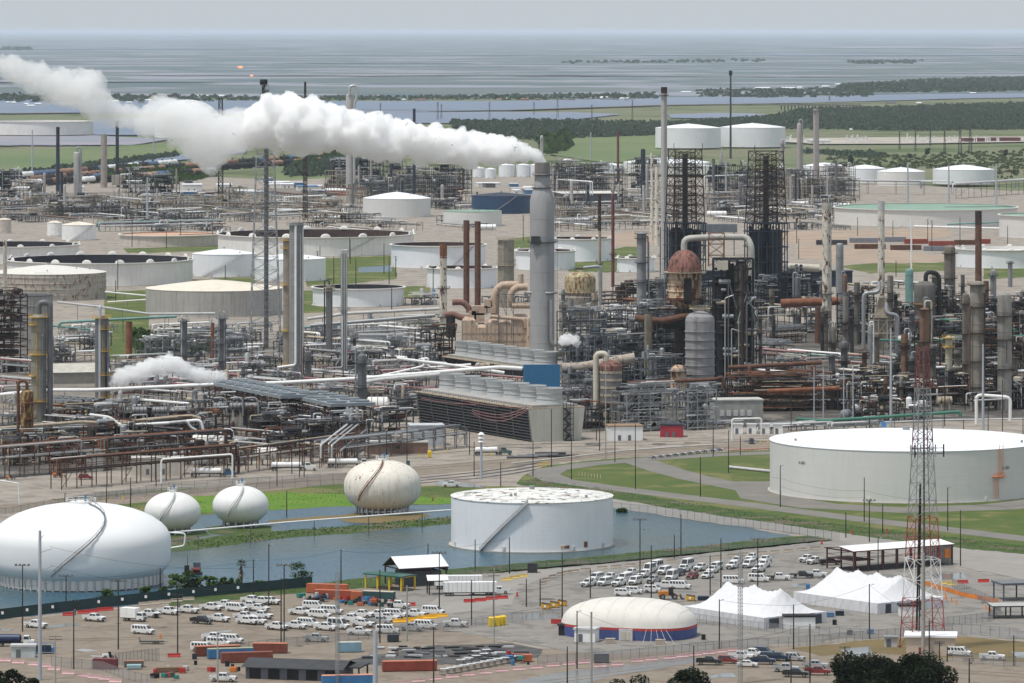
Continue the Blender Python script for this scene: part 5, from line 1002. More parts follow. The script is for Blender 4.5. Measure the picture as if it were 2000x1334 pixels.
for i,(u,v,w_,h_,wm2,rm)in enumerate(((600,372,40,9,'w','b'),(745,378,36,12,'n','n'),(865,392,20,24,'c','c'),(893,392,18,24,'m','m'),(560,366,26,7,'w','w'),(375,372,38,12,'w','w'),(438,368,30,8,'w','w'),(480,380,40,8,'c','w'),(70,378,24,14,'n','n'),(44,384,26,18,'w','w'),(1600,280,40,6,'w','w'),(1900,276,40,6,'m','m'),(1960,275,60,6,'m','m'),(1385,340,36,16,'w','w'),(440,420,50,12,'w','c'),(560,415,60,6,'w','w'),(640,430,50,6,'w','w'),(1120,436,60,8,'w','w'))):
 ms={'w':WTO,'b':BLC,'n':NAV,'c':CONC,'m':mt('maroon_steel',(.15,.05,.055))};d_={'w':'white','b':'blue','n':'navy','c':'grey','m':'maroon'}
 building(label(f'far {d_[wm2]}-walled shed',u,v),u,v,w_,30 if v<390 else 15,h_,.1,ms[wm2],WH if rm=='w' else ms[rm],doors=2,overhang=.4)
# ------------------------------------------------------------------ pipeways and open process structures filling the plant
LIGHT=(W,W,WG,SIL,GAL,TAN);PINKY=(W,PNK,PNK,SIL,WG,GAL);DARKY=(RST,RSD,GRD,WG,SIL,TAN,RSO);GREENY=(W,GRN,SIL,WG,TEA);GREY_=(GRY,GAL,SIL,WG)
# named long pipes
pipe_px('long bright white pipe crossing before the blue air coolers',[(-20,773),(95,762),(175,762),(440,750)],800,3.6,W,supports=14)
pipe_px('long white pipe running to the box above the big cooling tower',[(440,752),(560,747),(720,738),(975,717),(1020,720)],785,3.8,W,supports=12)
pipe_px('white pipe stepping down toward the blue wall',[(775,700),(880,713),(985,728)],775,3,W,supports=12)
pipe_px('white hairpin expansion loop in the central pipes',[(740,735),(829,715),(829,700),(836,700),(836,718),(920,712)],772,2.4,W)
pipe_px('fat silver-white pipe elbow by the gooseneck column',[(705,790),(703,748),(745,741),(860,731)],800,4,WG);pipe_px('tan insulated pipe zigzagging through the left unit',[(-20,838),(160,824),(235,828),(280,820),(375,812),(392,818)],862,3.4,mt('tan_lagging',(.36,.30,.22),.7,streak=.3),supports=16)
pipe_px('white insulated pipe ending in two bends above the horizontal drum',[(175,810),(215,815),(235,832),(330,826),(392,820),(398,846)],872,3,W,supports=18)
pipe_px('second white bend dropping beside the horizontal drum',[(330,826),(366,822),(372,835),(384,840),(384,850)],874,2.6,WG);pipe_px('mint green pipe kinking through the left unit',[(-20,844),(70,838),(130,835),(205,830)],866,1.4,mt('mint_pipe',(.38,.52,.46),.6),supports=18)
pipe_px('white U-shaped pipe behind the horizontal drum',[(431,846),(434,839),(454,839),(456,860),(500,856)],880,2.4,W)
pipe_px('teal pipe bending across the green verge',[(112,640),(118,630),(200,625),(345,618)],668,2.6,TEA,supports=22);pipe_px('second teal pipe descending before the grey drum',[(100,636),(160,642),(190,645)],668,2.2,TEA,supports=22)
pipe_px('long grey-white pipe above the verge by the banded tank',[(112,590),(200,600),(290,613),(420,612)],650,2.2,WG,supports=22);pipe_px('white pipe along the foot of the banded tank',[(205,570),(290,578)],590,1.6,W,supports=24);pipe_px('lower white pipe along the verge',[(210,590),(290,585)],600,1.4,W,supports=24)
pipe_px('white pipe looping over the central frames',[(600,623),(680,612),(858,603)],680,3,WG,supports=16);pipe_px('grey lagged pipe below the looping white pipe',[(606,636),(850,616)],684,3.6,GAL,supports=16)
pipe_px('long green header pipe behind the giant tank',[(1555,818),(1600,822),(1700,816),(1875,804),(1876,814)],838,3.2,GRN,supports=20);pipe_px('green pipe run behind the tall dirty columns',[(1718,664),(1800,668),(1880,660),(2020,655)],700,2.2,GRN,supports=20);pipe_px('second green pipe run by the stout grey column',[(1835,624),(1885,628),(2020,650)],680,2.2,GRN,supports=20)
pipe_px('teal pipe laid beside the green-floored tank',[(1850,438),(1950,434),(2020,440)],450,1.6,TEA);pipe_px('long white pipe in front of the green-floored tank',[(1785,442),(2020,448)],456,2,W);pipe_px('white pipe portal of square bends behind the giant tank',[(1907,828),(1907,771),(1973,776),(1973,822)],830,3.2,W)
pipe_px('pale pipe portal over the road near the white cabinets',[(1430,860),(1430,818),(1487,817),(1487,850)],862,1.6,W);pipe_px('pale pipe portal standing over the tanker trucks',[(315,945),(315,897),(454,887),(454,935)],946,1.8,W,supports=None)
pipe_px('white pipe portal at the edge by the sphere lawn',[(-10,937),(36,944),(38,985)],988,1.4,W);pipe_px('white pipe on posts crossing the pond berm',[(335,1040),(560,1020),(880,996)],1062,1.6,W,supports=22,vbs=[1078,1056,1030])
pipe_px('white valve piping at the foot of the giant spheroid',[(292,1024),(300,1036),(330,1040),(362,1042),(360,1066),(334,1070)],1078,1.6,W);pipe_px('maroon pipe loops in front of the derrick',[(1240,617),(1290,625)],730,4,RST)
pipe_px('low white pipeline on sleepers between the drive and the grass',[(1000,905),(1110,893),(1220,880),(1330,872),(1400,868)],900,1.6,mt('laid_pipe',(.5,.48,.44),.6),vbs=[909,897,884,876,872]);pipe_px('thick grey pipe laid on the lawn by the loop path',[(1424,912),(1520,922)],925,3,WG,vbs=[915,925]);pipe_px('low grey pipeline along the road behind the giant tank',[(1500,836),(1700,826),(1850,820),(2020,818)],840,1.8,WG,vbs=[840,830,826,824])
for i,(p0,p1,s)in enumerate((((922,800),(1030,796),12),((922,804),(1030,799),14),((922,808),(1028,803),17),((822,778),(930,790),3),((900,782),(1040,795),5))):
 pts=[(p0[0]+(p1[0]-p0[0])*j/8,p0[1]+(p1[1]-p0[1])*j/8+s*sin(pi*j/8))for j in range(9)]
 pipe_px(f'{ordinal(i)} pink hose sagging across the louvres of the big cooling tower',pts,868,.8,PNK,'sagging_hose','hose',5,group='pink hoses on the cooling tower')
# front pipe bridges with rusty legs
S=11
for(u0,v0,u1,v1,hp,n,mats,post,lab)in(
(-30,935,200,915,58,10,DARKY,RST,'rusty-legged pipe bridge at the edge before the yellow vessel'),(200,912,445,893,52,10,DARKY,RST,'rusty-legged pipe bridge over the low cream shed'),(110,955,455,925,55,7,DARKY,RST,'front rusty pipe bridge beside the tanker road'),
(450,925,700,890,44,8,DARKY,RST,'brown-legged pipe bridge behind the white tanker trucks'),(620,905,900,872,40,9,GREY_,GRY,'grey pipe bridge leading to the corner of the big cooling tower'),(640,915,700,865,42,5,GREY_,RST,'short cross bridge before the brick wall house')):
 rack(lab,u0,v0,u1,v1,hp,6,n,mats,post,2,S,.4,7);S+=1
for v,segs in((925,((0,90),(90,190),(330,90))),):
 pass
def fill(vb,spans,hp,seeds,st,pm,vm,kinds='ur',desc=('grey steel process structure','process unit'),dm=12,group=None,rdesc='elevated pipeway',det=1.,post=None,npipe=8,bulk=0.):
 rr=random.Random(seeds)
 for(a,b)in spans:
  u=a
  while u<b:
   w_=rr.uniform(46,90)*(1 if vb>500 else .8);w_=min(w_,b-u+12);k_=rr.choice(kinds);v=vb+rr.uniform(-6,6)
   if k_=='u':unit(label(desc[0],u+w_/2,v),u+w_/2,v,w_*.85,rr.uniform(*hp),rr.random(),rr.choice(st),pm,vm,dm,cat=desc[1],group=group,detail=det,tall=rr.choice((1,2,3)),bulk=bulk)
   else:dv=rr.choice((-.05,.09))*w_*1.2;rack(label(rdesc,u+w_/2,v),u,v,u+w_*1.25,v+dv,rr.uniform(hp[0],hp[1])*.75,6,npipe,pm,post or rr.choice(st),2,rr.random(),.42,8,group=group)
   u+=w_*rr.uniform(.85,1.1)
# left front, dark and dense
fill(902,((0,470),),(26,44),101,(RSD,RST,GRD),DARKY,(WG,GRD,TAN,RSD),'uur',('low rusty pump structure','process unit'),rdesc='dark rusty pipeway')
fill(872,((0,40),(95,360),(450,700)),(30,52),102,(RSD,GRD,RST),DARKY,(GRD,GAL,RSD,WG),'uur',('dark crowded process structure','process unit'),bulk=.35,rdesc='dark crowded pipeway')
fill(846,((0,40),(95,430),(500,690),(720,800)),(28,46),103,(GRD,RSD,GRY),DARKY+LIGHT,(GAL,GRY,WG,RSO),'uur',('brown and grey process structure','process unit'),rdesc='mixed brown pipeway')
fill(815,((0,60),(215,440),(700,815)),(24,44),104,(GRY,GRD,TAN),LIGHT+(RST,),(GAL,WG,SIL,TAN),'uurr',('grey and white process structure','process unit'),rdesc='white and grey pipeway')
fill(785,((0,60),(220,560),(600,870)),(20,40),105,(GRY,GRD,RSD),PINKY,(GAL,WG,SIL,TAN),'uurr',('grey process structure with pink pipes','process unit'),rdesc='white and pink pipeway')
fill(755,((0,60),(250,560),(600,1000)),(16,34),106,(GRY,RST,GRY),PINKY,(GAL,WG,W,TAN),'urr',('low pink-piped process structure','process unit'),rdesc='low pink and white pipeway')
fill(728,((0,60),(220,540),(600,850)),(16,36),107,(GRY,GAL,GRD),PINKY+LIGHT,(GAL,WG,W,SIL),'uurr',('light grey process structure','process unit'),rdesc='light grey pipeway')
fill(702,((90,180),(270,490),(540,830)),(20,44),108,(GRY,GAL),LIGHT+(GRY,),(GAL,WG,SIL),'uur',('pale grey braced structure','process unit'),rdesc='pale grey pipeway')
fill(675,((110,200),(300,490),(550,830)),(18,40),109,(GRY,GAL),LIGHT,(GAL,WG,SIL),'ur',('hazy grey braced structure','process unit'),rdesc='hazy grey pipeway')
fill(648,((120,190),(460,500),(590,860)),(12,26),110,(GRY,GAL),LIGHT+(TEA,),(GAL,WG),'ur',('low grey valve structure','process unit'),rdesc='thin pale pipeway',npipe=6)
fill(590,((790,850),(940,1030)),(10,22),111,(GRY,GRD),LIGHT,(GAL,WG,BLC),'u',('small grey manifold structure','process unit'),npipe=5,dm=8)
fill(888,((0,300),(440,620)),(26,44),141,(RSD,GRD,BLK),DARKY,(GRD,BLK,RSD,GAL),'uur',('blackened low structure','process unit'),bulk=.35,rdesc='blackened pipeway')
fill(859,((95,380),(490,700)),(26,46),142,(RSD,GRD,BLK),DARKY,(GRD,BLK,RSD,GAL),'uur',('black and brown structure','process unit'),bulk=.4,rdesc='black and brown pipeway')
fill(831,((95,300),(500,690)),(24,42),143,(GRD,RSD,BLK),DARKY+LIGHT,(GRD,GAL,RSD),'uur',('soot-dark structure','process unit'),bulk=.35,rdesc='soot-dark pipeway')
fill(770,((220,440),(690,860)),(18,36),144,(GRY,GRD),PINKY,(GAL,WG,SIL),'ur',('grey and pink piped frame','process unit'),rdesc='pink and grey pipeway')
fill(714,((220,340),(600,830)),(20,40),145,(GRY,GRD),LIGHT,(GAL,WG,SIL),'ur',('grey valve-filled frame','process unit'),rdesc='grey and white pipeway')
fill(741,((220,560),(600,860)),(14,30),161,(GRY,RST,GRD),PINKY,(GAL,WG,SIL),'urr',('pink-laced pump frame','process unit'),rdesc='pink-laced pipeway')
fill(689,((110,180),(290,490),(600,830)),(20,40),162,(GRY,GAL,GRD),LIGHT,(GAL,WG,SIL),'uur',('braced grey exchanger frame','process unit'),rdesc='silver pipeway')
fill(662,((120,190),(300,490),(600,830)),(16,36),163,(GRY,GAL),LIGHT,(GAL,WG,SIL),'uur',('dim grey exchanger frame','process unit'),rdesc='dim silver pipeway')
# behind the big cooling tower, centre
fill(830,((1095,1180),),(26,44),120,(GRD,GRY),DARKY,(GRY,RSD),'u',('dark pump structure','process unit'))
fill(795,((1090,1180),(1235,1320),(1380,1440)),(24,44),121,(GRD,GRY),GREY_+(RST,),(GRY,GAL,BLK),'u',('dark blue-grey process structure','process unit'),det=1.2)
fill(765,((1090,1320),),(40,70),122,(mt('blue_grey_frame',(.12,.145,.17),.6),GRD),GREY_,(GRY,GAL,NAV),'u',('tall blue-grey process structure','process unit'),det=1.2,bulk=.25)
fill(735,((1095,1310),),(60,110),123,(mt('blue_grey_frame',(.12,.145,.17)),GRD),GREY_,(GRY,GRD,NAV),'u',('tall dim blue-grey structure','process unit'),bulk=.3)
fill(700,((1090,1300),),(50,90),124,(GRD,GRY),LIGHT,(GRY,WG,TAN),'u',('tall grey piped structure','process unit'))
fill(650,((1150,1310),(1480,1600)),(30,60),125,(GRD,GRY),LIGHT,(WG,GAL,TAN),'ur',('crowded white-piped structure','process unit'))
fill(610,((1150,1300),(1500,1590),(1640,1700)),(16,36),126,(GRD,RSD),DARKY,(GRY,RSO),'ur',('dark low structure','process unit'))
# grey braced frames in front of the ribbed vessel
unit('tall light grey braced frame holding dark vessels right of the banded silo',1255,840,100,78,55,GAL,GREY_,(GRD,BLK,GRY),12,nx=4,levels=4,brace=1,detail=1.3);unit('light grey stair frame topped by curved pipes',1360,838,62,78,56,GAL,GREY_,(GRY,GAL),9,nx=3,levels=4,brace=1)
for i in range(4):MB_=building(f'{ordinal(i)} white louvred cabinet in the row behind the road portal',1442+i*26,846,17,4,17,0,W,WG,name='cabinet',doors=1)
fill(838,((1320,1420),(1480,1700)),(10,22),127,(GRY,GAL),GREY_+(W,),(GAL,W),'ur',('low light grey pump structure','process unit'),rdesc='low silver pipeway',npipe=6,dm=8)
# east side
fill(815,((1660,1730),(1760,1800)),(22,40),130,(RSD,GRD),DARKY+(W,),(W,TAN,BLK),'uur',('white-piped dark structure','process unit'),rdesc='white-piped dark pipeway',det=1.2)
fill(800,((1690,2000),),(26,48),131,(RSD,BLK,RST),DARKY+LIGHT,(TAN,BLK,W,GRY),'uur',('dark sooty process structure','process unit'),bulk=.4,det=1.3)
fill(775,((1440,2000),),(20,40),132,(RSD,BLK,GRD),DARKY+LIGHT,(TAN,BLK,WG),'uurr',('sooty pipe-filled structure','process unit'),rdesc='sooty pipeway with pale pipes')
fill(748,((1480,2000),),(14,32),133,(RSD,GRD,TAN),LIGHT+(PNK,RST),(TAN,W,WG),'urr',('brown and white structure','process unit'),rdesc='white and brown pipeway')
fill(722,((1500,2000),),(14,28),134,(GRD,TAN),LIGHT+(PNK,),(W,TAN,GAL),'urr',('pale-piped brown structure','process unit'),rdesc='cream and white pipeway')
fill(698,((1480,2000),),(14,34),135,(GRD,GRY),LIGHT+(PNK,PNK,GRN),(W,TAN,GAL),'urr',('pink and white piped structure','process unit'),rdesc='pink and white long pipeway')
fill(672,((1640,1700),(1740,2000)),(26,56),136,(GRD,RSD),LIGHT+(GRN,RST),(GRY,GRD,TAN),'uur',('smoky grey structure','process unit'),rdesc='green and grey pipeway')
fill(640,((1650,1770),(1830,2000)),(30,64),137,(GRD,RSD),DARKY,(GRY,GRD),'u',('tall smoky structure','process unit'))
fill(600,((1640,1690),(1830,2000)),(14,30),138,(GRY,GRD),LIGHT,(WG,GRY),'ur',('distant grey structure','process unit'),rdesc='distant white pipeway')
fill(560,((1690,1780),(1660,1700)),(8,18),139,(GRY,GRD),LIGHT,(WG,GRY),'r',rdesc='low distant pipeway',npipe=5)
fill(788,((1660,2000),),(30,56),151,(BLK,RSD),DARKY,(BLK,RSD,GRD,TAN),'u',('black crowded structure','process unit'),bulk=.4,det=1.2)
fill(760,((1640,2000),),(24,50),152,(BLK,RSD,GRD),DARKY+LIGHT,(BLK,RSD,GRD),'uur',('dark brown crowded structure','process unit'),bulk=.3,rdesc='dark brown pipeway')
fill(710,((1250,1440),),(60,110),153,(BLK,GRD),DARKY,(BLK,GRD,RSD),'u',('black scaffold structure','process unit'),det=1.1)
fill(625,((1250,1310),(1380,1480)),(40,80),154,(BLK,GRD,NAV),GREY_,(BLK,GRD,NAV),'u',('navy-black structure','process unit'))
fill(585,((1400,1480),(1530,1600)),(20,40),155,(NAV,GRD),GREY_,(NAV,GRD),'u',('low navy structure','process unit'))
fill(690,((1830,2000),),(50,90),156,(GRD,RSD,BLK),DARKY,(GRD,RSD,GRY),'u',('tall brown-black structure','process unit'))
fill(722,((1285,1330),(1385,1480)),(90,150),171,(BLK,RSD),DARKY,(BLK,GRD,RSD),'u',('tall soot-black structure','process unit'),det=1.1,bulk=.5)
fill(600,((1240,1600),),(30,70),172,(NAV,BLK),GREY_,(NAV,GRD,BLK),'u',('dark navy structure','process unit'),bulk=.5)  # navy and black steel with dense infill
fill(588,((1150,1240),),(20,36),173,(RSD,GRD),DARKY,(RSD,BLK),'ur',('rust-brown exchanger shed','process unit'),bulk=.4,rdesc='rust-brown pipeway')
fill(620,((1150,1300),),(14,30),174,(GRY,GRD),LIGHT,(W,WG,TAN),'ur',('white-piped low structure','process unit'),rdesc='bright white pipeway')
fill(665,((1640,1690),(1750,2000)),(60,110),175,(BLK,RSD),DARKY,(BLK,GRD,RSD),'u',('tall burnt-looking structure','process unit'),bulk=.4)
fill(735,((1780,2000),),(60,100),176,(BLK,RSD),DARKY,(BLK,GRD,RSD),'u',('tall rust-black structure','process unit'),bulk=.4)
fill(795,((1440,1660),),(30,50),177,(BLK,RSD),DARKY,(BLK,RST,RSD),'u',('rusty low-slung structure','process unit'),bulk=.6)
# far band, hazy
FG='far process structures lost in haze'
for j,(v,spans,hp)in enumerate(((392,((0,60),(640,900),(1090,1300),(1400,1660)),(22,60)),(402,((0,330),(380,640),(720,930),(1080,1280),(1380,1640)),(10,26)),(416,((0,700),(1080,1300),(1390,1630)),(10,26)),(430,((0,420),(430,720),(1085,1290),(1400,1620)),(8,20)),(424,((0,420),(430,700),(1090,1290),(1390,1620)),(8,22)),(409,((0,640),(730,920),(1380,1640)),(10,26)),(438,((240,420),(860,910),(1090,1280)),(8,18)),(388,((60,110),(390,640)),(10,24)),(446,((190,430),(600,760),(860,930),(1080,1180),(1540,1630)),(6,14)),(380,((640,900),(1080,1180),(1380,1440),(1510,1640)),(24,58)))):
 fill(v,spans,hp,200+j,(GRY,GRD,TAN),LIGHT+(GRY,RST),(WG,GAL,GRD,TAN),'ur',('far hazy structure','process unit'),24,FG,'far hazy pipeway',.5,npipe=5)
rack('long elevated pipeway on tall posts before the far row of white tanks',1640,378,1860,380,24,8,6,(WG,GAL),GRD,1,61,.9,28);rack('elevated pipeway on tall posts continuing to the picture edge',1860,388,2030,376,26,8,6,(WG,GAL),GRD,1,62,.9,28)
rack('far pipe bridge below the far white tank with two levels',690,446,820,450,16,8,5,GREY_,GRD,2,63,.5,16);rack('long low pipeway with many posts behind the open tanks',190,452,430,446,14,8,8,(TEA,WG,GAL),GRD,2,64,.8,9)
rack('far pipeway beside the earth berm',1090,452,1290,446,15,8,6,(W,GAL),GRD,1,65,.6,12)
for i,(u,v)in enumerate(((1560,405),(1590,420),(1640,408),(1400,424),(1120,420),(950,450))):drum(label('far white horizontal drum',u,v),u,v,36,5,0,W)
# containers behind the berm on the east side
for i,(u,v,w_,m,c)in enumerate(((1625,478,60,GRD,'dark grey'),(1690,474,60,mt('grey_box',(.2,.21,.24),.7),'grey'),(1745,472,50,mt('grey_box',(.2,.21,.24)),'grey'),(1790,476,46,RDC,'dark red'),(1840,480,50,RDC,'dark red'),(1885,478,40,RST,'brown'),(1920,476,30,RDC,'dark red'),(1700,486,60,RST,'brown'),(1770,488,60,RST,'brown'),(1830,490,50,mt('grey_box',(.2,.21,.24)),'grey'))):
 k=K(v);t=thing('storage_box',label(f'long {c} storage box behind the berm',u,v),'storage box',G(u,v),.03);MB().box(-w_*k/2,0,0,w_*k/2,6,9*k,m).build('body',t);mb=MB()
 for j in range(12):mb.box((-w_/2+w_*j/12)*k,-.15,.2,(-w_/2+w_*(j+.5)/12)*k,0,8.6*k,m)
 mb.build('rib_panel',t)
def spires(n,us,vs,hs,ws,ms,desc,seed,pm=RSD,goose=.3):
 r=random.Random(seed)
 for i in range(n):
  u=r.uniform(*us);v=r.uniform(*vs);w_=r.uniform(*ws);g=(r.choice((-1,1)),r.uniform(.1,.6),.25)if r.random()<goose else None
  column(label(desc,u,v),u,v,v-r.uniform(*hs),w_,r.choice(ms),tuple(sorted(r.uniform(.3,.98)for _ in range(3)))if v>430 else(),pm,g,GAL,cap=r.choice(('dome','open')),lad=v>430)
DC=(MATS['dirty_column'],MATS['dirty_column2'],MATS['sooty_cladding'],MATS['brown_column'],GRD,GRY)
spires(16,(1640,1995),(650,700),(70,130),(7,15),DC,'stained upright column',301);spires(16,(1640,1995),(730,800),(60,120),(7,15),DC,'soot-streaked upright column',302);spires(8,(1480,1640),(620,720),(50,100),(6,12),DC,'dull upright column',303)
spires(9,(1090,1310),(650,745),(60,110),(7,13),(GRY,MATS['mid_grey_steel'],MATS['dirty_column2'],TAN),'grey upright column',304,GRD);spires(6,(1385,1480),(690,730),(110,170),(7,12),(BLK,MATS['sooty_cladding'],GRY),'blackened upright column',305)
spires(16,(225,850),(690,790),(28,62),(5,9),(GRY,GAL,WG,MATS['mid_grey_steel']),'short grey upright vessel',306,GRD);spires(10,(90,700),(810,880),(26,50),(6,10),(GRD,GRY,RST,WG),'short dark upright vessel',307)
FC=(MATS['far_column'],MATS['far_tan'],NAV,GRY,MATS['pinkish_column'])
spires(9,(640,900),(372,405),(35,75),(3,7),FC,'hazy far column',308);spires(10,(1080,1280),(372,420),(35,80),(3,7),FC,'hazy far column',309);spires(10,(1390,1650),(372,420),(35,75),(3,7),FC,'hazy far column',310);spires(8,(0,420),(375,425),(20,60),(3,6),FC,'hazy far column',311)
fill(372,((640,900),),(28,56),181,(GRD,NAV),LIGHT,(GRD,NAV,WG),'u',('far dark process block','process unit'),24,FG,bulk=.3,det=.6);fill(366,((1075,1175),(1230,1290)),(40,62),182,(GRY,GRD),LIGHT,(GRY,WG),'u',('far grey process block','process unit'),24,FG,bulk=.25,det=.7);fill(374,((1385,1450),(1500,1650)),(26,56),183,(GRD,GRY),LIGHT,(GRD,GRY),'u',('far grey process block','process unit'),24,FG,bulk=.3,det=.6)
fill(380,((-10,60),(240,330)),(24,50),184,(GRD,NAV),LIGHT,(GRD,GRY),'u',('far dark process block','process unit'),24,FG,bulk=.25,det=.6)
rr=random.Random(55)
for i in range(26):
 u=rr.choice((rr.uniform(120,640),rr.uniform(940,1080),rr.uniform(500,720)));v=rr.uniform(356,386);w2=rr.choice((0,0,1,2,3));building(label(('far low white shed','far low blue shed','far low tan shed','far low grey shed')[w2],u,v),u,v,rr.uniform(12,44),26,rr.uniform(4,10),rr.uniform(-.1,.2),(WTO,BLC,MATS['tan_wall'],GRY)[w2],(WH,WG,WG,GRD)[w2],doors=1,overhang=.4)
# rail yard tank cars
def tank_car():
 t=thing('rail_tank_car','x','rail car');c=MB();c.hcyl(0,0,2.6,13.5,1.5,WG,0,12);c.build('tank',t);MB().box(-8,-1.2,.9,8,1.2,1.2,GRD).build('frame',t);MB().cyl(0,0,4,4.8,.6,GRD,n=8).build('hatch',t)
 for s in(-5.6,5.6):mb=MB();mb.box(s-1.4,-1.2,.2,s+1.4,1.2,.9,BLK);mb.build('bogie',t)
 return t
cols=[WG,mt('car_orange',(.34,.19,.12),.6),mt('car_blue',(.08,.14,.25),.6),BLK,W,mt('car_rust',(.25,.12,.08),.7)];cn=['white','orange','blue','black','bright white','rust-brown']
proto=tank_car();index_children(proto);first=True;rr=random.Random(9);NTC=0
for row,(u0,v0,u1,v1)in enumerate(((20,352,345,324),(60,358,400,328),(60,366,200,352),(380,330,640,310),(390,336,660,318),(160,360,420,340))):
 a=G(u0,v0);b=G(u1,v1);L_=hypot(b[0]-a[0],b[1]-a[1]);rot=atan2(b[1]-a[1],b[0]-a[0]);n=int(L_/34)
 n=min(n,16)
 for i in range(n):
  ci=rr.randrange(6);f=(i+.5)/n;o=proto if first else copy_tree(proto);first=False;S_=2.0
  o.location=(a[0]+(b[0]-a[0])*f,a[1]+(b[1]-a[1])*f,0);o.rotation_euler=(0,0,rot);o.scale=(S_,S_,S_)
  for ch in o.children:
   if ch.name.startswith('tank')and ci:
    ch.material_slots[0].link='OBJECT';ch.material_slots[0].material=cols[ci]
  tag(o,f'{cn[ci]} tank car, {ordinal(i)} in the {ordinal(row)} string of the far rail yard','rail car','tank cars in the rail yard')
# ------------------------------------------------------------------ vehicles
def prism(mb,prof,y0,y1,m,y0t=None,smooth=False):
 """side outline (x,z) pushed across the width"""
 n=len(prof);vs=[(x,y0,z)for x,z in prof]+[(x,y1,z)for x,z in prof]
 mb.add(vs,[tuple(range(n)),tuple(range(2*n-1,n-1,-1))]+[((i+1)%n,i,n+i,n+(i+1)%n)for i in range(n)],m);return mb
def wheel(t,x,y,r=.4,w_=.27):
 mb=MB();tt=MB();tt.lathe([(r*.6,-w_/2),(r,-w_/2),(r,w_/2),(r*.6,w_/2)],TYR,n=14);mb.add([(a,c,b)for a,b,c in tt.v],tt.f,TYR,True);o=mb.build('wheel',t,(x,y,r))
 mb=MB();tt=MB();tt.lathe([(0,0),(r*.62,0)],CHR,n=10);s=1 if y>0 else-1;mb.add([(a,c+s*w_*.42,b)for a,b,c in tt.v],tt.f,CHR);mb.build('rim',o);return o
def cabin(t,x0,x1,z0,z1,wb,wt,sf,sr,m,nwin=2,name='cab'):
 """tapered glasshouse; sf, sr: slope of windscreen and back"""
 b,c=wb/2,wt/2;mb=MB();V_=[(x0,-b,z0),(x1,-b,z0),(x1,b,z0),(x0,b,z0),(x0+sr,-c,z1),(x1-sf,-c,z1),(x1-sf,c,z1),(x0+sr,c,z1)]
 mb.add(V_,[(4,5,6,7),(0,1,5,4),(1,2,6,5),(2,3,7,6),(3,0,4,7)],m);mb.build(name,t)
 L=lambda a,q,f:tuple(a[i]+(q[i]-a[i])*f for i in range(3))
 def pane(A,B,C,D,f0,f1,g0,g1,off,nm): # A,B bottom; D,C top
  P=[]
  for f,g in((f0,g0),(f1,g0),(f1,g1),(f0,g1)):P.append(tuple(x+o for x,o in zip(L(L(A,B,f),L(D,C,f),g),off)))
  MB().add(P,[(0,1,2,3)],GLS).build(nm,t)
 pane(V_[1],V_[2],V_[6],V_[5],.06,.94,.08,.9,(.02,0,.01),'windscreen');pane(V_[3],V_[0],V_[4],V_[7],.1,.9,.2,.85,(-.02,0,.01),'rear_window')
 for s,(A,B,C,D)in((-1,(V_[0],V_[1],V_[5],V_[4])),(1,(V_[2],V_[3],V_[7],V_[6]))):
  for i in range(nwin):pane(A,B,C,D,.05+.9*i/nwin+.015,.05+.9*(i+1)/nwin-.03,.12,.84,(0,s*.015,.0),'side_window')
def front(t,x,w_,z,m=BLK):
 MB().box(x-.02,-w_*.32,z,x+.03,w_*.32,z+.3,m).build('grille',t)
 for s in(-1,1):MB().cbox(x,s*w_*.41,z+.02,.06,w_*.13,.24,LMP).build('headlight',t)
 MB().box(x-.1,-w_*.48,z-.28,x+.12,w_*.48,z-.08,CHR).build('bumper',t)
def tails(t,x,w_,z):
 for s in(-1,1):MB().cbox(x,s*w_*.45,z,.05,.14,.35,AMB).build('tail_light',t)
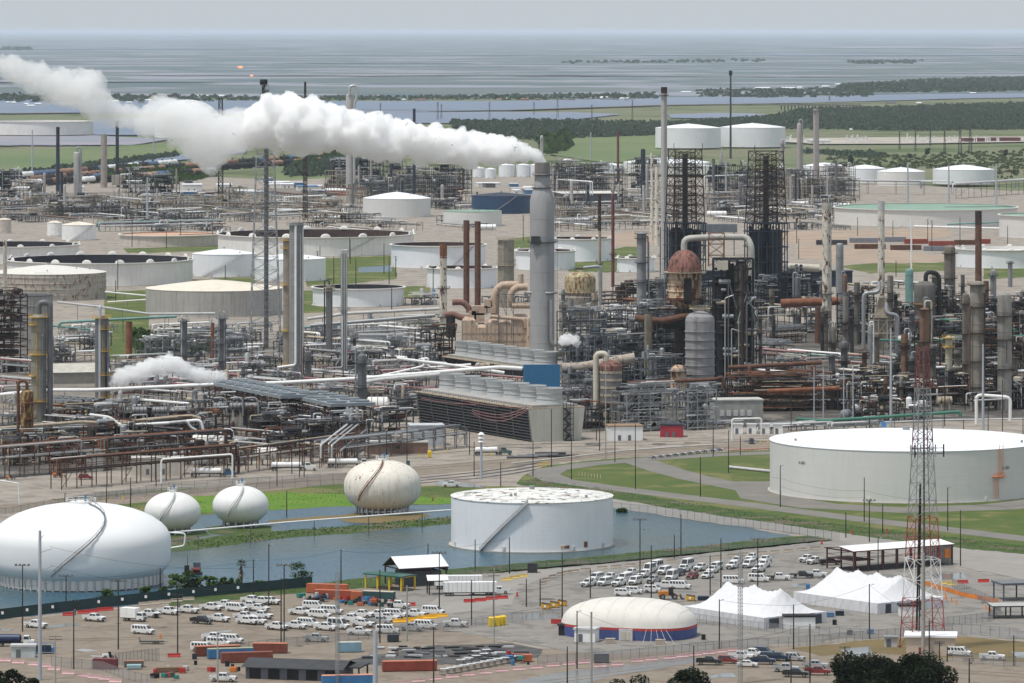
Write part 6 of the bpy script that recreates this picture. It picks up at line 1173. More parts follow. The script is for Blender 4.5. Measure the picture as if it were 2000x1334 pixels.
def make(kind,m):
 t=thing(kind,'x',kind)
 if kind in('pickup_truck','flatbed_truck'):
  w_=1.98;b=w_/2;mb=MB();prism(mb,[(-2.95,.55),(2.85,.5),(2.95,.7),(2.93,1.08),(2.6,1.2),(1.35,1.25),(1.3,1.25),(-1.05,1.25),(-1.05,1.0),(-2.95,1.0)]if kind=='pickup_truck' else[(-1.0,.55),(2.85,.5),(2.95,.7),(2.93,1.08),(2.6,1.2),(1.35,1.25),(-1.0,1.25)],-b,b,m);mb.build('body',t)
  cabin(t,-1.05,1.45,1.25,1.93,1.86,1.5,.75,.2,m,2);front(t,2.95,w_,.78)
  if kind=='pickup_truck':
   mb=MB()
   for s in(-1,1):mb.box(-2.95,s*b-.05,1.0,-1.08,s*b+.05,1.38,m)
   mb.box(-2.98,-b,1.0,-2.88,b,1.36,m);mb.build('cargo_bed',t);MB().box(-2.88,-b+.06,1.0,-1.1,b-.06,1.02,GRD).build('bed_floor',t);tails(t,-2.98,w_,.95)
  else:MB().box(-3.4,-1.15,.95,-1.15,1.15,1.1,BLK).box(-1.2,-1.0,1.1,-1.1,1.0,1.9,BLK).build('flatbed',t);tails(t,-3.42,w_,.7)
  for x in(1.95,-1.85):
   for s in(-1,1):wheel(t,x,s*.88,.42)
 elif kind in('passenger_van','high_van','small_van'):
  hi={'passenger_van':2.1,'high_van':2.6,'small_van':1.85}[kind];q={'small_van':.78}.get(kind,1);w_=2.0*(q+.1 if q<1 else 1);b=w_/2
  mb=MB();prism(mb,[(x*q,z)for x,z in((-2.8,.5),(2.75,.45),(2.85,.7),(2.8,1.0),(2.0,1.25),(-2.8,1.25))],-b,b,m);mb.build('body',t)
  cabin(t,-2.8*q,2.05*q,1.25,hi,w_-.03,w_-.32,.85*q,.1,m,5 if kind=='passenger_van' else(3 if kind=='high_van' else 3),'roof_body');front(t,2.85*q,w_,.72);tails(t,-2.82*q,w_,1.0)
  for x in(1.85*q,-1.75*q):
   for s in(-1,1):wheel(t,x,s*b*.88,.37)
 elif kind in('family_car','sport_utility_car'):
  h_=1.45 if kind=='family_car' else 1.75;w_=1.85;b=w_/2;mb=MB();z=.95 if h_<1.6 else 1.05
  prism(mb,[(-2.35,.4),(2.3,.35),(2.4,.6),(2.3,z-.15),(1.2,z),(-1.6 if h_<1.6 else-2.3,z),(-2.4,z-.1)],-b,b,m);mb.build('body',t);cabin(t,-1.75 if h_<1.6 else-2.25,1.3,z,h_,1.75,1.35,.8,.55 if h_<1.6 else .3,m,2 if h_<1.6 else 3);front(t,2.38,w_,.55);tails(t,-2.38,w_,.6)
  for x in(1.45,-1.45):
   for s in(-1,1):wheel(t,x,s*.82,.34)
 index_children(t);return t
PROTO={}
def vehicle(kind,m,u,v,hd,lab,group):
 key=(kind,m.name);x,y,_=G(u,v)
 if key not in PROTO:o=PROTO[key]=make(kind,m)
 else:o=copy_tree(PROTO[key])
 o.location=(x,y,.0);o.rotation_euler=(0,0,radians(hd));o.scale=(1.13,1.13,1.16);tag(o,lab,{'pickup_truck':'pickup truck','flatbed_truck':'flatbed truck','passenger_van':'van','high_van':'van','small_van':'van','family_car':'car','sport_utility_car':'car'}[kind],group);return o
KN={'p':'pickup_truck','v':'passenger_van','h':'high_van','s':'small_van','f':'flatbed_truck','c':'family_car','u':'sport_utility_car'}
KD={'p':'pickup','v':'passenger van','h':'tall van','s':'small van','f':'flatbed pickup','c':'car','u':'SUV'}
CMX={'w':(CARW,'white'),'b':(CARB,'black'),'r':(CARR,'dark red'),'s':(CARS,'silver'),'n':(CARN,'navy blue'),'t':(CARG,'tan')}
ROWS=[
('scattered row before the green screen fence',-28,'vehicles in the dirt lot','pw70,1226 pw184,1213 pw291,1205 pw329,1200 pw367,1197'),('line beside the brick-red puddled patch',-30,'vehicles in the dirt lot','vw279,1238'),
('back row of the dirt lot by the palm',-30,'vehicles in the dirt lot','pw413,1192 pw440,1187 vw462,1194 pw492,1178 pw489,1189 pw512,1180 pw527,1180'),
('second row of the dirt lot',-32,'vehicles in the dirt lot','pb394,1218 pw427,1214 pw478,1210 pw483,1219 pw505,1194 pw511,1208 pw499,1219'),('short row beside the container gap',-18,'vehicles in the dirt lot','pw418,1251 vw396,1272 vw427,1262 vw452,1256'),
('far line of the central dirt lot',-22,'vehicles in the dirt lot','pw586,1201 vw613,1190 vw648,1199'),('second line of the central dirt lot',-25,'vehicles in the dirt lot','vw625,1207 pw686,1214 pw707,1206 pw740,1206 pw757,1212'),
('near line of the central dirt lot',-28,'vehicles in the dirt lot','pw541,1230 pw577,1228 vw602,1224 pw636,1231 hw661,1228 pw708,1224 ps743,1219'),('line along the orange barriers',-22,'vehicles in the dirt lot','vw772,1206 pw809,1205 vw846,1200 fw778,1188'),
('line inside the chain-link fence',-15,'vehicles in the dirt lot','ps617,1253 pw702,1240 vw757,1237 ps804,1232 vw832,1228 pw889,1224'),('bay beside the long white trailer',175,'vehicles in the yard','vw938,1161 pw974,1160'),
('outermost line of the paved lot along the barriers',-116,'vehicles in the paved lot','vw1165,1134 pw1193,1133 pw1234,1124 hw1268,1119 hw1282,1113 hw1342,1110 pw1440,1101 pw1469,1094'),('second line of the paved lot',-116,'vehicles in the paved lot','pw1150,1145 vw1182,1143 vw1220,1135 pw1259,1127 vw1298,1121 pw1336,1117 pw1370,1114 vw1399,1113 pw1431,1110 vw1463,1108 pw1492,1108 pw1495,1099'),
('inner line of the paved lot',-112,'vehicles in the paved lot','pw1209,1144 vw1241,1141 ps1277,1138 hw1312,1132 pn1326,1124 ur1352,1130 uw1382,1129 pw1392,1119 pw1482,1117'),('line of side-on vans before the paved lot',-14,'vehicles in the paved lot','sw1217,1164 sw1238,1160 sw1274,1157 pw1300,1149 vw1328,1150 vw1432,1140 vw1482,1136'),
('row between the paved lot and the canopy',-5,'vehicles in the paved lot','fw1522,1133 fb1567,1129 pw1594,1127'),('pair of pickups by the open canopy',-130,'vehicles in the paved lot','pw1577,1097 pw1592,1101'),('parking strip under the canopy',10,'vehicles in the paved lot','pb1621,1103'),
('back row of the staff strip along the pink barriers',-20,'cars on the staff strip','pw1447,1288 pw1470,1283 un1492,1278 un1503,1288 pn1519,1290 us1552,1290'),('front row of the staff strip',-10,'cars on the staff strip','pb1385,1298 ur1421,1295 cw1460,1302 pn1490,1297 ps1535,1312 pb1554,1322 ps1592,1306 pr1597,1318'),('shade of the dark tree',170,'cars on the staff strip','pr1648,1308'),
('verge by the beige hut',-15,'vehicles by the hut','vw1873,1281 pw1938,1289'),('plant road behind the pond',175,'vehicles on the plant road','pw882,951'),('foot of the picture in the storage yard',-6,'vehicles in the storage yard','pw436,1331'),('road before the white cabinets',-90,'vehicles on the plant road','ub1468,866'),('drive under the rusty pipe bridge',5,'vehicles on the plant road','ur167,936')]
import re
for rl,hd,grp,spec in ROWS:
 it=[]
 for s in spec.split():m_=re.match(r'(\w)(\w)(\d+),(\d+)',s);it.append((m_[1],m_[2],int(m_[3]),int(m_[4])))
 it.sort(key=lambda q:q[2]);rr=random.Random(len(it)*7+int(hd))
 for i,(kd,c,u,v)in enumerate(it):
  mm,cn_=CMX[c];L_=f'{cn_} {KD[kd]}, {ordinal(i)} in the {rl}' if len(it)>1 else f'{cn_} {KD[kd]} parked alone in the {rl}'
  vehicle(KN[kd],mm,u,v,hd+rr.uniform(-5,5),L_,grp)
# larger vehicles
def tanker(lab,u,v,hd,cab,L_=11.5,tankm=W):
 t=thing('tanker_truck',lab,'tanker truck',G(u,v),radians(hd));x0=-L_/2-1
 MB().hcyl(x0+L_/2,0,2.2,L_-1,1.0,tankm,0,16,.5).build('tank',t);MB().box(x0,-.6,.95,x0+L_+1,.6,1.25,GRD).build('frame',t);mb=MB()
 mb.box(x0+L_*.45,-.25,3.15,x0+L_*.6,.25,3.4,GRY);mb.build('hatch',t)
 for q in(.2,.4,.6,.8):MB().lathe([(1.02,-.06),(1.04,0),(1.02,.06)],GRY,n=16).v
 for x in(x0+.6,x0+1.9,x0+L_-.3,x0+L_+1.0,x0+L_+4.6):
  for s in(-1,1):wheel(t,x,s*1.0,.5,.35)
 c0=x0+L_+.9;mb=MB();prism(mb,[(c0,.8),(c0+4.4,.7),(c0+4.4,1.7),(c0+2.4,2.0),(c0+2.3,2.0),(c0,2.0)],-1.1,1.1,cab);mb.build('body',t);cabin(t,c0+.3,c0+2.5,2.0,3.0,2.15,1.9,.5,.05,cab,1);front(t,c0+4.4,2.2,1.1);MB().cyl(c0-.2,.9,1,3.4,.12,CHR,n=6).build('exhaust',t);return t
tanker('white tanker truck with blue cab under the pipe portal',408,931,4,mt('cab_blue',(.04,.09,.16),.4));tanker('white tanker truck with white cab on the plant road',565,919,4,CARW);tanker('white tanker truck half behind the rust-streaked oval tank',675,912,4,CARW);tanker('white tanker truck with green-grey cab by the big cooling tower',955,889,8,mt('cab_green',(.08,.13,.12),.4),9)
t=thing('box_truck','white box truck with open parking space around it in the dirt lot','box truck',G(262,1213),radians(-28));MB().box(-3.8,-1.25,1.0,1.2,1.25,3.7,W).build('cargo_box',t);mb=MB();prism(mb,[(1.3,.6),(3.6,.6),(3.65,1.5),(3.3,1.6),(1.3,1.6)],-1.1,1.1,CARW);mb.build('body',t);cabin(t,1.35,3.55,1.6,2.55,2.1,1.85,.45,.05,CARW,1);front(t,3.65,2.2,.95);MB().box(-3.8,-.6,.7,1.3,.6,1.0,GRD).build('frame',t)
for x in(2.7,-2.4):
 for s in(-1,1):wheel(t,x,s*1.0,.45,.3)
def trailer(lab,u,v,hd,L_=15.5,m=W,dxl=True):
 t=thing('semi_trailer',lab,'trailer',G(u,v),radians(hd));MB().box(-L_/2,-1.3,1.1,L_/2,1.3,4.0,m).build('cargo_box',t);mb=MB()
 for i in range(12):mb.box(-L_/2+L_*i/12,-1.34,1.1,-L_/2+L_*i/12+.12,-1.3,4.0,WG)
 mb.build('side_rib',t);MB().box(-L_/2,-.5,.8,L_/2,.5,1.1,GRD).build('frame',t)
 for x in(-L_/2+1.2,-L_/2+2.5):
  for s in(-1,1):wheel(t,x,s*1.05,.5,.35)
 for s in(-1,1):MB().bar((L_*.3,s*.8,0),(L_*.3,s*.8,1.1),.15,GRD).build('landing_leg',t)
 return t
trailer('long white semi-trailer in front of its twin by the open shed',918,1163,4);trailer('white semi-trailer behind, with grey solar strip on its roof',895,1150,4,14)
t=thing('flat_trailer','empty black low trailer with tandem wheels in the dirt lot','trailer',G(297,1257),radians(-2));MB().box(-3.4,-1.1,.5,3.2,1.1,.65,BLK).build('deck',t);mb=MB()
for s in(-1,1):mb.bar((-3.2,s,.6),(-3.5,s,1.7),.1,BLK)
mb.bar((-3.5,-1,1.7),(-3.5,1,1.7),.1,BLK);mb.bar((3.2,0,.55),(4.4,0,.5),.1,BLK);mb.build('ramp',t)
for x in(.6,1.5):
 for s in(-1,1):wheel(t,x,s*1.15,.35,.22)
def loader(lab,u,v,hd,m,s_=1.):
 t=thing('wheel_loader',lab,'wheel loader',G(u,v),radians(hd));MB().box(-3.2*s_,-1*s_,1.0*s_,-.4*s_,1*s_,2.2*s_,m).build('engine_body',t);MB().box(-.4*s_,-.8*s_,1*s_,1.6*s_,.8*s_,1.5*s_,GRD).build('frame',t);cabin(t,-.4*s_,1.0*s_,1.6*s_,3.2*s_,1.5*s_,1.4*s_,.15,.05,BLK,1)
 mb=MB()
 for q in(-.6,.6):mb.bar((1.2*s_,q*s_,1.4*s_),(3.2*s_,q*s_,.7*s_),.25*s_,m)
 mb.build('lift_arm',t);mb=MB();prism(mb,[(3.0*s_,.2),(4.1*s_,.15),(3.3*s_,.3),(3.1*s_,1.3*s_),(2.95*s_,1.3*s_)],-1.4*s_,1.4*s_,GRD);mb.build('bucket',t)
 for x in(-2.1,1.3):
  for q in(-1,1):wheel(t,x*s_,q*1.15*s_,.75*s_,.5*s_)
 return t
loader('orange wheel loader with black bucket beside the paved lot vans',1308,1170,5,mt('loader_orange',(.5,.18,.03),.5),1.05);loader('small white skid loader behind the maroon container',213,1286,20,W,.55);loader('dark orange loader parked under the pipe bridge',115,932,0,ORG,.7);loader('orange tractor beneath the yellow vessel pipework',20,936,0,ORG,.5)
t=thing('tanker_lorry','dark blue tanker lorry with white cab at the picture edge','tanker lorry',G(28,1262),radians(-4));MB().hcyl(-2.2,0,2.1,7.5,1.15,mt('lorry_blue',(.02,.035,.09),.4),0,16).build('tank',t);MB().box(-6,-1,.8,5,1,1.1,BLK).build('frame',t);mb=MB();prism(mb,[(2.6,.7),(5.4,.7),(5.4,1.7),(2.6,1.9)],-1.1,1.1,CARW);mb.build('body',t);cabin(t,2.5,4.4,1.8,2.9,2.1,1.9,.4,.05,CARW,1)
for x in(-4.8,-3.4,4.2):
 for s in(-1,1):wheel(t,x,s*1.05,.5,.35)
building('pale blue-white pump container beside the dark blue tanker lorry',46,1283,46,3,22,0,mt('pale_grey_box',(.46,.50,.50),.6),WG,doors=1)
t=thing('compressor','blue compressor set with open frame behind the pale mast foot','compressor',G(80,1276),0);mb=MB();mb.box(-3.4,-1,.4,3.4,1,1.6,BLC);mb.build('casing',t);MB().box(-1.5,-1.05,.6,2.8,-1.0,2.3,NAV).build('engine',t);steel=MB();steel_frame(steel,7,2.2,[2.7],3,1,BLC,.1,0,rr);steel.build('frame',t)
t=thing('pump_raft','small red and black pump raft floating in the pond','pump raft',G(376,1121),0);MB().box(-3,-1.5,0,3,1.5,.5,RSD).build('deck',t);MB().hcyl(1.2,0,1.3,2.2,.7,mt('raft_red',(.2,.05,.04),.6),0,10).build('pump',t);MB().box(-2.4,-.8,.5,-1,.8,2.6,BLK).build('engine',t);MB().box(.2,.5,.5,2.4,.8,3.4,mt('raft_panel',(.09,.1,.13),.5)).build('control_panel',t);MB().cyl(-1.5,0,.5,5.5,.08,BLK,n=6).build('pole',t);MB().cyl(-.4,0,.5,3,.25,WG,n=8).build('tank',t)
# ------------------------------------------------------------------ tents, dome, canopies, sheds
def tent(lab,cu,cv,L_,W_,ang,peaks,eave,ph,name='event_tent',seed=1,doors=()):
 t=thing(name,lab,'tent',G(cu,cv),ang);nx,ny=72,36;vs=[]
 rr=random.Random(seed)
 xo=max(abs(p)for p in peaks)
 def h(x,y):
  if abs(x)>=xo:rx=max(0,1-(abs(x)-xo)/(L_/2-xo))**1.35
  else:
   ps=sorted(peaks);i=max(j for j in range(len(ps))if ps[j]<=x+1e-6);q=ps[min(i+1,len(ps)-1)];f=(x-ps[i])/((q-ps[i])or 1);rx=1-.15*sin(pi*min(1,f))**.8
  d=min(hypot(x-p,y)for p in peaks);g=max(0,1-abs(y)/(W_/2));b=(ph-eave)*(rx*.93*g**1.15+.07*math.exp(-d/2.2)+.02*sin(x*3+y*2)*g)
  return eave+b
 for j in range(ny+1):
  for i in range(nx+1):x=-L_/2+L_*i/nx;y=-W_/2+W_*j/ny;vs.append((x,y,h(x,y)))
 fs=[(j*(nx+1)+i,j*(nx+1)+i+1,(j+1)*(nx+1)+i+1,(j+1)*(nx+1)+i)for j in range(ny)for i in range(nx)]
 MB().add(vs,fs,TENT,True).build('roof_canopy',t)
 mb=MB();per=[(-L_/2,-W_/2),(L_/2,-W_/2),(L_/2,W_/2),(-L_/2,W_/2),(-L_/2,-W_/2)]
 for(a,b),(c,d)in zip(per,per[1:]):
  n=40
  for i in range(n):
   f,g=i/n,(i+1)/n;o1=.12*sin(i*2.1);o2=.12*sin((i+1)*2.1);nx_,ny_=(d-b)/30,-(c-a)/30;l=hypot(nx_,ny_);nx_,ny_=nx_/l,ny_/l
   p=(a+(c-a)*f,b+(d-b)*f);q=(a+(c-a)*g,b+(d-b)*g)
   mb.add([(p[0]+nx_*o1,p[1]+ny_*o1,0),(q[0]+nx_*o2,q[1]+ny_*o2,0),(q[0],q[1],eave),(p[0],p[1],eave)],[(0,1,2,3)],TENT)
 mb.build('side_wall',t)
 for p in peaks:MB().cyl(p,0,0,ph+.25,.12,GAL,n=6).build('pole',t)
 n=10
 for i in range(n+1):
  for s in(-1,1):x=-L_/2+L_*i/n;MB().bar((x,s*W_/2,eave),(x,s*(W_/2+1.6),0),.04,GAL).build('guy_rope',t)
 for(x,y,w_,ax)in doors:
  MB().box(x-(w_/2 if ax==0 else .2),y-(w_/2 if ax else .2),0,x+(w_/2 if ax==0 else .2),y+(w_/2 if ax else .2),2.6,mt('tent_opening',(.06,.07,.09),.8)).build('door_opening',t)
 return t
tent('white peaked tent with three points between the inflated dome hall and its twin tent',1473,1210,35,23,radians(-52),(-11.5,0,11.5),3.0,9.9,seed=1,doors=((17.5,-8,3.5,1),(17.5,8,3,1)))
tent('white peaked tent with four points in front of the long open canopy',1697,1181,36,26,radians(-52),(-13.5,-4.6,3.5,12.5),3.0,9.8,seed=2,doors=((18,2,5,1),(18,-9,2,1)))
# inflated hall
t=thing('inflated_hall','cream inflated dome hall with red band and blue wall','dome hall',G(1229,1239),radians(-20));A,B,P_=18.3,12.5,2.7;n=72
def se(a,f):c,s=cos(a),sin(a);return(A*f*abs(c)**(2/P_)*(1 if c>0 else-1),B*f*abs(s)**(2/P_)*(1 if s>0 else-1))
def ringed(lv,m,name,smooth=True):
 vs=[];fs=[]
 for f,z in lv:vs+=[(*se(2*pi*j/n,f),z)for j in range(n)]
 for i in range(len(lv)-1):
  for j in range(n):fs.append((i*n+j,i*n+(j+1)%n,(i+1)*n+(j+1)%n,(i+1)*n+j))
 return MB().add(vs,fs,m,smooth).build(name,t)
ringed([(1,0),(1.01,2.6)],DOMB,'wall');ringed([(1.012,2.6),(1.012,3.3)],DOMR,'red_band')
lv=[(1.01,3.3)]+[(cos(q)**.8*1.0,3.3+6.6*sin(q)**.9)for q in[pi/2*i/14 for i in range(1,14)]]+[(.01,9.9)];ringed(lv,DOMF,'roof_membrane')
for i in range(8):
 x=-A+2*A*(i+.5)/8;pts=[]
 for j in range(-10,11):
  th=j/10*pi/2*.97;yy=B*sin(th)*(1-abs(x/A)**P_)**(1/P_);rf=min(1,(abs(x/A)**P_+abs(yy/B)**P_)**(1/P_));q=math.acos(min(1,(rf)**(1/.8)))if rf<1 else 0;pts.append((x,yy,3.3+6.6*sin(q)**.9+.04))
 MB().tube(pts,.03,mt('seam_grey',(.52,.5,.46),.8),4).build('seam_rib',t)
mb=MB();mb.box(-1.9,-.5,0,1.9,1,3.1,WG);mb.build('door_frame',t,(3.4,-B*1.02,0));
for s in(-.65,.65):MB().box(s-.6,-.6,.1,s+.6,-.5,2.4,mt('door_cream',(.5,.47,.4),.5)).build('door',t,(3.4,-B*1.02,0))
for i in range(5):MB().bar((9+i*1.4,-B*.98,3.2+.0),(9+i*2.2,-B-2.5,0),.05,W).build('guy_rope',t)
building('black ventilation container at the west end of the dome hall',1107,1240,28,3,20,radians(-15),BLK,GRD,doors=0);building('white fan container joined to the dome hall',1146,1252,42,4,24,radians(-18),W,WG,doors=1)
building('white site box framed in black in front of the first peaked tent',1561,1226,60,4,23,radians(3),W,BLK,doors=0,overhang=.3);building('white framed site box at the foot of the red and white mast',1775,1202,38,4,20,radians(3),W,BLK,doors=0);building('beige equipment hut with white roof behind the dark tree',1818,1276,94,9,36,radians(-6),mt('hut_wall',(.55,.45,.36),.8),WH,doors=1,dm_=RDC,overhang=.6)
building('pair of pale electrical cabinets on the verge by the hut',1740,1263,24,2,18,0,WG,GAL,doors=1)
def canopy(lab,cu,cv,L_,W_,ang,h_,nb,post,roof,gable=0,name='open_canopy',ncol=2,thick=.35,fascia=None):
 t=thing(name,lab,'canopy',G(cu,cv),ang);
 for i in range(nb+1):
  for j in range(ncol):MB().bar((-L_/2+L_*i/nb,-W_/2+W_*j/(ncol-1),0),(-L_/2+L_*i/nb,-W_/2+W_*j/(ncol-1),h_),.38,post).build('post',t)
 for i in range(nb+1):MB().bar((-L_/2+L_*i/nb,-W_/2,h_-.3),(-L_/2+L_*i/nb,W_/2,h_-.3),.35,post).build('beam',t)
 mb=MB();o=.6;a,b=L_/2+o,W_/2+o
 for z0 in(0,-thick):
  mb.add([(-a,-b,h_+z0),(a,-b,h_+z0),(a,0,h_+gable+z0),(-a,0,h_+gable+z0),(-a,b,h_+z0),(a,b,h_+z0)],[(0,1,2,3),(3,2,5,4)]if z0==0 else[(3,2,1,0),(4,5,2,3)],roof if z0==0 else(fascia or post))
 mb.add([(-a,-b,h_),(-a,0,h_+gable),(-a,b,h_),(-a,b,h_-thick),(-a,0,h_+gable-thick),(-a,-b,h_-thick)],[(0,1,4,5),(1,2,3,4)],fascia or post);mb.add([(-a,-b,h_),(a,-b,h_),(a,-b,h_-thick),(-a,-b,h_-thick)],[(3,2,1,0)],fascia or post)
 mb.add([(a,-b,h_),(a,0,h_+gable),(a,b,h_),(a,b,h_-thick),(a,0,h_+gable-thick),(a,-b,h_-thick)],[(5,4,1,0),(4,3,2,1)],fascia or post)
 mb.build('roof',t);return t
CBR=mt('canopy_red_brown',(.10,.035,.03),.6,var=.2)
t=canopy('long open canopy with white roof on dark red posts',1738,1106,38,13.5,radians(33),6.4,7,CBR,mt('canopy_roof',(.74,.75,.74),.5,var=.06),.9)
mb=MB()
for z in(2.2,4.4):mb.bar((-19,-6.7,z),(19,-6.7,z),.12,CBR);mb.bar((-19,6.7,z),(19,6.7,z),.12,CBR);mb.bar((-19,-6.7,z),(-19,6.7,z),.12,CBR)
mb.build('girt',t);MB().box(-18.9,-6.6,3.2,-11,6.6,3.4,CBR).build('mezzanine',t);mb=MB()
for i in range(26):mb.box(18.9,-6.7+i*.52,0,19.0+.08*(i%2),-6.4+i*.52,6.2,GAL)
mb.build('end_wall',t);MB().box(16,-6.9,2.2,18.2,-6.7,5,ORG).build('orange_tarpaulin',t);MB().box(-18,-5,.02,18,6,.05,M_GRAV).build('floor_slab',t)
t=canopy('white-roofed open shed with dark gable in front of the pond',812,1141,15,11,radians(25),5.6,3,mt('shed_dark',(.05,.03,.03),.7),WH,3.0);MB().box(-5,-3,0,7,4,4.2,mt('shed_inner',(.10,.11,.12),.8)).build('inner_wall',t);MB().add([(7.8,-6,5.5),(7.8,0,8.4),(7.8,6,5.5),(7.8,6,4.2),(7.8,-6,4.2)],[(0,4,3,2,1)],mt('gable_dark',(.06,.02,.02),.7)).build('gable_wall',t)
t=canopy('green lean-to roof on yellow posts attached to the white-roofed open shed',762,1150,14,6,radians(-40),4.4,3,YLB,GRNR,.2,fascia=GRNR);t=canopy('small white peaked shelter before the long white trailer',853,1160,5,4,radians(10),4.2,1,GRD,W,1.4)
canopy('grey flat checkpoint canopy on thick posts at the picture edge',1995,1170,14,8,radians(15),5.2,2,mt('checkpoint_post',(.10,.11,.13),.6),mt('checkpoint_roof',(.15,.16,.17),.7),0,thick=.6);canopy('lower pale checkpoint roof beside the fence corner at the picture edge',1985,1205,14,7,radians(5),3.6,3,GRD,mt('checkpoint_pale',(.38,.38,.37),.7),0)
t=thing('workshop','black-roofed burnt-looking workshop shed among scrap','workshop',G(585,1322),radians(-14));MB().box(-12.5,-6,0,12.5,6,3,mt('workshop_wall',(.13,.14,.16),.8)).build('wall',t);MB().add([(-13.5,-7,3),(13.5,-7,3),(13.5,0,4.6),(-13.5,0,4.6),(-13.5,7,3),(13.5,7,3)],[(0,1,2,3),(3,2,5,4)],ROOFD).build('roof',t)
for i in range(5):MB().box(-1.5,-.1,0,1.5,0,2.6,BLK).build('door_opening',t,(-10+i*5,-6.02,0))
canopy('second dark lean-to roof joined to the black-roofed shed',665,1322,12,8,radians(-14),3.2,2,GRD,ROOFD,.2)
# ------------------------------------------------------------------ containers, bins, barriers
def container(lab,u,v,hd,m,L_=12.2,top=None,name='shipping_container',cat='container',group=None,h_=2.6):
 t=thing(name,lab,cat,G(u,v),radians(hd),group);mb=MB();mb.box(-L_/2,-1.2,.12,L_/2,1.2,h_-.05,m);n=int(L_/.5)
 for i in range(n):
  for s in(-1,1):x=-L_/2+.1+(L_-.2)*i/n;mb.box(x,s*1.2-.05,.25,x+.26,s*1.2+.05,h_-.2,m)
 mb.build('body',t);MB().box(-L_/2-.02,-1.24,h_-.05,L_/2+.02,1.24,h_+.03,top or m).build('roof',t)
 for s in(-.6,.6):MB().box(-L_/2-.08,s-.57,.2,-L_/2,s+.57,h_-.15,m).build('door',t);MB().bar((-L_/2-.12,s,.3),(-L_/2-.12,s,h_-.3),.05,GAL).build('lock_rod',t)
 return t
BRC=mt('brown_red_container',(.20,.06,.04),.65,var=.2,streak=.4)
container('long orange-red container with sagging orange roof beside the crate heap',655,1170,-14,mt('orange_red_container',(.33,.08,.04),.6,streak=.4),12.2,ORC);container('bright orange container joined behind the sagging one',640,1158,-14,ORC,12.2,ORC);container('orange open box container at the near end of the pair',697,1173,-14,ORC,3,ORC)
container('dark green low container wall behind the crate heap',740,1168,-20,mt('dark_green_box',(.03,.08,.08),.6),9.5,mt('pale_top',(.5,.45,.38),.8),h_=2);container('brown-red container closest to the workshop scrap',482,1293,12,BRC,13.5,BRC);container('blue container between two red ones',450,1285,14,BLC,12,mt('olive_top',(.3,.32,.22),.7));container('dark red container at the far side of the blue one',425,1280,14,BRC,12,mt('orange_top',(.45,.16,.09),.7))
container('orange-topped container reaching past the blue one',528,1275,-4,BRC,9,mt('orange_top',(.45,.16,.09)));container('pale blue container alone on the gravel',683,1273,8,LBC,6.1,mt('pale_top2',(.42,.44,.42),.7));container('long blue container with salmon roof at the foot of the picture',683,1338,10,BLC,14,mt('salmon_top',(.55,.25,.17),.7));container('red container with crushed roof and debris beside the racks',800,1310,8,RDC,14,mt('orange_top',(.45,.16,.09)))
container('small maroon container behind the fence',206,1306,-12,mt('maroon_box',(.16,.035,.04),.6),6.1);container('low brown open skip at the storage fence',262,1302,4,mt('skip_brown',(.16,.13,.11),.7),5,mt('skip_top',(.3,.15,.1),.8),h_=1.6);container('pale teal tray box beside the brown skip',262,1306,4,mt('teal_tray',(.3,.45,.48),.6),3.6,h_=1)
container('long brown plank box holding scrap',330,1312,10,mt('plank_brown',(.2,.13,.08),.8),7,h_=1.2);container('orange crate stack by the rack yard end',1030,1292,0,ORC,2.5,h_=1.8);container('brown crate by the orange crate stack',1010,1290,0,BRC,3,h_=1.8);container('black cube bin on the fence line by the dark pole',768,1253,5,mt('black_bin',(.03,.04,.045),.6),3,h_=1.9);container('grey slatted screen box on the lot edge by the fence',1175,1294,3,GRY,3.8,h_=2.4)
def dumpster(lab,u,v,m=mt('dumpster_amber',(.62,.33,.02),.55)):
 t=thing('dumpster',lab,'dumpster',G(u,v),radians(-12),'yellow dumpsters');mb=MB();prism(mb,[(-1.1,.15),(1.1,.15),(1.25,1.3),(-1.2,1.7)],-1.1,1.1,m);mb.build('body',t);MB().add([(-1.25,-1.15,1.72),(1.3,-1.15,1.32),(1.3,1.15,1.32),(-1.25,1.15,1.72)],[(0,1,2,3)],BLK).build('lid',t);MB().box(-.3,-1.2,.5,.3,-1.1,1.1,SIGN).build('label_plate',t)
dumpster('amber dumpster with black lid, nearest the fence of three',1066,1189);dumpster('amber dumpster in the middle of the three',1083,1186);dumpster('amber dumpster beside the black pole, end of three',1098,1183);dumpster('orange open bin behind the orange wheel loader',1349,1173)
container('low dark blue skip next to the orange open bin',1374,1172,0,NAV,3.2,h_=1.1)
def toilet(lab,u,v,m=YLB):t=thing('portable_toilet',lab,'portable toilet',G(u,v),.1);MB().box(-.75,-.75,0,.75,.75,2.3,m).build('body',t);MB().box(-.45,-.8,.1,.45,-.75,2,mt('toilet_door',(.62,.45,.03),.5)).build('door',t);MB().lathe([(1.1,2.3),(.8,2.55),(0,2.65)],m,n=4,a0=pi/4,a1=pi/4+2*pi,smooth=False).build('roof',t);t['group']='yellow portable toilets'
for i,u in enumerate((960,970,977,983)):toilet(f'yellow portable toilet, {ordinal(i)} of four by the fence',u,1223-i)
toilet('yellow portable toilet alone by the brick wall house',839,893)
def barrier(name,lab,u,v,hd,m,L_=3.4,h_=.95,group=None,cat='barrier'):
 t=BAR.get(m.name)
 if t is None:mb=MB();prism(mb,[(-.42,0),(.42,0),(.38,.2),(.14,.4),(.1,h_),(-.1,h_),(-.14,.4),(-.38,.2)],-L_/2,L_/2,m);t=BAR[m.name]=mb.mesh(name)
 o=link(name,t,None,G(u,v),radians(hd+90));tag(o,lab,cat,group);return o
BAR={}
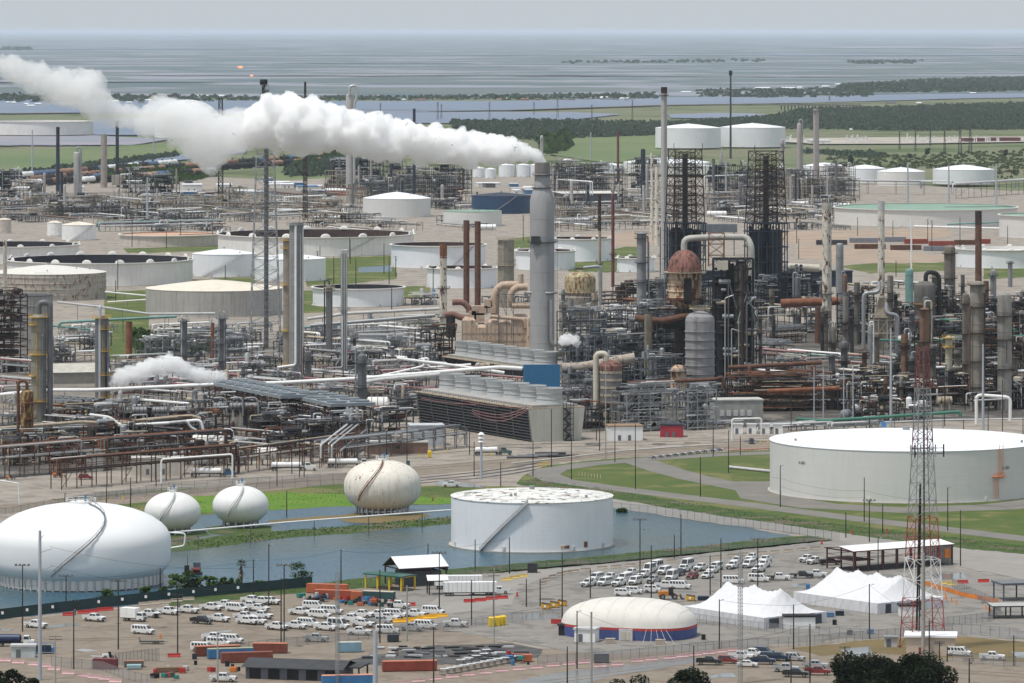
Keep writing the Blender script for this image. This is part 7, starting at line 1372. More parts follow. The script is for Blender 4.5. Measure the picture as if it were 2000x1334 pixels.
for i,(u,v)in enumerate(((10,1292),(36,1296),(68,1300),(88,1303),(106,1309),(134,1317),(165,1322),(185,1325),(206,1328),(226,1333))):barrier('traffic_barrier',f'pink concrete barrier, {ordinal(i)} along the storage fence by the tall pale monopole',u,v,-14,PKB,group='pink barriers')
for i,(u,v)in enumerate(((784,1337),(817,1332),(851,1328),(883,1324),(915,1320),(948,1316),(980,1312),(1014,1309),(1048,1306),(1080,1302),(1111,1299),(1141,1296))):barrier('traffic_barrier',f'pink concrete barrier, {ordinal(i)} along the wet road below the rack yard',u,v,20,PKB,group='pink barriers')
for i,(u,v)in enumerate(((1172,1303),(1205,1300),(1244,1293),(1273,1290),(1307,1287),(1332,1284),(1358,1281),(1384,1278),(1408,1275),(1432,1272))):barrier('traffic_barrier',f'pink concrete barrier, {ordinal(i)} along the dome hall side of the dirt road',u,v,22,PKB,group='pink barriers')
pts=[(1060,1141),(1066,1134),(1079,1128),(1094,1123),(1108,1120),(1121,1118),(1143,1115),(1176,1111),(1203,1109),(1231,1106),(1258,1103),(1285,1100),(1312,1098),(1400,1090),(1430,1087),(1460,1084),(1488,1082),(1513,1080),(1540,1078),(1566,1075),(1592,1073)]
for i,(u,v)in enumerate(pts):barrier('concrete_barrier',f'sand-coloured concrete barrier, {ordinal(i) if i < 20 else "last"} along the pond edge of the paved lot',u,v,25 if i>4 else 50,CRB,group='concrete barriers round the paved lot')
for i,(u,v)in enumerate(((20,1108),(282,1182),(300,1180),(322,1178),(345,1175),(368,1172))[1:]):barrier('concrete_barrier',f'concrete barrier, {ordinal(i)} in the dirt lot corner behind the box truck',u,v,18,CRB,group='concrete barriers in the dirt lot')
for i,(u,v)in enumerate(((134,1202),(163,1198),(181,1196),(200,1193),(210,1192))):barrier('water_barrier',f'red plastic barrier, {ordinal(i)} against the green screen fence',u,v,16,RED,group='red plastic barriers')
for i,(u,v)in enumerate(((917,1176),(938,1174),(960,1171),(981,1169),(800,1183),(340,1283),(1921,1137),(1880,1139),(1101,1219),(1093,1218))):barrier('water_barrier',label('red plastic barrier',u,v),u,v,10,RED,group='red plastic barriers')
for i,(u,v)in enumerate(((783,1215),(806,1212),(834,1208),(855,1205))):barrier('water_barrier',f'orange-yellow plastic barrier, {ordinal(i)} at the end of the dirt lot vans',u,v,12,mt('amber_plastic',(.8,.42,.02),.45),5.5,group='orange-yellow barriers')
for i,(u,v)in enumerate(((1005,1130),(1020,1127),(990,1134),(1860,1143),(1850,1141))):barrier('water_barrier',label('pale yellow block barrier',u,v),u,v,20,mt('pale_yellow',(.6,.45,.15),.7),group='pale yellow barriers')
# crate heap, scrap, racks
rr=random.Random(21);HP=[BLC,ORG,RED,GRNR,mt('teal_crate',(.03,.2,.17),.5),RSD,GRD,WG,ORC,NAV,BLK];HN=['blue','orange','red','dark green','teal','rusty','grey','white','bright orange','navy','black']
def keg(m,kind):
 key=m.name+kind
 if key not in BAR:
  mb=MB()
  if kind=='barrel':mb.cyl(0,0,0,.95,.38,m,n=10);mb.lathe([(.4,.3),(.4,.36)],m,n=10);mb.lathe([(.4,.6),(.4,.66)],m,n=10)
  else:
   mb.box(-.75,-.55,.1,.75,.55,.8,m)
   for s in(-.6,0,.6):mb.box(s-.1,-.6,0,s+.1,.6,.1,TAN);mb.box(s-.06,-.58,.15,s+.06,.58,.85,m)
  BAR[key]=mb.mesh(kind)
 return BAR[key]
for i in range(95):
 if i<70:f=rr.random();u=585+190*f+rr.uniform(-6,6);v=1168+16*f+rr.uniform(-5,5)
 elif i<85:u=rr.uniform(300,470);v=rr.uniform(1304,1330)
 else:u=rr.uniform(985,1040);v=rr.uniform(1285,1300)
 c=rr.randrange(11);kind=rr.choice(('barrel','crate'));z=0 if rr.random()<.75 else .85
 tag(link(kind,keg(HP[c],kind),None,(*G(u,v)[:2],z),rr.uniform(0,3),(rr.uniform(.8,1.5),)*3),label(f'{HN[c]} {kind} in the heap',u,v),kind,'crates and barrels in the yard')
def rack_bench(lab,u,v):
 if 'bench' not in BAR:
  BAR['bench']=1;t=thing('steel_rack',lab,'rack',G(u,v),radians(15),'slatted steel racks');MB().box(-1.1,-1.0,1.5,1.1,1.0,1.62,WG).build('top',t);mb=MB();steel_frame(mb,2.0,1.8,[.8,1.5],1,1,GRY,.09,1,rr);mb.build('frame',t);BAR['bench']=t;index_children(t);return
 o=copy_tree(BAR['bench']);o.location=G(u,v);tag(o,lab)
for j,(u0,v0,u1,v1,n)in enumerate(((868,1318,1012,1291,12),(900,1300,945,1288,4),(930,1283,950,1280,2))):
 for i in range(n):f=i/max(1,n-1);rack_bench(f'pale-topped steel rack, {ordinal(i)} in the {ordinal(j)} row of the rack yard',u0+(u1-u0)*f,v0+(v1-v0)*f)
for i in range(60):
 u=rr.uniform(720,1020);v=rr.uniform(1262,1288);o=MB().cbox(0,0,0,rr.uniform(1.5,4),rr.uniform(.8,2),rr.uniform(.1,.5),rr.choice((GRD,GRY,BLK,WG,RSD)),0).build('scrap_sheet',None,G(u,v),rr.uniform(-.4,.4));tag(o,'flat grey scrap sheet lying on the dark laydown ground','scrap sheet','scrap sheets on the laydown ground')
# ------------------------------------------------------------------ fences
M_NET=bpy.data.materials.new('chain_link');M_NET.use_nodes=True;nt=M_NET.node_tree;b_=nt.nodes['Principled BSDF'];b_.inputs['Base Color'].default_value=(.3,.31,.32,1);b_.inputs['Roughness'].default_value=.5;b_.inputs['Alpha'].default_value=.34
def fence(lab,pts,h_=2.2,m=GRY,net=M_NET,gap=3.,name='chain_link_fence',solid=False):
 P=[G(u,v)[:2]for u,v in pts];O=P[0];t=thing(name,lab,'fence',(O[0],O[1],0));me=MB().bar((0,0,0),(0,0,h_+.1),.09,m).mesh('post');nt_=MB();rl=MB()
 for(a,b),(c,d)in zip(P,P[1:]):
  L_=hypot(c-a,d-b);n=max(1,int(L_/gap))
  for i in range(n):f=i/n;link('post',me,t,(a+(c-a)*f-O[0],b+(d-b)*f-O[1],0))
  A=(a-O[0],b-O[1]);B=(c-O[0],d-O[1]);nt_.add([(*A,.05),(*B,.05),(*B,h_),(*A,h_)],[(0,1,2,3)],net);rl.bar((*A,h_),(*B,h_),.05,m)
 nt_.build('screen_panel' if solid else 'wire_mesh',t);rl.build('top_rail',t);return t
t=fence('dark green screened fence between the pond and the dirt lot',[(-30,1214),(110,1197),(280,1178),(420,1163),(520,1155),(610,1146)],3.0,GFEN,GFEN,6,'screen_fence',True)
for i in range(16):f=i/16;pass
for i,(u,v)in enumerate(((5,1210),(53,1204),(103,1198),(193,1188),(239,1183),(285,1178),(330,1173),(378,1168),(421,1164),(465,1160))):o=MB().box(-.35,-.05,0,.35,0,.8,SIGN).build('notice_sign',None,(G(u,v)[0],G(u,v)[1]-.25,1.5));tag(o,f'small white notice, {ordinal(i)} on the dark green screened fence','sign','notices on the screened fence')
fence('chain-link fence in front of the dirt lot vans',[(430,1275),(560,1262),(700,1250),(800,1240),(900,1228),(1000,1214)]);fence('chain-link fence round the storage yard at the picture foot',[(100,1300),(200,1310),(240,1325),(300,1340)],2.4);fence('grey slatted fence behind the trailer',[(225,1300),(312,1290)],3.2,GRY,M_NET,1.2)
fence('chain-link fence along the levee road',[(1197,996),(1300,1006),(1400,1021),(1500,1035),(1640,1056)],2.6,GRD,M_NET,4);fence('chain-link fence around the dome hall',[(1000,1215),(1100,1206)],2.4);fence('chain-link fence before the dome hall door',[(1050,1300),(1180,1292),(1300,1281),(1440,1268),(1560,1262),(1700,1250),(1860,1236),(1990,1246)],2.6,GRY,M_NET,2.6)
fence('second chain-link fence wrapping the peaked tents',[(1340,1212),(1420,1225),(1560,1240),(1700,1246)],2.4,GRY,M_NET,2.8);fence('chain-link fence behind the second peaked tent',[(1860,1148),(1930,1180),(1955,1196),(1930,1215),(1840,1224)],2.6,GRY,M_NET,2);fence('chain-link fence at the hut yard',[(1860,1290),(1960,1302),(2030,1296)],2.4);fence('barbed fence north of the pond lawn',[(-20,1010),(200,972),(400,962),(700,946)],2.2,GRD,M_NET,5)
fence('orange net fence lining the checkpoint path',[(1800,1140),(1880,1165),(1950,1178)],1.2,ORG,ORG,3,'net_fence',True);fence('rail fence by the grey lot entrance',[(1020,1183),(1055,1183)],1.1,GAL,M_NET,2);fence('chain-link fence along the plant road by the sphere lawn',[(150,985),(330,955),(600,940),(700,935)],2.4,GRD,M_NET,5)
fence('chain-link fence on the pond shore of the paved lot',[(880,1126),(1000,1113),(1200,1098),(1450,1071),(1600,1057)],1.6,GRD,M_NET,6)
# ------------------------------------------------------------------ poles, masts, wires
def pole(u,vb,vt,kind='plain',m=POLE,r=.19,lab=None,name='utility_pole'):
 k=K(vb);h_=(vb-vt)*k;x,y,_=G(u,vb);nm={'plain':'bare dark pole','flood':'dark floodlight pole','lamp':'dark pole with small lamp','cross':'pole with crossarms','grey':'pale slim pole'}[kind]
 t=thing(name if kind not in('flood','lamp')else 'light_pole',lab or label(nm,u,vb),'pole',(x,y,-.1));MB().cyl(0,0,0,h_,r,m,r1=r*.7,n=8).build('pole',t)
 if kind=='flood':
  MB().bar((-1.9,0,h_-.3),(1.9,0,h_-.3),.12,GRD).build('crossarm',t)
  for q in(-1.8,-.7,.5,1.7):MB().cbox(q,-.2,h_-.35,.6,.5,.55,GRD).box(q-.24,-.48,h_-.3,q+.24,-.45,h_+.12,CHR).build('floodlight',t)
 if kind=='lamp':MB().bar((0,0,h_*.97),(.9,-.3,h_),.08,GRD).cbox(.9,-.3,h_-.1,.55,.35,.2,LPOLE).build('lamp',t)
 if kind=='cross':
  for z in(h_*.97,h_*.9):MB().bar((-1.4,0,z),(1.4,0,z),.12,POLE).build('crossarm',t)
  for q in(-1.2,-.5,.5,1.2):MB().cyl(q,0,h_*.97,h_*.97+.35,.08,GRY,n=6).build('insulator',t)
  MB().cyl(.35,-.2,h_*.78,h_*.86,.28,GRY,n=8).build('transformer',t)
 return t
for a in((44,1233,1102,'flood'),(129,1185,1123,'flood'),(231,1268,1133,'flood'),(144,1306,1170,'cross'),(347,1282,1158,'cross'),(313,1160,1109,'plain'),(549,1268,1128,'plain'),(525,1185,1062,'lamp'),(555,1262,1102,'flood'),(495,1160,1092,'lamp'),(666,1140,1073,'lamp'),(742,1255,1112,'plain'),(795,1252,1142,'plain'),(836,1098,1062,'plain'),(858,1200,1078,'flood'),
(847,1334,1223,'lamp'),(921,1221,1132,'lamp'),(964,1205,1112,'plain'),(928,1117,1053,'plain'),(995,1120,1048,'plain'),(1028,1185,1130,'plain'),(1055,1183,1130,'grey'),(1098,1208,1079,'plain'),(1127,1306,1192,'lamp'),(1108,1334,1262,'plain'),(1153,1168,1111,'plain'),(1250,1136,1013,'flood'),(1272,1178,1065,'plain'),(1317,1090,1044,'plain'),(1330,1086,1004,'plain'),(1387,1162,1084,'lamp'),
(1408,1152,1051,'plain'),(1480,1145,1051,'flood'),(1355,1318,1260,'plain'),(1405,1270,1170,'lamp'),(1550,1268,1180,'plain'),(1582,1334,1218,'plain'),(1545,1334,1290,'plain'),(1698,1247,1140,'lamp'),(1650,1310,1262,'cross'),(1715,1128,1049,'lamp'),(1698,1058,976,'flood'),(1652,1050,1000,'plain'),(1724,1040,984,'plain'),(1688,1018,932,'plain'),(1524,990,908,'lamp'),(1851,1036,951,'lamp'),(1876,1105,996,'plain'),
(1815,1282,1210,'plain'),(1835,1290,1252,'cross'),(1850,1292,1262,'plain'),(1893,1334,1285,'cross'),(1980,1300,1240,'plain'),(1368,970,892,'plain'),(1241,955,828,'plain'),(1116,936,850,'plain'),(1041,930,860,'plain'),(1077,912,798,'plain'),(1201,902,828,'plain'),(1393,892,818,'plain'),(1423,923,840,'lamp'),(1446,888,852,'plain'),(1165,860,790,'plain'),(1171,880,735,'plain'),(926,930,862,'plain'),(978,950,902,'plain'),
(917,888,806,'plain'),(755,897,840,'plain'),(795,900,800,'lamp'),(585,932,830,'plain'),(594,932,845,'plain'),(541,950,868,'plain'),(570,925,868,'plain'),(208,1000,948,'flood'),(255,990,932,'lamp'),(305,950,902,'plain'),(127,1030,962,'lamp'),(560,1008,958,'plain'),
(1545,842,760,'plain'),(1698,838,752,'lamp'),(1670,835,800,'plain'),(1845,832,728,'lamp'),(1882,838,820,'plain'),(1930,842,784,'plain'),(1958,842,742,'lamp'),(1998,850,815,'plain')):pole(*a)
for a in((78,1328,1036,5.5,'tall pale steel monopole with short arms over the giant spheroid'),(733,1420,1232,8,'thick pale steel mast rising at the foot of the picture'),(940,935,845,4,'pale pole with stacked white lamp dishes on the plant road')):
 u,vb,vt,w_,lab=a;k=K(vb);h_=(vb-vt)*k;t=thing('monopole',lab,'mast',G(u,vb));MB().cyl(0,0,0,h_,w_*k*.75,LPOLE,r1=w_*k*.5,n=12).build('pole',t)
 if u==78:
  for z,L_ in((.88,3.2),(.76,3.2),(.97,1)):MB().bar((0,0,h_*(z-.03)),(L_,0,h_*z),.16,LPOLE).build('arm',t)
 if u==940:
  for z in(.8,.88,.96):MB().cyl(0,0,h_*z,h_*z+.8,1.3,W,r1=.5,n=10).build('lamp_dish',t)
for u,vb,vt,w_,lab in((1155,1340,1195,4,'pale concrete pole before the dome hall'),(1803,1282,1080,6.5,'thick concrete pole in front of the red and white mast'),(425,1334,1240,3,'grey pole with crossarms at the storage yard fence'),(108,1334,1240,2.6,'weathered double-crossarm pole beside the tall pale monopole'),(1183,900,700,2,'pale slim pole before the banded silo'),(795,1252,1143,3,'pale-footed pole amid the dirt lot vans'),(965,1255,1110,2,'thin black pole beside the black cube bin')):
 k=K(vb);h_=(vb-vt)*k;t=thing('concrete_pole',lab,'pole',G(u,vb));MB().cyl(0,0,0,h_,w_*k*.6,CPOLE,r1=w_*k*.45,n=10).build('pole',t)
 if w_<3.1:
  for z in(.97,.9):MB().bar((-1.6,0,h_*z),(1.6,0,h_*z),.12,POLE).build('crossarm',t)
def wires(lab,pts,group='overhead wires'):
 """pts: (u, v of wire, ground row)"""
 t=thing('overhead_wire',lab,'wire',(0,0,0),0,group)
 for(u0,v0,g0),(u1,v1,g1)in zip(pts,pts[1:]):
  A=P3(u0,v0,g0);B=P3(u1,v1,g1);n=12;L_=hypot(A[0]-B[0],A[1]-B[1]);sg=L_*.025
  MB().tube([tuple(a+(b-a)*i/n-(4*sg*(i/n)*(1-i/n)if j==2 else 0)for j,(a,b)in enumerate(zip(A,B)))for i in range(n+1)],.035,BLK,3,caps=False).build('cable',t)
wires('thin wire from the edge floodlight across the giant spheroid',[(-10,1140,1233),(130,1128,1185),(313,1111,1160),(495,1094,1160),(666,1075,1140),(836,1063,1098)]);wires('thin wire strung along the pond behind the white tank',[(836,1064,1098),(928,1064,1117),(995,1050,1120)])
wires('pair wire in front of the giant pale tank',[(1508,932,990),(1524,934,990),(1688,958,1018),(1851,978,1036),(2020,985,1060)]);wires('lower wire in front of the giant pale tank',[(1524,950,990),(1688,972,1018),(1724,990,1040)]);wires('wires from the monopole arms over the spheroid',[(97,1067,1328),(500,1108,1400)]);wires('second wire from the lower monopole arm',[(98,1104,1328),(500,1150,1400)])
wires('wire across the dome hall front',[(1127,1194,1306),(1355,1262,1318),(1582,1220,1334)]);wires('wire over the tents',[(1405,1172,1270),(1550,1182,1268),(1698,1142,1247),(1815,1212,1282)])
# red-white mast and slim antennas
k=K(1268);x,y,_=G(1802,1268);h1=590*k;t=thing('radio_mast','tall red and white lattice radio mast with antenna cluster','mast',(x,y,0),radians(15))
RWM=mt('mast_red',(.30,.045,.035),.6,var=.2,streak=.3);RWD=mt('mast_dull_red',(.16,.05,.045),.7,var=.2);wd=lambda h:(70-38*h/390 if h<390 else 32-14*(h-390)/200)*k
for a,b,m_,n in((0,98,RWM,2),(98,178,W,2),(178,258,RWM,2),(258,390,GAL,4),(390,430,RWD,2),(430,510,GAL,3),(510,590,RWD,4)):mb=MB();lattice(mb,wd(a),wd(b),a*k,b*k,n,m_,.22,4);mb.build('mast_section',t)
mb=MB();mb.tube([(-2.2,-1,0),(-1,-1,h1*.55)],.3,BLK,6);mb.tube([(.5,0,0),(.3,0,h1)],.28,GRY,6);mb.tube([(-1.6,-1.5,0),(-.9,-1,h1*.5)],.2,BLK,6);mb.build('feed_cable',t)
mb=MB();z=(1268-875)*k;mb.bar((-4,-1,z),(5.6,-1,z),.16,GRD);mb.bar((-4,-1,z-1.5),(5.6,-1,z-1.5),.16,GRD);mb.build('antenna_boom',t)
for q in(-3.8,-2.6,-1,1.5,3.2,5.5):MB().cbox(q,-1.2,z-2.4,.35,.25,3.4,GRD if q in(-2.6,5.5)else WG).build('panel_antenna',t)
def slim(lab,u,vb,vt,w_):k=K(vb);t=thing('lattice_mast',lab,'mast',G(u,vb));mb=MB();lattice(mb,w_*k,w_*k,0,(vb-vt)*k,int((vb-vt)/7),GAL,.09,3);mb.build('mast',t);MB().bar((0,0,(vb-vt)*k),(0,0,(vb-vt+8)*k),.05,GRD).build('aerial',t)
slim('slim grey lattice mast before the first peaked tent',1446,1334,1078,9);slim('slim grey lattice mast before the dirt lot vans',659,1340,1118,8)
# small roadside things
def small(name,lab,cat,u,v,w_,d,h_,m,rz=0,group=None,z=0):
 t=thing(name,lab,cat,(*G(u,v)[:2],z),rz,group);MB().box(-w_/2,-d/2,0,w_/2,d/2,h_,m).build('body',t);MB().box(-w_/2-.04,-d/2-.04,h_,w_/2+.04,d/2+.04,h_+.08,m).build('lid',t);return t
for i,(u,v)in enumerate(((1051,914),(1055,913),(1059,912),(1063,911),(1067,910),(1071,909))):tag(MB().cyl(0,0,0,1.9,.16,YLB,n=6).build('bollard',None,G(u,v)),f'yellow bollard, {ordinal(i)} at the bend of the loop path','bollard','yellow bollards')
for i in range(8):u,v=1131+i*6,929+i*.9;tag(MB().cyl(0,0,0,1.6,.14,mt('cream_post',(.6,.52,.3),.7),n=6).build('bollard',None,G(u,v)),f'cream bollard, {ordinal(i)} in the row on the loop path verge','bollard','cream bollards')
for i,(u,v)in enumerate(((170,983),(209,978),(240,976),(505,905),(545,902),(820,894),(857,888),(874,884),(947,892),(960,891),(972,889),(985,887),(1500,866),(1520,864),(1485,868))):tag(MB().cyl(0,0,0,1.5,.2,YLB,n=6).build('bollard',None,G(u,v)),label('short yellow post',u,v),'bollard','yellow posts on the plant road')
rr=random.Random(44)
for i,(u,v,c)in enumerate(((1100,893,'dark'),(1040,893,'grey'),(1060,891,'grey'),(1075,888,'dark'),(1020,895,'grey'))):tag(MB().tube([(-6,0,.5),(6,1,.5)],.5,GRD if c=='dark' else GRY,8).build('pipe_length',None,G(u,v)),label(f'{c} spare pipe length on the ground',u,v),'pipe','spare pipe lengths')
for i in range(30):
 u=1270+i*4.8;v=897-i*.55;kind=i%3;mb=MB();mb.cyl(0,0,0,1.0,.25,GRY if kind else WG,n=6);mb.tube([(-.8,0,.9),(.8,0,.9)],.3,(mt('valve_blue',(.2,.25,.35),.5),RST,WG)[kind],6);tag(mb.build('valve',None,G(u,v)),'small flanged valve standing in the row beside the loop path','valve','row of valves beside the loop path')
for i in range(26):u=1430+i*8;v=882-i*.4;tag(MB().tube([(-1,0,.6),(1,0,.6)],.3,mt('salmon_pipe',(.45,.2,.15),.6),6).cyl(0,0,0,.6,.1,GRY,n=4).build('pipe_stub',None,G(u,v)),'salmon pipe stub in the low line beside the loop path','pipe stub','salmon pipe stubs beside the path')
for u,v,m_,nm in((313,1247,ORG,'orange cone beside the lone van'),(1010,1165,RED,'red cone behind the white pickup'),(1664,1042,RED,'red hydrant at the levee gate'),(1733,1040,RED,'red gate booth at the levee road'),(1605,1063,RED,'red hydrant at the paved lot corner'),(292,1040,RED,'red valve post by the spheroid'),(440,972,RED,'red hydrant on the vivid lawn'),(480,998,RED,'red hydrant in the flooded lawn'),(845,978,RSO,'rusty hydrant right of the oval tank')):
 tag(MB().lathe([(.45,0),(.4,.15),(.2,.8),(.22,1.2),(0,1.4)],m_,n=8).build('marker',None,G(u,v),0),nm+' on the ground','marker')
for u,v,lab in((1385,1142,'blue'),(1811,1092,'a'),):pass
small('waste_bin','blue plastic bin next to the second peaked tent','bin',1578,1152,1.2,1.2,1.6,BLC);small('waste_bin','black bin beside the dome hall east end','bin',1374,1249,1.1,1.1,1.3,BLK);small('waste_bin','black bin in front of the white site box','bin',1630,1220,1.1,1.1,1.3,BLK);small('waste_bin','black bin behind the box truck pickup','bin',305,1207,1,1,1.2,BLK);small('waste_bin','dark bin beside the container fence','bin',380,1287,1.2,1.2,1.3,NAV)
small('concrete_block','concrete block left of the dome hall door','block',1192,1256,2.6,1.6,1.2,CRB);small('concrete_block','concrete block right of the dome hall door','block',1290,1258,2.6,1.6,1.2,CRB);small('generator','dark slatted generator by the pond shore','generator',1040,1118,3,2.5,2.8,GRD);small('transformer_box','green transformer box on the plant road kerb','transformer',797,908,1.4,1.2,1.5,mt('dark_teal',(.05,.11,.1),.6))
small('sign_board','red board on stands left of the dome hall','board',1090,1222,4,.3,1.2,RED,-.2,z=.5)
for i,(u,v)in enumerate(((1848,1172),(1858,1175),(1868,1180),(1846,1166),(1935,1196),(1925,1190))):tag(MB().lathe([(.35,0),(.3,.1),(.12,1.3),(0,1.4)],ORG,n=8).build('traffic_cone',None,G(u,v)),f'orange traffic cone, {ordinal(i)} on the checkpoint path','traffic cone','orange cones at the checkpoint')
for i,(u,v,w_)in enumerate(((1620,1205,9),(1660,1240,5),(1700,1238,6),(1640,1202,8))):small('equipment_case',label('dark blue equipment case',u,v),'equipment',u,v,w_*.3,1.4,1.2,NAV if i%2 else mt('tarp_blue',(.08,.17,.32),.6))
# ------------------------------------------------------------------ vegetation
def leafm(n,c,v=.35):return mt(n,c,.85,var=v,scale=1.2,spec=.15)
LF=leafm('leaf_green',(.045,.085,.022));LD=leafm('leaf_dark',(.010,.017,.006));LB=leafm('leaf_bright',(.07,.13,.025));LH=leafm('leaf_hazed',(.07,.10,.07),.5);LS_=leafm('leaf_scrub',(.085,.105,.05));LP=leafm('palm_leaf',(.05,.07,.03))  # LH is paled in colour to mimic distance haze on far trees
def crown_mesh(name,m,R,Hh,n,leaf,seed,clumps=14,z0=0.):
 r=random.Random(seed);mb=MB();C=[]
 for i in range(clumps):
  a=r.uniform(0,6.28);q=R*sqrt(r.random())*.78;z=z0+Hh*(r.uniform(.12,.95));q*=sqrt(max(.08,1-((z-z0)/Hh-.4)**2*1.6));C.append((q*cos(a),q*sin(a),z,R*r.uniform(.22,.42)))
 vs=[];fs=[]
 for i in range(n):
  c=C[i%clumps];d=(r.gauss(0,1),r.gauss(0,1),r.gauss(0,1));l=sqrt(sum(x*x for x in d))or 1;f=c[3]*r.uniform(.6,1.1)/l;p=(c[0]+d[0]*f,c[1]+d[1]*f,c[2]+d[2]*f*.75)
  a=r.uniform(0,6.28);t=r.uniform(-1,1);s=leaf*r.uniform(.6,1.3);ux,uy,uz=cos(a)*s,sin(a)*s,t*s*.6;wx,wy,wz=-sin(a)*s*.6,cos(a)*s*.6,r.uniform(-.6,.8)*s
  o=len(vs);vs+=[(p[0]-ux,p[1]-uy,p[2]-uz),(p[0]+wx,p[1]+wy,p[2]+wz),(p[0]+ux,p[1]+uy,p[2]+uz),(p[0]-wx,p[1]-wy,p[2]-wz)];fs.append((o,o+1,o+2,o+3))
 return mb.add(vs,fs,m).mesh(name)
def tree(lab,u,v,R,Hh,m,seed,trunk=.35,n=1400,leaf=.45,name='tree',cat='tree',z0=.25):
 t=thing(name,lab,cat,G(u,v,-.1),random.Random(seed).uniform(0,6));link('crown',crown_mesh('crown',m,R,Hh*(1-z0),n,leaf,seed,18,Hh*z0),t);mb=MB();r=random.Random(seed)
 mb.tube([(0,0,0),(.1,0,Hh*.3),(0,.1,Hh*.6)],[trunk,trunk*.7,trunk*.3],BARK,6)
 for i in range(5):a=i*1.3;mb.tube([(0,0,Hh*.3),(cos(a)*R*.5,sin(a)*R*.5,Hh*r.uniform(.5,.75))],[trunk*.4,trunk*.12],BARK,5)
 mb.build('trunk',t);return t
for a in((205,1180,3.2,4,LF,'rounded green bush leaning over the screened fence below the giant spheroid'),(284,1168,1.8,3.6,LB,'thin light green bush behind the notices'),(318,1166,1.8,3,LF,'low green bush at the pond corner'),(345,1160,2.6,6,LB,'light green tree nearest the giant spheroid'),(366,1158,2.6,6.4,LF,'green tree second from the spheroid along the fence'),(385,1157,2.2,6.6,LF,'narrow green tree beside the pump raft'),(412,1156,2.2,6,LB,'feathery yellow-green tree left of the palm'),(436,1155,2.4,4.2,LF,'dense low bush beside the palm'),(456,1154,2.2,3.8,LF,'small bush touching the palm'),
(588,1146,3.8,7,LF,'full green bush-like tree beside the orange containers'),(556,1148,1.8,2.6,LF,'low bush left of the full green tree'),(508,1154,2.2,3,LB,'low bush right of the palm'),(1215,1000,2,1.2,LF,'small weed clump on the levee')):tree(a[5],a[0],a[1],a[2],a[3],a[4],a[0],.18,900,.32,'bush' if a[3]<5 else 'tree','bush' if a[3]<5 else 'tree',.08)
# palm
t=thing('palm_tree','shaggy fan palm standing at the pond fence','palm tree',G(471,1152));mb=MB();mb.tube([(0,0,0),(.1,0,4),(0,0,7.2)],[.45,.35,.35],BARK,8);mb.build('trunk',t);r=random.Random(3)
for i in range(46):
 a=r.uniform(0,6.28);e=r.uniform(-1.1,1.2);L_=r.uniform(1.4,2.2);mb=MB();z=7.4+(0 if e>-.2 else-r.uniform(0,2.5));bx=(cos(a)*cos(e),sin(a)*cos(e),sin(e))
 if e<-.2:L_*=.8
 for j in range(7):
  q=(j-3)*.28;d=(cos(a+q)*cos(e),sin(a+q)*cos(e),sin(e)-abs(q)*.15);base=tuple(x*L_*.45 for x in bx);tip=tuple(b+x*L_*.75 for b,x in zip(base,d));w_=.1;mb.add([(base[0]-sin(a)*w_,base[1]+cos(a)*w_,base[2]+z),(base[0]+sin(a)*w_,base[1]-cos(a)*w_,base[2]+z),(tip[0],tip[1],tip[2]+z-.2)],[(0,1,2)],LP if e>-.2 else mt('dry_palm',(.16,.12,.06),.9))
 mb.bar((0,0,z),(base[0],base[1],base[2]+z),.04,BARK);mb.build('frond',t)
# dark foreground crowns (trees stand below the frame's lower edge)
for u,vb,vt,R,lab in((1700,1440,1289,10.5,'broad black-green tree crown at the picture foot before the hut'),(1800,1445,1287,11,'second broad black-green crown joined to the first'),(1752,1450,1294,9.5,'dark crown filling the gap between the two broad crowns'),(18,1430,1306,5,'dark treetop in the lower corner by the monopole'),(62,1430,1316,5,'dark treetop right of the corner one'),(1225,1430,1322,6.5,'dark treetop rising below the wet road'),(1340,1430,1312,7.5,'dark treetop below the staff strip'),(-10,1420,1300,3,'dark treetop cut by the picture corner')):
 k=K(vb);Hh=(vb-vt)*k;tree(lab,u,vb,R,Hh,LD,u+5000,.5,26000 if R>9 else 5000,.32,z0=.25)
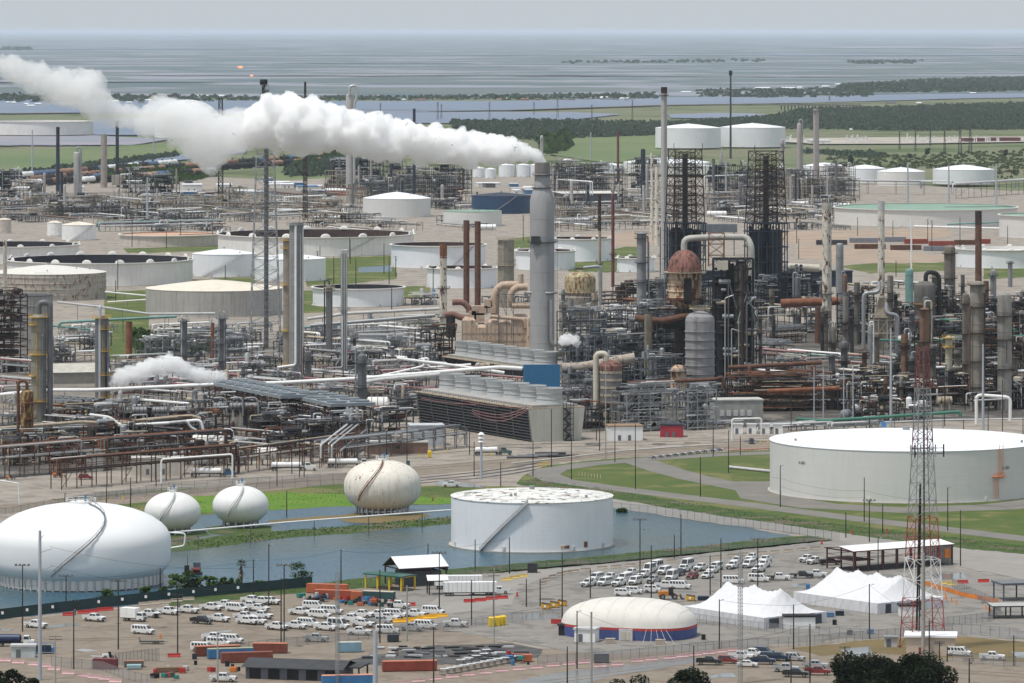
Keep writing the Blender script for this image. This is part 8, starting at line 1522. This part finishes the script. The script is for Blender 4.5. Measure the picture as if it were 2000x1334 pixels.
# forests, hedges and thickets too dense to count: one object each
def thicket(name,poly,n,tw,th,m,seed,leaves=26,leaf=None):
 """trees scattered over a ground polygon given in photo pixels, joined as one mass"""
 r=random.Random(seed);us=[p[0]for p in poly];vs_=[p[1]for p in poly];mb=MB();V_=[];F_=[];c=0;leaf=leaf or tw*.22
 def inside(u,v):
  k=False;j=len(poly)-1
  for i in range(len(poly)):
   (a,b),(c_,d)=poly[i],poly[j]
   if(b>v)!=(d>v)and u<(c_-a)*(v-b)/(d-b)+a:k=not k
   j=i
  return k
 y0,y1=Yv(max(vs_)),Yv(min(vs_))
 tries=0
 while c<n and tries<n*40:
  tries+=1;u=r.uniform(min(us),max(us));y=r.uniform(y0,y1);v=V0+F*H/y
  if not inside(u,v):continue
  c+=1;x,y,_=G(u,v);s=r.uniform(.6,1.25);W_,H_=tw*s,th*s*r.uniform(.8,1.2)
  for i in range(leaves):
   a=r.uniform(0,6.28);e=r.uniform(-.3,1);q=W_*sqrt(max(0,1-e*e))*r.uniform(.7,1.05)*.5;p=(x+cos(a)*q,y+sin(a)*q,H_*(.35+.62*e*r.uniform(.8,1))-2.2);a2=a+r.uniform(-.6,.6);l=leaf*r.uniform(.7,1.4);o=len(V_)
   V_+=[(p[0]-sin(a2)*l,p[1]+cos(a2)*l,p[2]-l*.4),(p[0]+sin(a2)*l,p[1]-cos(a2)*l,p[2]-l*.4),(p[0]+sin(a2)*l*.6-cos(a2)*l*.5,p[1]-cos(a2)*l*.6,p[2]+l*.7),(p[0]-sin(a2)*l*.6-cos(a2)*l*.5,p[1]+cos(a2)*l*.6,p[2]+l*.8)];F_.append((o,o+1,o+2,o+3))
 mb.add(V_,F_,m);return tag(mb.build(name),kind='stuff')
thicket('woodland',[(880,240),(1080,238),(1290,243),(1290,262),(1140,268),(1060,272),(900,262)],2600,11,8,LH,1,9);thicket('woodland',[(1290,240),(1500,228),(1560,214),(1700,210),(2050,200),(2050,250),(1800,254),(1530,250),(1290,256)],7000,10,5.5,LH,2,8)
thicket('woodland',[(1640,168),(1800,158),(2050,150),(2050,176),(1800,180),(1640,178)],1500,20,8,LH,3,7);thicket('thicket',[(560,330),(700,318),(720,330),(690,340),(560,345)],300,10,10,LH,4,12);thicket('thicket',[(590,310),(670,300),(690,318),(560,334)],220,10,9,LF,5,12)
thicket('hedgerow',[(0,345),(90,332),(300,306),(345,300),(345,304),(200,322),(60,342),(0,350)],260,9,6,LH,6,10);thicket('hedgerow',[(1560,292),(1700,296),(1740,302),(1700,306),(1560,297)],160,9,4,LH,7,10);thicket('scrub',[(1600,305),(1780,300),(2050,290),(2050,335),(1960,350),(1800,326),(1640,325)],420,8,2.6,LS_,8,7)
thicket('scrub',[(1060,272),(1110,268),(1110,290),(1070,300)],70,20,14,LF,9,18);thicket('thicket',[(250,655),(430,640),(440,690),(280,700)],70,7,6,LF,10,40);thicket('thicket',[(180,340),(330,330),(420,345),(320,362),(180,358)],90,14,9,LF,11,18);thicket('scrub',[(1010,500),(1040,490),(1045,510),(1010,512)],12,6,4,LF,12,30)
thicket('distant_trees',[(-200,183),(300,186),(640,190),(900,188),(1280,182),(1280,192),(640,196),(-200,200)],900,16,6,LH,13,7);thicket('distant_trees',[(1360,176),(1700,172),(1700,188),(1500,190),(1360,188)],400,16,5,LH,14,7);thicket('distant_trees',[(1100,120),(1500,116),(1500,121),(1100,124)],80,30,7,LH,15,7);thicket('distant_trees',[(1660,120),(1800,118),(1790,124),(1660,124)],80,30,8,LH,16,7)
thicket('distant_trees',[(0,96),(60,95),(60,98),(0,98)],30,60,16,LH,17,7);thicket('reeds',[(1250,1030),(1275,1034),(1270,1040),(1255,1038)],14,2.2,1.6,LF,18,20,.3)
for i,(u,v,s)in enumerate(((1662,318,16),(1812,303,16),(1964,305,12),(1778,308,6))):tree(f'lone dark tree, {ordinal(i)} standing in the far eastern scrub',u,v,s*K(v)*.35,s*K(v),LH,i+60,.5,300,1.6,z0=.05)
# grass blades and weeds near the pond and levee
def tufts(name,poly,n,h_,m,seed):
 r=random.Random(seed);us=[p[0]for p in poly];vs_=[p[1]for p in poly];V_=[];F_=[]
 for i in range(n):
  for _ in range(30):
   u=r.uniform(min(us),max(us));v=r.uniform(min(vs_),max(vs_));k=False;j=len(poly)-1
   for q in range(len(poly)):
    (a,b),(c_,d)=poly[q],poly[j]
    if(b>v)!=(d>v)and u<(c_-a)*(v-b)/(d-b)+a:k=not k
    j=q
   if k:break
  else:continue
  x,y,_=G(u,v);s=h_*r.uniform(.5,1.3)
  for q in range(4):a=r.uniform(0,6.28);o=len(V_);V_+=[(x-cos(a)*s*.8,y-sin(a)*s*.8,0),(x+cos(a)*s*.8,y+sin(a)*s*.8,0),(x+cos(a+1)*s*.5,y+sin(a+1)*s*.5,s)];F_.append((o,o+1,o+2))
 tag(MB().add(V_,F_,m).build(name),kind='stuff')
GT1=leafm('tuft_green',(.07,.13,.025));GT2=leafm('tuft_dry',(.17,.14,.06))
tufts('grass_tufts',[(1008,944),(1050,932),(1230,962),(1400,990),(1600,1018),(2000,1066),(2000,1080),(1640,1040),(1400,1008),(1197,976)],1500,.2,GT1,1);tufts('grass_tufts',[(430,1160),(720,1127),(1200,1083),(1545,1047),(1640,1053),(1440,1074),(1000,1116),(720,1148),(560,1160)],900,.2,GT1,2);tufts('grass_tufts',[(335,1060),(560,1036),(890,1008),(890,1022),(560,1050),(405,1070)],900,.3,GT1,3)
tufts('grass_tufts',[(100,1015),(330,958),(880,952),(880,985),(530,992)],900,.2,GT1,5)
# ------------------------------------------------------------------ far houses, bridge, substation, pylons
HC=[WTO,mt('house_tan',(.42,.34,.25),.8),mt('house_teal',(.16,.36,.36),.7),mt('house_brick',(.30,.15,.11),.8),mt('house_grey',(.3,.31,.33),.8)];HCN=['white','tan','teal','brick-red','grey'];RC=[WH,mt('house_roof',(.14,.13,.13),.8),mt('house_roof_red',(.28,.12,.09),.8)];RN=['white','dark','red']
rr=random.Random(17)
def house(u,v,c,rf,wp,zone):
 k=K(v);t=thing('house',label(f'tiny {HCN[c]} house with {RN[rf]} roof',u,v),'house',G(u,v,-2.5),rr.uniform(-.3,.3),'far waterfront houses');w_=wp*k;h_=2.2*k;MB().box(-w_/2,-w_*.3,0,w_/2,w_*.3,h_,HC[c]).build('wall',t);g=h_+1.5*k
 MB().add([(-w_*.55,-w_*.35,h_),(w_*.55,-w_*.35,h_),(w_*.4,0,g),(-w_*.4,0,g),(-w_*.55,w_*.35,h_),(w_*.55,w_*.35,h_)],[(0,1,2,3),(3,2,5,4),(0,3,4),(1,5,2)],RC[rf]).build('roof',t)
for i in range(46):u=560+i*15+rr.uniform(-6,6);house(u,rr.uniform(187,195),rr.randrange(5),rr.choice((0,1,1,2)),rr.uniform(6,16),'')
for i in range(14):house(10+i*22+rr.uniform(-6,6),rr.uniform(192,204),rr.randrange(5),rr.choice((0,0,1)),rr.uniform(7,15),'')
for u,v,c,rf,w_ in((1165,191,3,0,22),(1185,193,4,1,26),(1220,192,0,0,20),(1340,180,0,0,20),(1410,184,4,1,14),(1490,172,0,0,30),(1540,172,0,0,30),(1562,171,0,0,10),(1612,169,0,0,14),(1645,165,0,0,28),(1940,162,0,0,20),(1990,164,0,0,12),(1740,200,4,1,20),(1795,201,0,0,10),(1900,182,3,0,12),(1662,252,4,0,6),(1709,252,0,0,8),(1388,230,4,1,16),(60,206,0,0,16),(395,187,0,0,22),(432,187,0,0,12)):house(u,v,c,rf,w_,'')
k=K(213);t=thing('trestle_bridge','long low causeway bridge on many dark piers before the far forest','bridge',G(1600,213));MB().box(-78*k,-8,6.5*k,82*k,8,9*k,mt('bridge_deck',(.16,.15,.14),.8)).build('deck',t)
for i in range(24):MB().box(-.8*k,-8,-2,.8*k,8,6.5*k,GRD).build('pier',t,((-74+i*6.7)*k,0,0))
rr=random.Random(90)
for i in range(60):
 u=rr.choice((rr.uniform(1535,1590),rr.uniform(1650,1700),rr.uniform(1740,1850),rr.uniform(1850,1970)));v=rr.uniform(272,279);k=K(v);mb=MB();hh=rr.uniform(4,12)*k;mb.cyl(0,0,0,hh,.8,W,n=6);mb.box(-2*k,-1,hh*.7,2*k,1,hh*.8,WG);mb.box(-1*k,-1.5,0,1*k,1.5,hh*.35,W);tag(mb.build('switch_gear',None,G(u,v)),'small white switchgear frame in the far substation yard','switchgear','switchgear in the far substation')
def pylon(u,vb,vt,wp,lab):k=K(vb);t=thing('power_pylon',lab,'pylon',G(u,vb));mb=MB();lattice(mb,wp*k,wp*k*.3,0,(vb-vt)*k,6,GRD,.5,4);mb.build('tower',t);mb=MB();[mb.bar((-wp*.8*k,0,(vb-vt)*k*z),(wp*.8*k,0,(vb-vt)*k*z),.5,GRD)for z in(.98,.84)];mb.build('crossarm',t)
for i,(u,vb,vt,w_)in enumerate(((855,234,200,4),(862,232,204,3),(1089,230,193,4),(1043,224,200,3),(1235,240,196,3),(1156,240,205,3),(743,228,202,3),(956,235,200,3),(1875,300,248,7),(1895,300,252,7),(1845,300,255,4),(1788,295,258,3),(1757,292,256,3),(1817,285,250,3),(640,205,198,3),(1620,196,188,3))):pylon(u,vb,vt,w_,label('thin far power pylon',u,vb))
for i,(u,vb,vt)in enumerate(((63,345,254),(1773,400,317),(1853,395,322),(1946,402,320),(1616,400,322),(1154,310,258),(300,300,262),(288,430,346),(1418,380,318),(1410,312,290))):pole(u,vb,vt,'grey',LPOLE,1.0)
for i,(u,vb,vt)in enumerate(((258,482,424),(353,478,418),(415,478,430),(325,484,452),(230,565,507),(335,550,513),(226,590,548),(440,545,518),(405,470,446),(683,505,462),(684,515,468),(750,535,475),(773,540,500),(760,555,500),(695,600,505),(652,560,500),(846,565,522),(765,608,562),(900,520,470),(1085,500,478),(1022,470,420),(1556,475,430),(1675,460,424),(1744,462,430),(1812,470,428),(1875,505,424),(1968,505,440),(1560,505,465),(1820,490,430),(1715,530,490),(1750,540,508),(1080,450,400),(620,540,490),(618,545,500),(608,548,520),(625,520,480),(1880,700,655),(1480,655,590),(1390,700,640))):pole(u,vb,vt,'plain' if i%4 else 'cross',POLE,.3)
# ------------------------------------------------------------------ steam, flame, haze
import mathutils, bmesh
def steam(name, lab, pts, yb, dens, seed, voxel=3.2, lump=1., col=(1, 1, 1), dy=-4):
    r = random.Random(seed); k = yb / F; V_ = []; Fc = []
    bmi = bmesh.new(); bmesh.ops.create_icosphere(bmi, subdivisions=2, radius=1); bv = [v.co.copy() for v in bmi.verts]; bf = [[x.index for x in f.verts] for f in bmi.faces]; bmi.free()
    def ball(p, s):
        o = len(V_); V_.extend([tuple(p + b * s) for b in bv]); Fc.extend([[a + o for a in f] for f in bf])
    for i in range(len(pts) - 1):
        u0, v0, r0 = pts[i]; u1, v1, r1 = pts[i + 1]; L_ = hypot(u1 - u0, v1 - v0); m = max(2, int(L_ / (.22 * (r0 + r1) / 2)))
        for j in range(m):
            t = j / m; u = u0 + (u1 - u0) * t; v = v0 + (v1 - v0) * t; rr = r0 + (r1 - r0) * t
            c = mathutils.Vector(((u - 1000) * k, yb + (i + t) * dy, H - (v - V0) * k))
            for q in range(9):
                d = mathutils.Vector((r.gauss(0, 1), r.gauss(0, 1), r.gauss(0, 1))).normalized(); s = rr * k * r.uniform(.2, .48) * lump
                ball(c + d * (rr * k - s) * r.uniform(.8, 1.22), s)
            ball(c, rr * k * .74)
    me = bpy.data.meshes.new(name); me.from_pydata(V_, [], Fc); o = bpy.data.objects.new(name, me); COL.objects.link(o)
    rm = o.modifiers.new('join', 'REMESH'); rm.mode = 'VOXEL'; rm.voxel_size = k * voxel
    for a, b in ((30 * k, 20 * k), (12 * k, 10 * k), (5 * k, 4.5 * k)):
        tx = bpy.data.textures.new('billow', 'CLOUDS'); tx.noise_scale = a; tx.noise_depth = 3
        dm = o.modifiers.new('billow', 'DISPLACE'); dm.texture = tx; dm.strength = b; dm.mid_level = .5; dm.texture_coords = 'GLOBAL'
    m = bpy.data.materials.new(name); m.use_nodes = True; nt = m.node_tree; nt.nodes.clear()
    ou = nt.nodes.new('ShaderNodeOutputMaterial'); p = nt.nodes.new('ShaderNodeVolumePrincipled'); nt.links.new(p.outputs[0], ou.inputs['Volume'])
    p.inputs['Density'].default_value = dens; p.inputs['Color'].default_value = (*col, 1); me.materials.append(m)
    return tag(o, lab, 'steam', kind='thing')
steam('steam_plume', 'long white steam plume blowing from the top of the tall grey stack', [(1060, 317, 7), (1046, 306, 14), (1015, 296, 23), (960, 291, 33), (900, 287, 39), (840, 281, 42), (775, 270, 45), (700, 261, 47), (630, 250, 54), (560, 238, 60), (510, 236, 56)], Yv(700) + 4, .45, 3, 2.2, 1.1)
steam('steam_cloud', 'fading ragged steam cloud drifting above the far rail yard', [(475, 255, 44), (440, 262, 56), (408, 272, 56), (414, 322, 24), (400, 268, 52), (362, 235, 52), (330, 222, 44), (300, 238, 34), (262, 226, 24), (232, 218, 24), (205, 205, 38), (182, 170, 44), (148, 172, 40), (110, 156, 34), (62, 140, 32), (22, 124, 22), (4, 116, 12)], Yv(700) - 30, .12, 5, 2.6, 1.25)
steam('steam_puff', 'small white steam puff drifting by the red pipes', [(438, 740, 8), (420, 736, 13), (392, 732, 16), (360, 722, 17), (335, 708, 20), (308, 712, 20), (276, 724, 19), (240, 734, 20), (226, 744, 12)], Yv(812), .4, 8, 1.6, 1.2, dy=-1)
steam('steam_puff', 'small steam puff right of the tall grey stack', [(1130, 672, 8), (1122, 666, 13), (1106, 662, 13), (1094, 670, 9)], Yv(815), .5, 9, 1.5, dy=-1)
M_FL = bpy.data.materials.new('flame'); M_FL.use_nodes = True; b_ = M_FL.node_tree.nodes['Principled BSDF']; b_.inputs['Base Color'].default_value = (.9, .35, .15, 1); b_.inputs['Emission Color'].default_value = (1, .42, .2, 1); b_.inputs['Emission Strength'].default_value = .9
def flame(lab, u, v, r_, yb):
    k = yb / F; mb = MB(); r = random.Random(u)
    for i in range(7):
        a = r.uniform(0, 6.28); q = r.uniform(0, .7) * r_; s = r_ * r.uniform(.35, .6)
        mb.lathe([(0, -s * k), (s * k * .8, -s * k * .4), (s * k, 0), (s * k * .6, s * k * .6), (0, s * k * 1.3)], M_FL, n=8)
        n_ = len(mb.v) - 40
        for j in range(n_, len(mb.v)): x, y, z = mb.v[j]; mb.v[j] = (x + cos(a) * q * k * 1.4, y, z + sin(a) * q * k * .7)
    tag(mb.build('flame', None, ((u - 1000) * k, yb, H - (v - V0) * k)), lab, 'flame')
flame('upper orange gas flame burning beside the lattice flare tip', 470, 131, 4.5, Yv(678))
flame('lower orange gas flame burning beside the lattice flare tip', 491, 148, 3, Yv(678))
m = bpy.data.materials.new('haze'); m.use_nodes = True; nt = m.node_tree; nt.nodes.clear()
o_ = nt.nodes.new('ShaderNodeOutputMaterial'); p_ = nt.nodes.new('ShaderNodeVolumePrincipled'); nt.links.new(p_.outputs[0], o_.inputs['Volume'])
p_.inputs['Density'].default_value = 1.2e-5; p_.inputs['Color'].default_value = (.80, .89, 1.0, 1); p_.inputs['Anisotropy'].default_value = 0
hz = MB().box(-70001, -1501, -4.5, 70001, 420001, 172, m).build('haze'); tag(hz, kind='stuff')
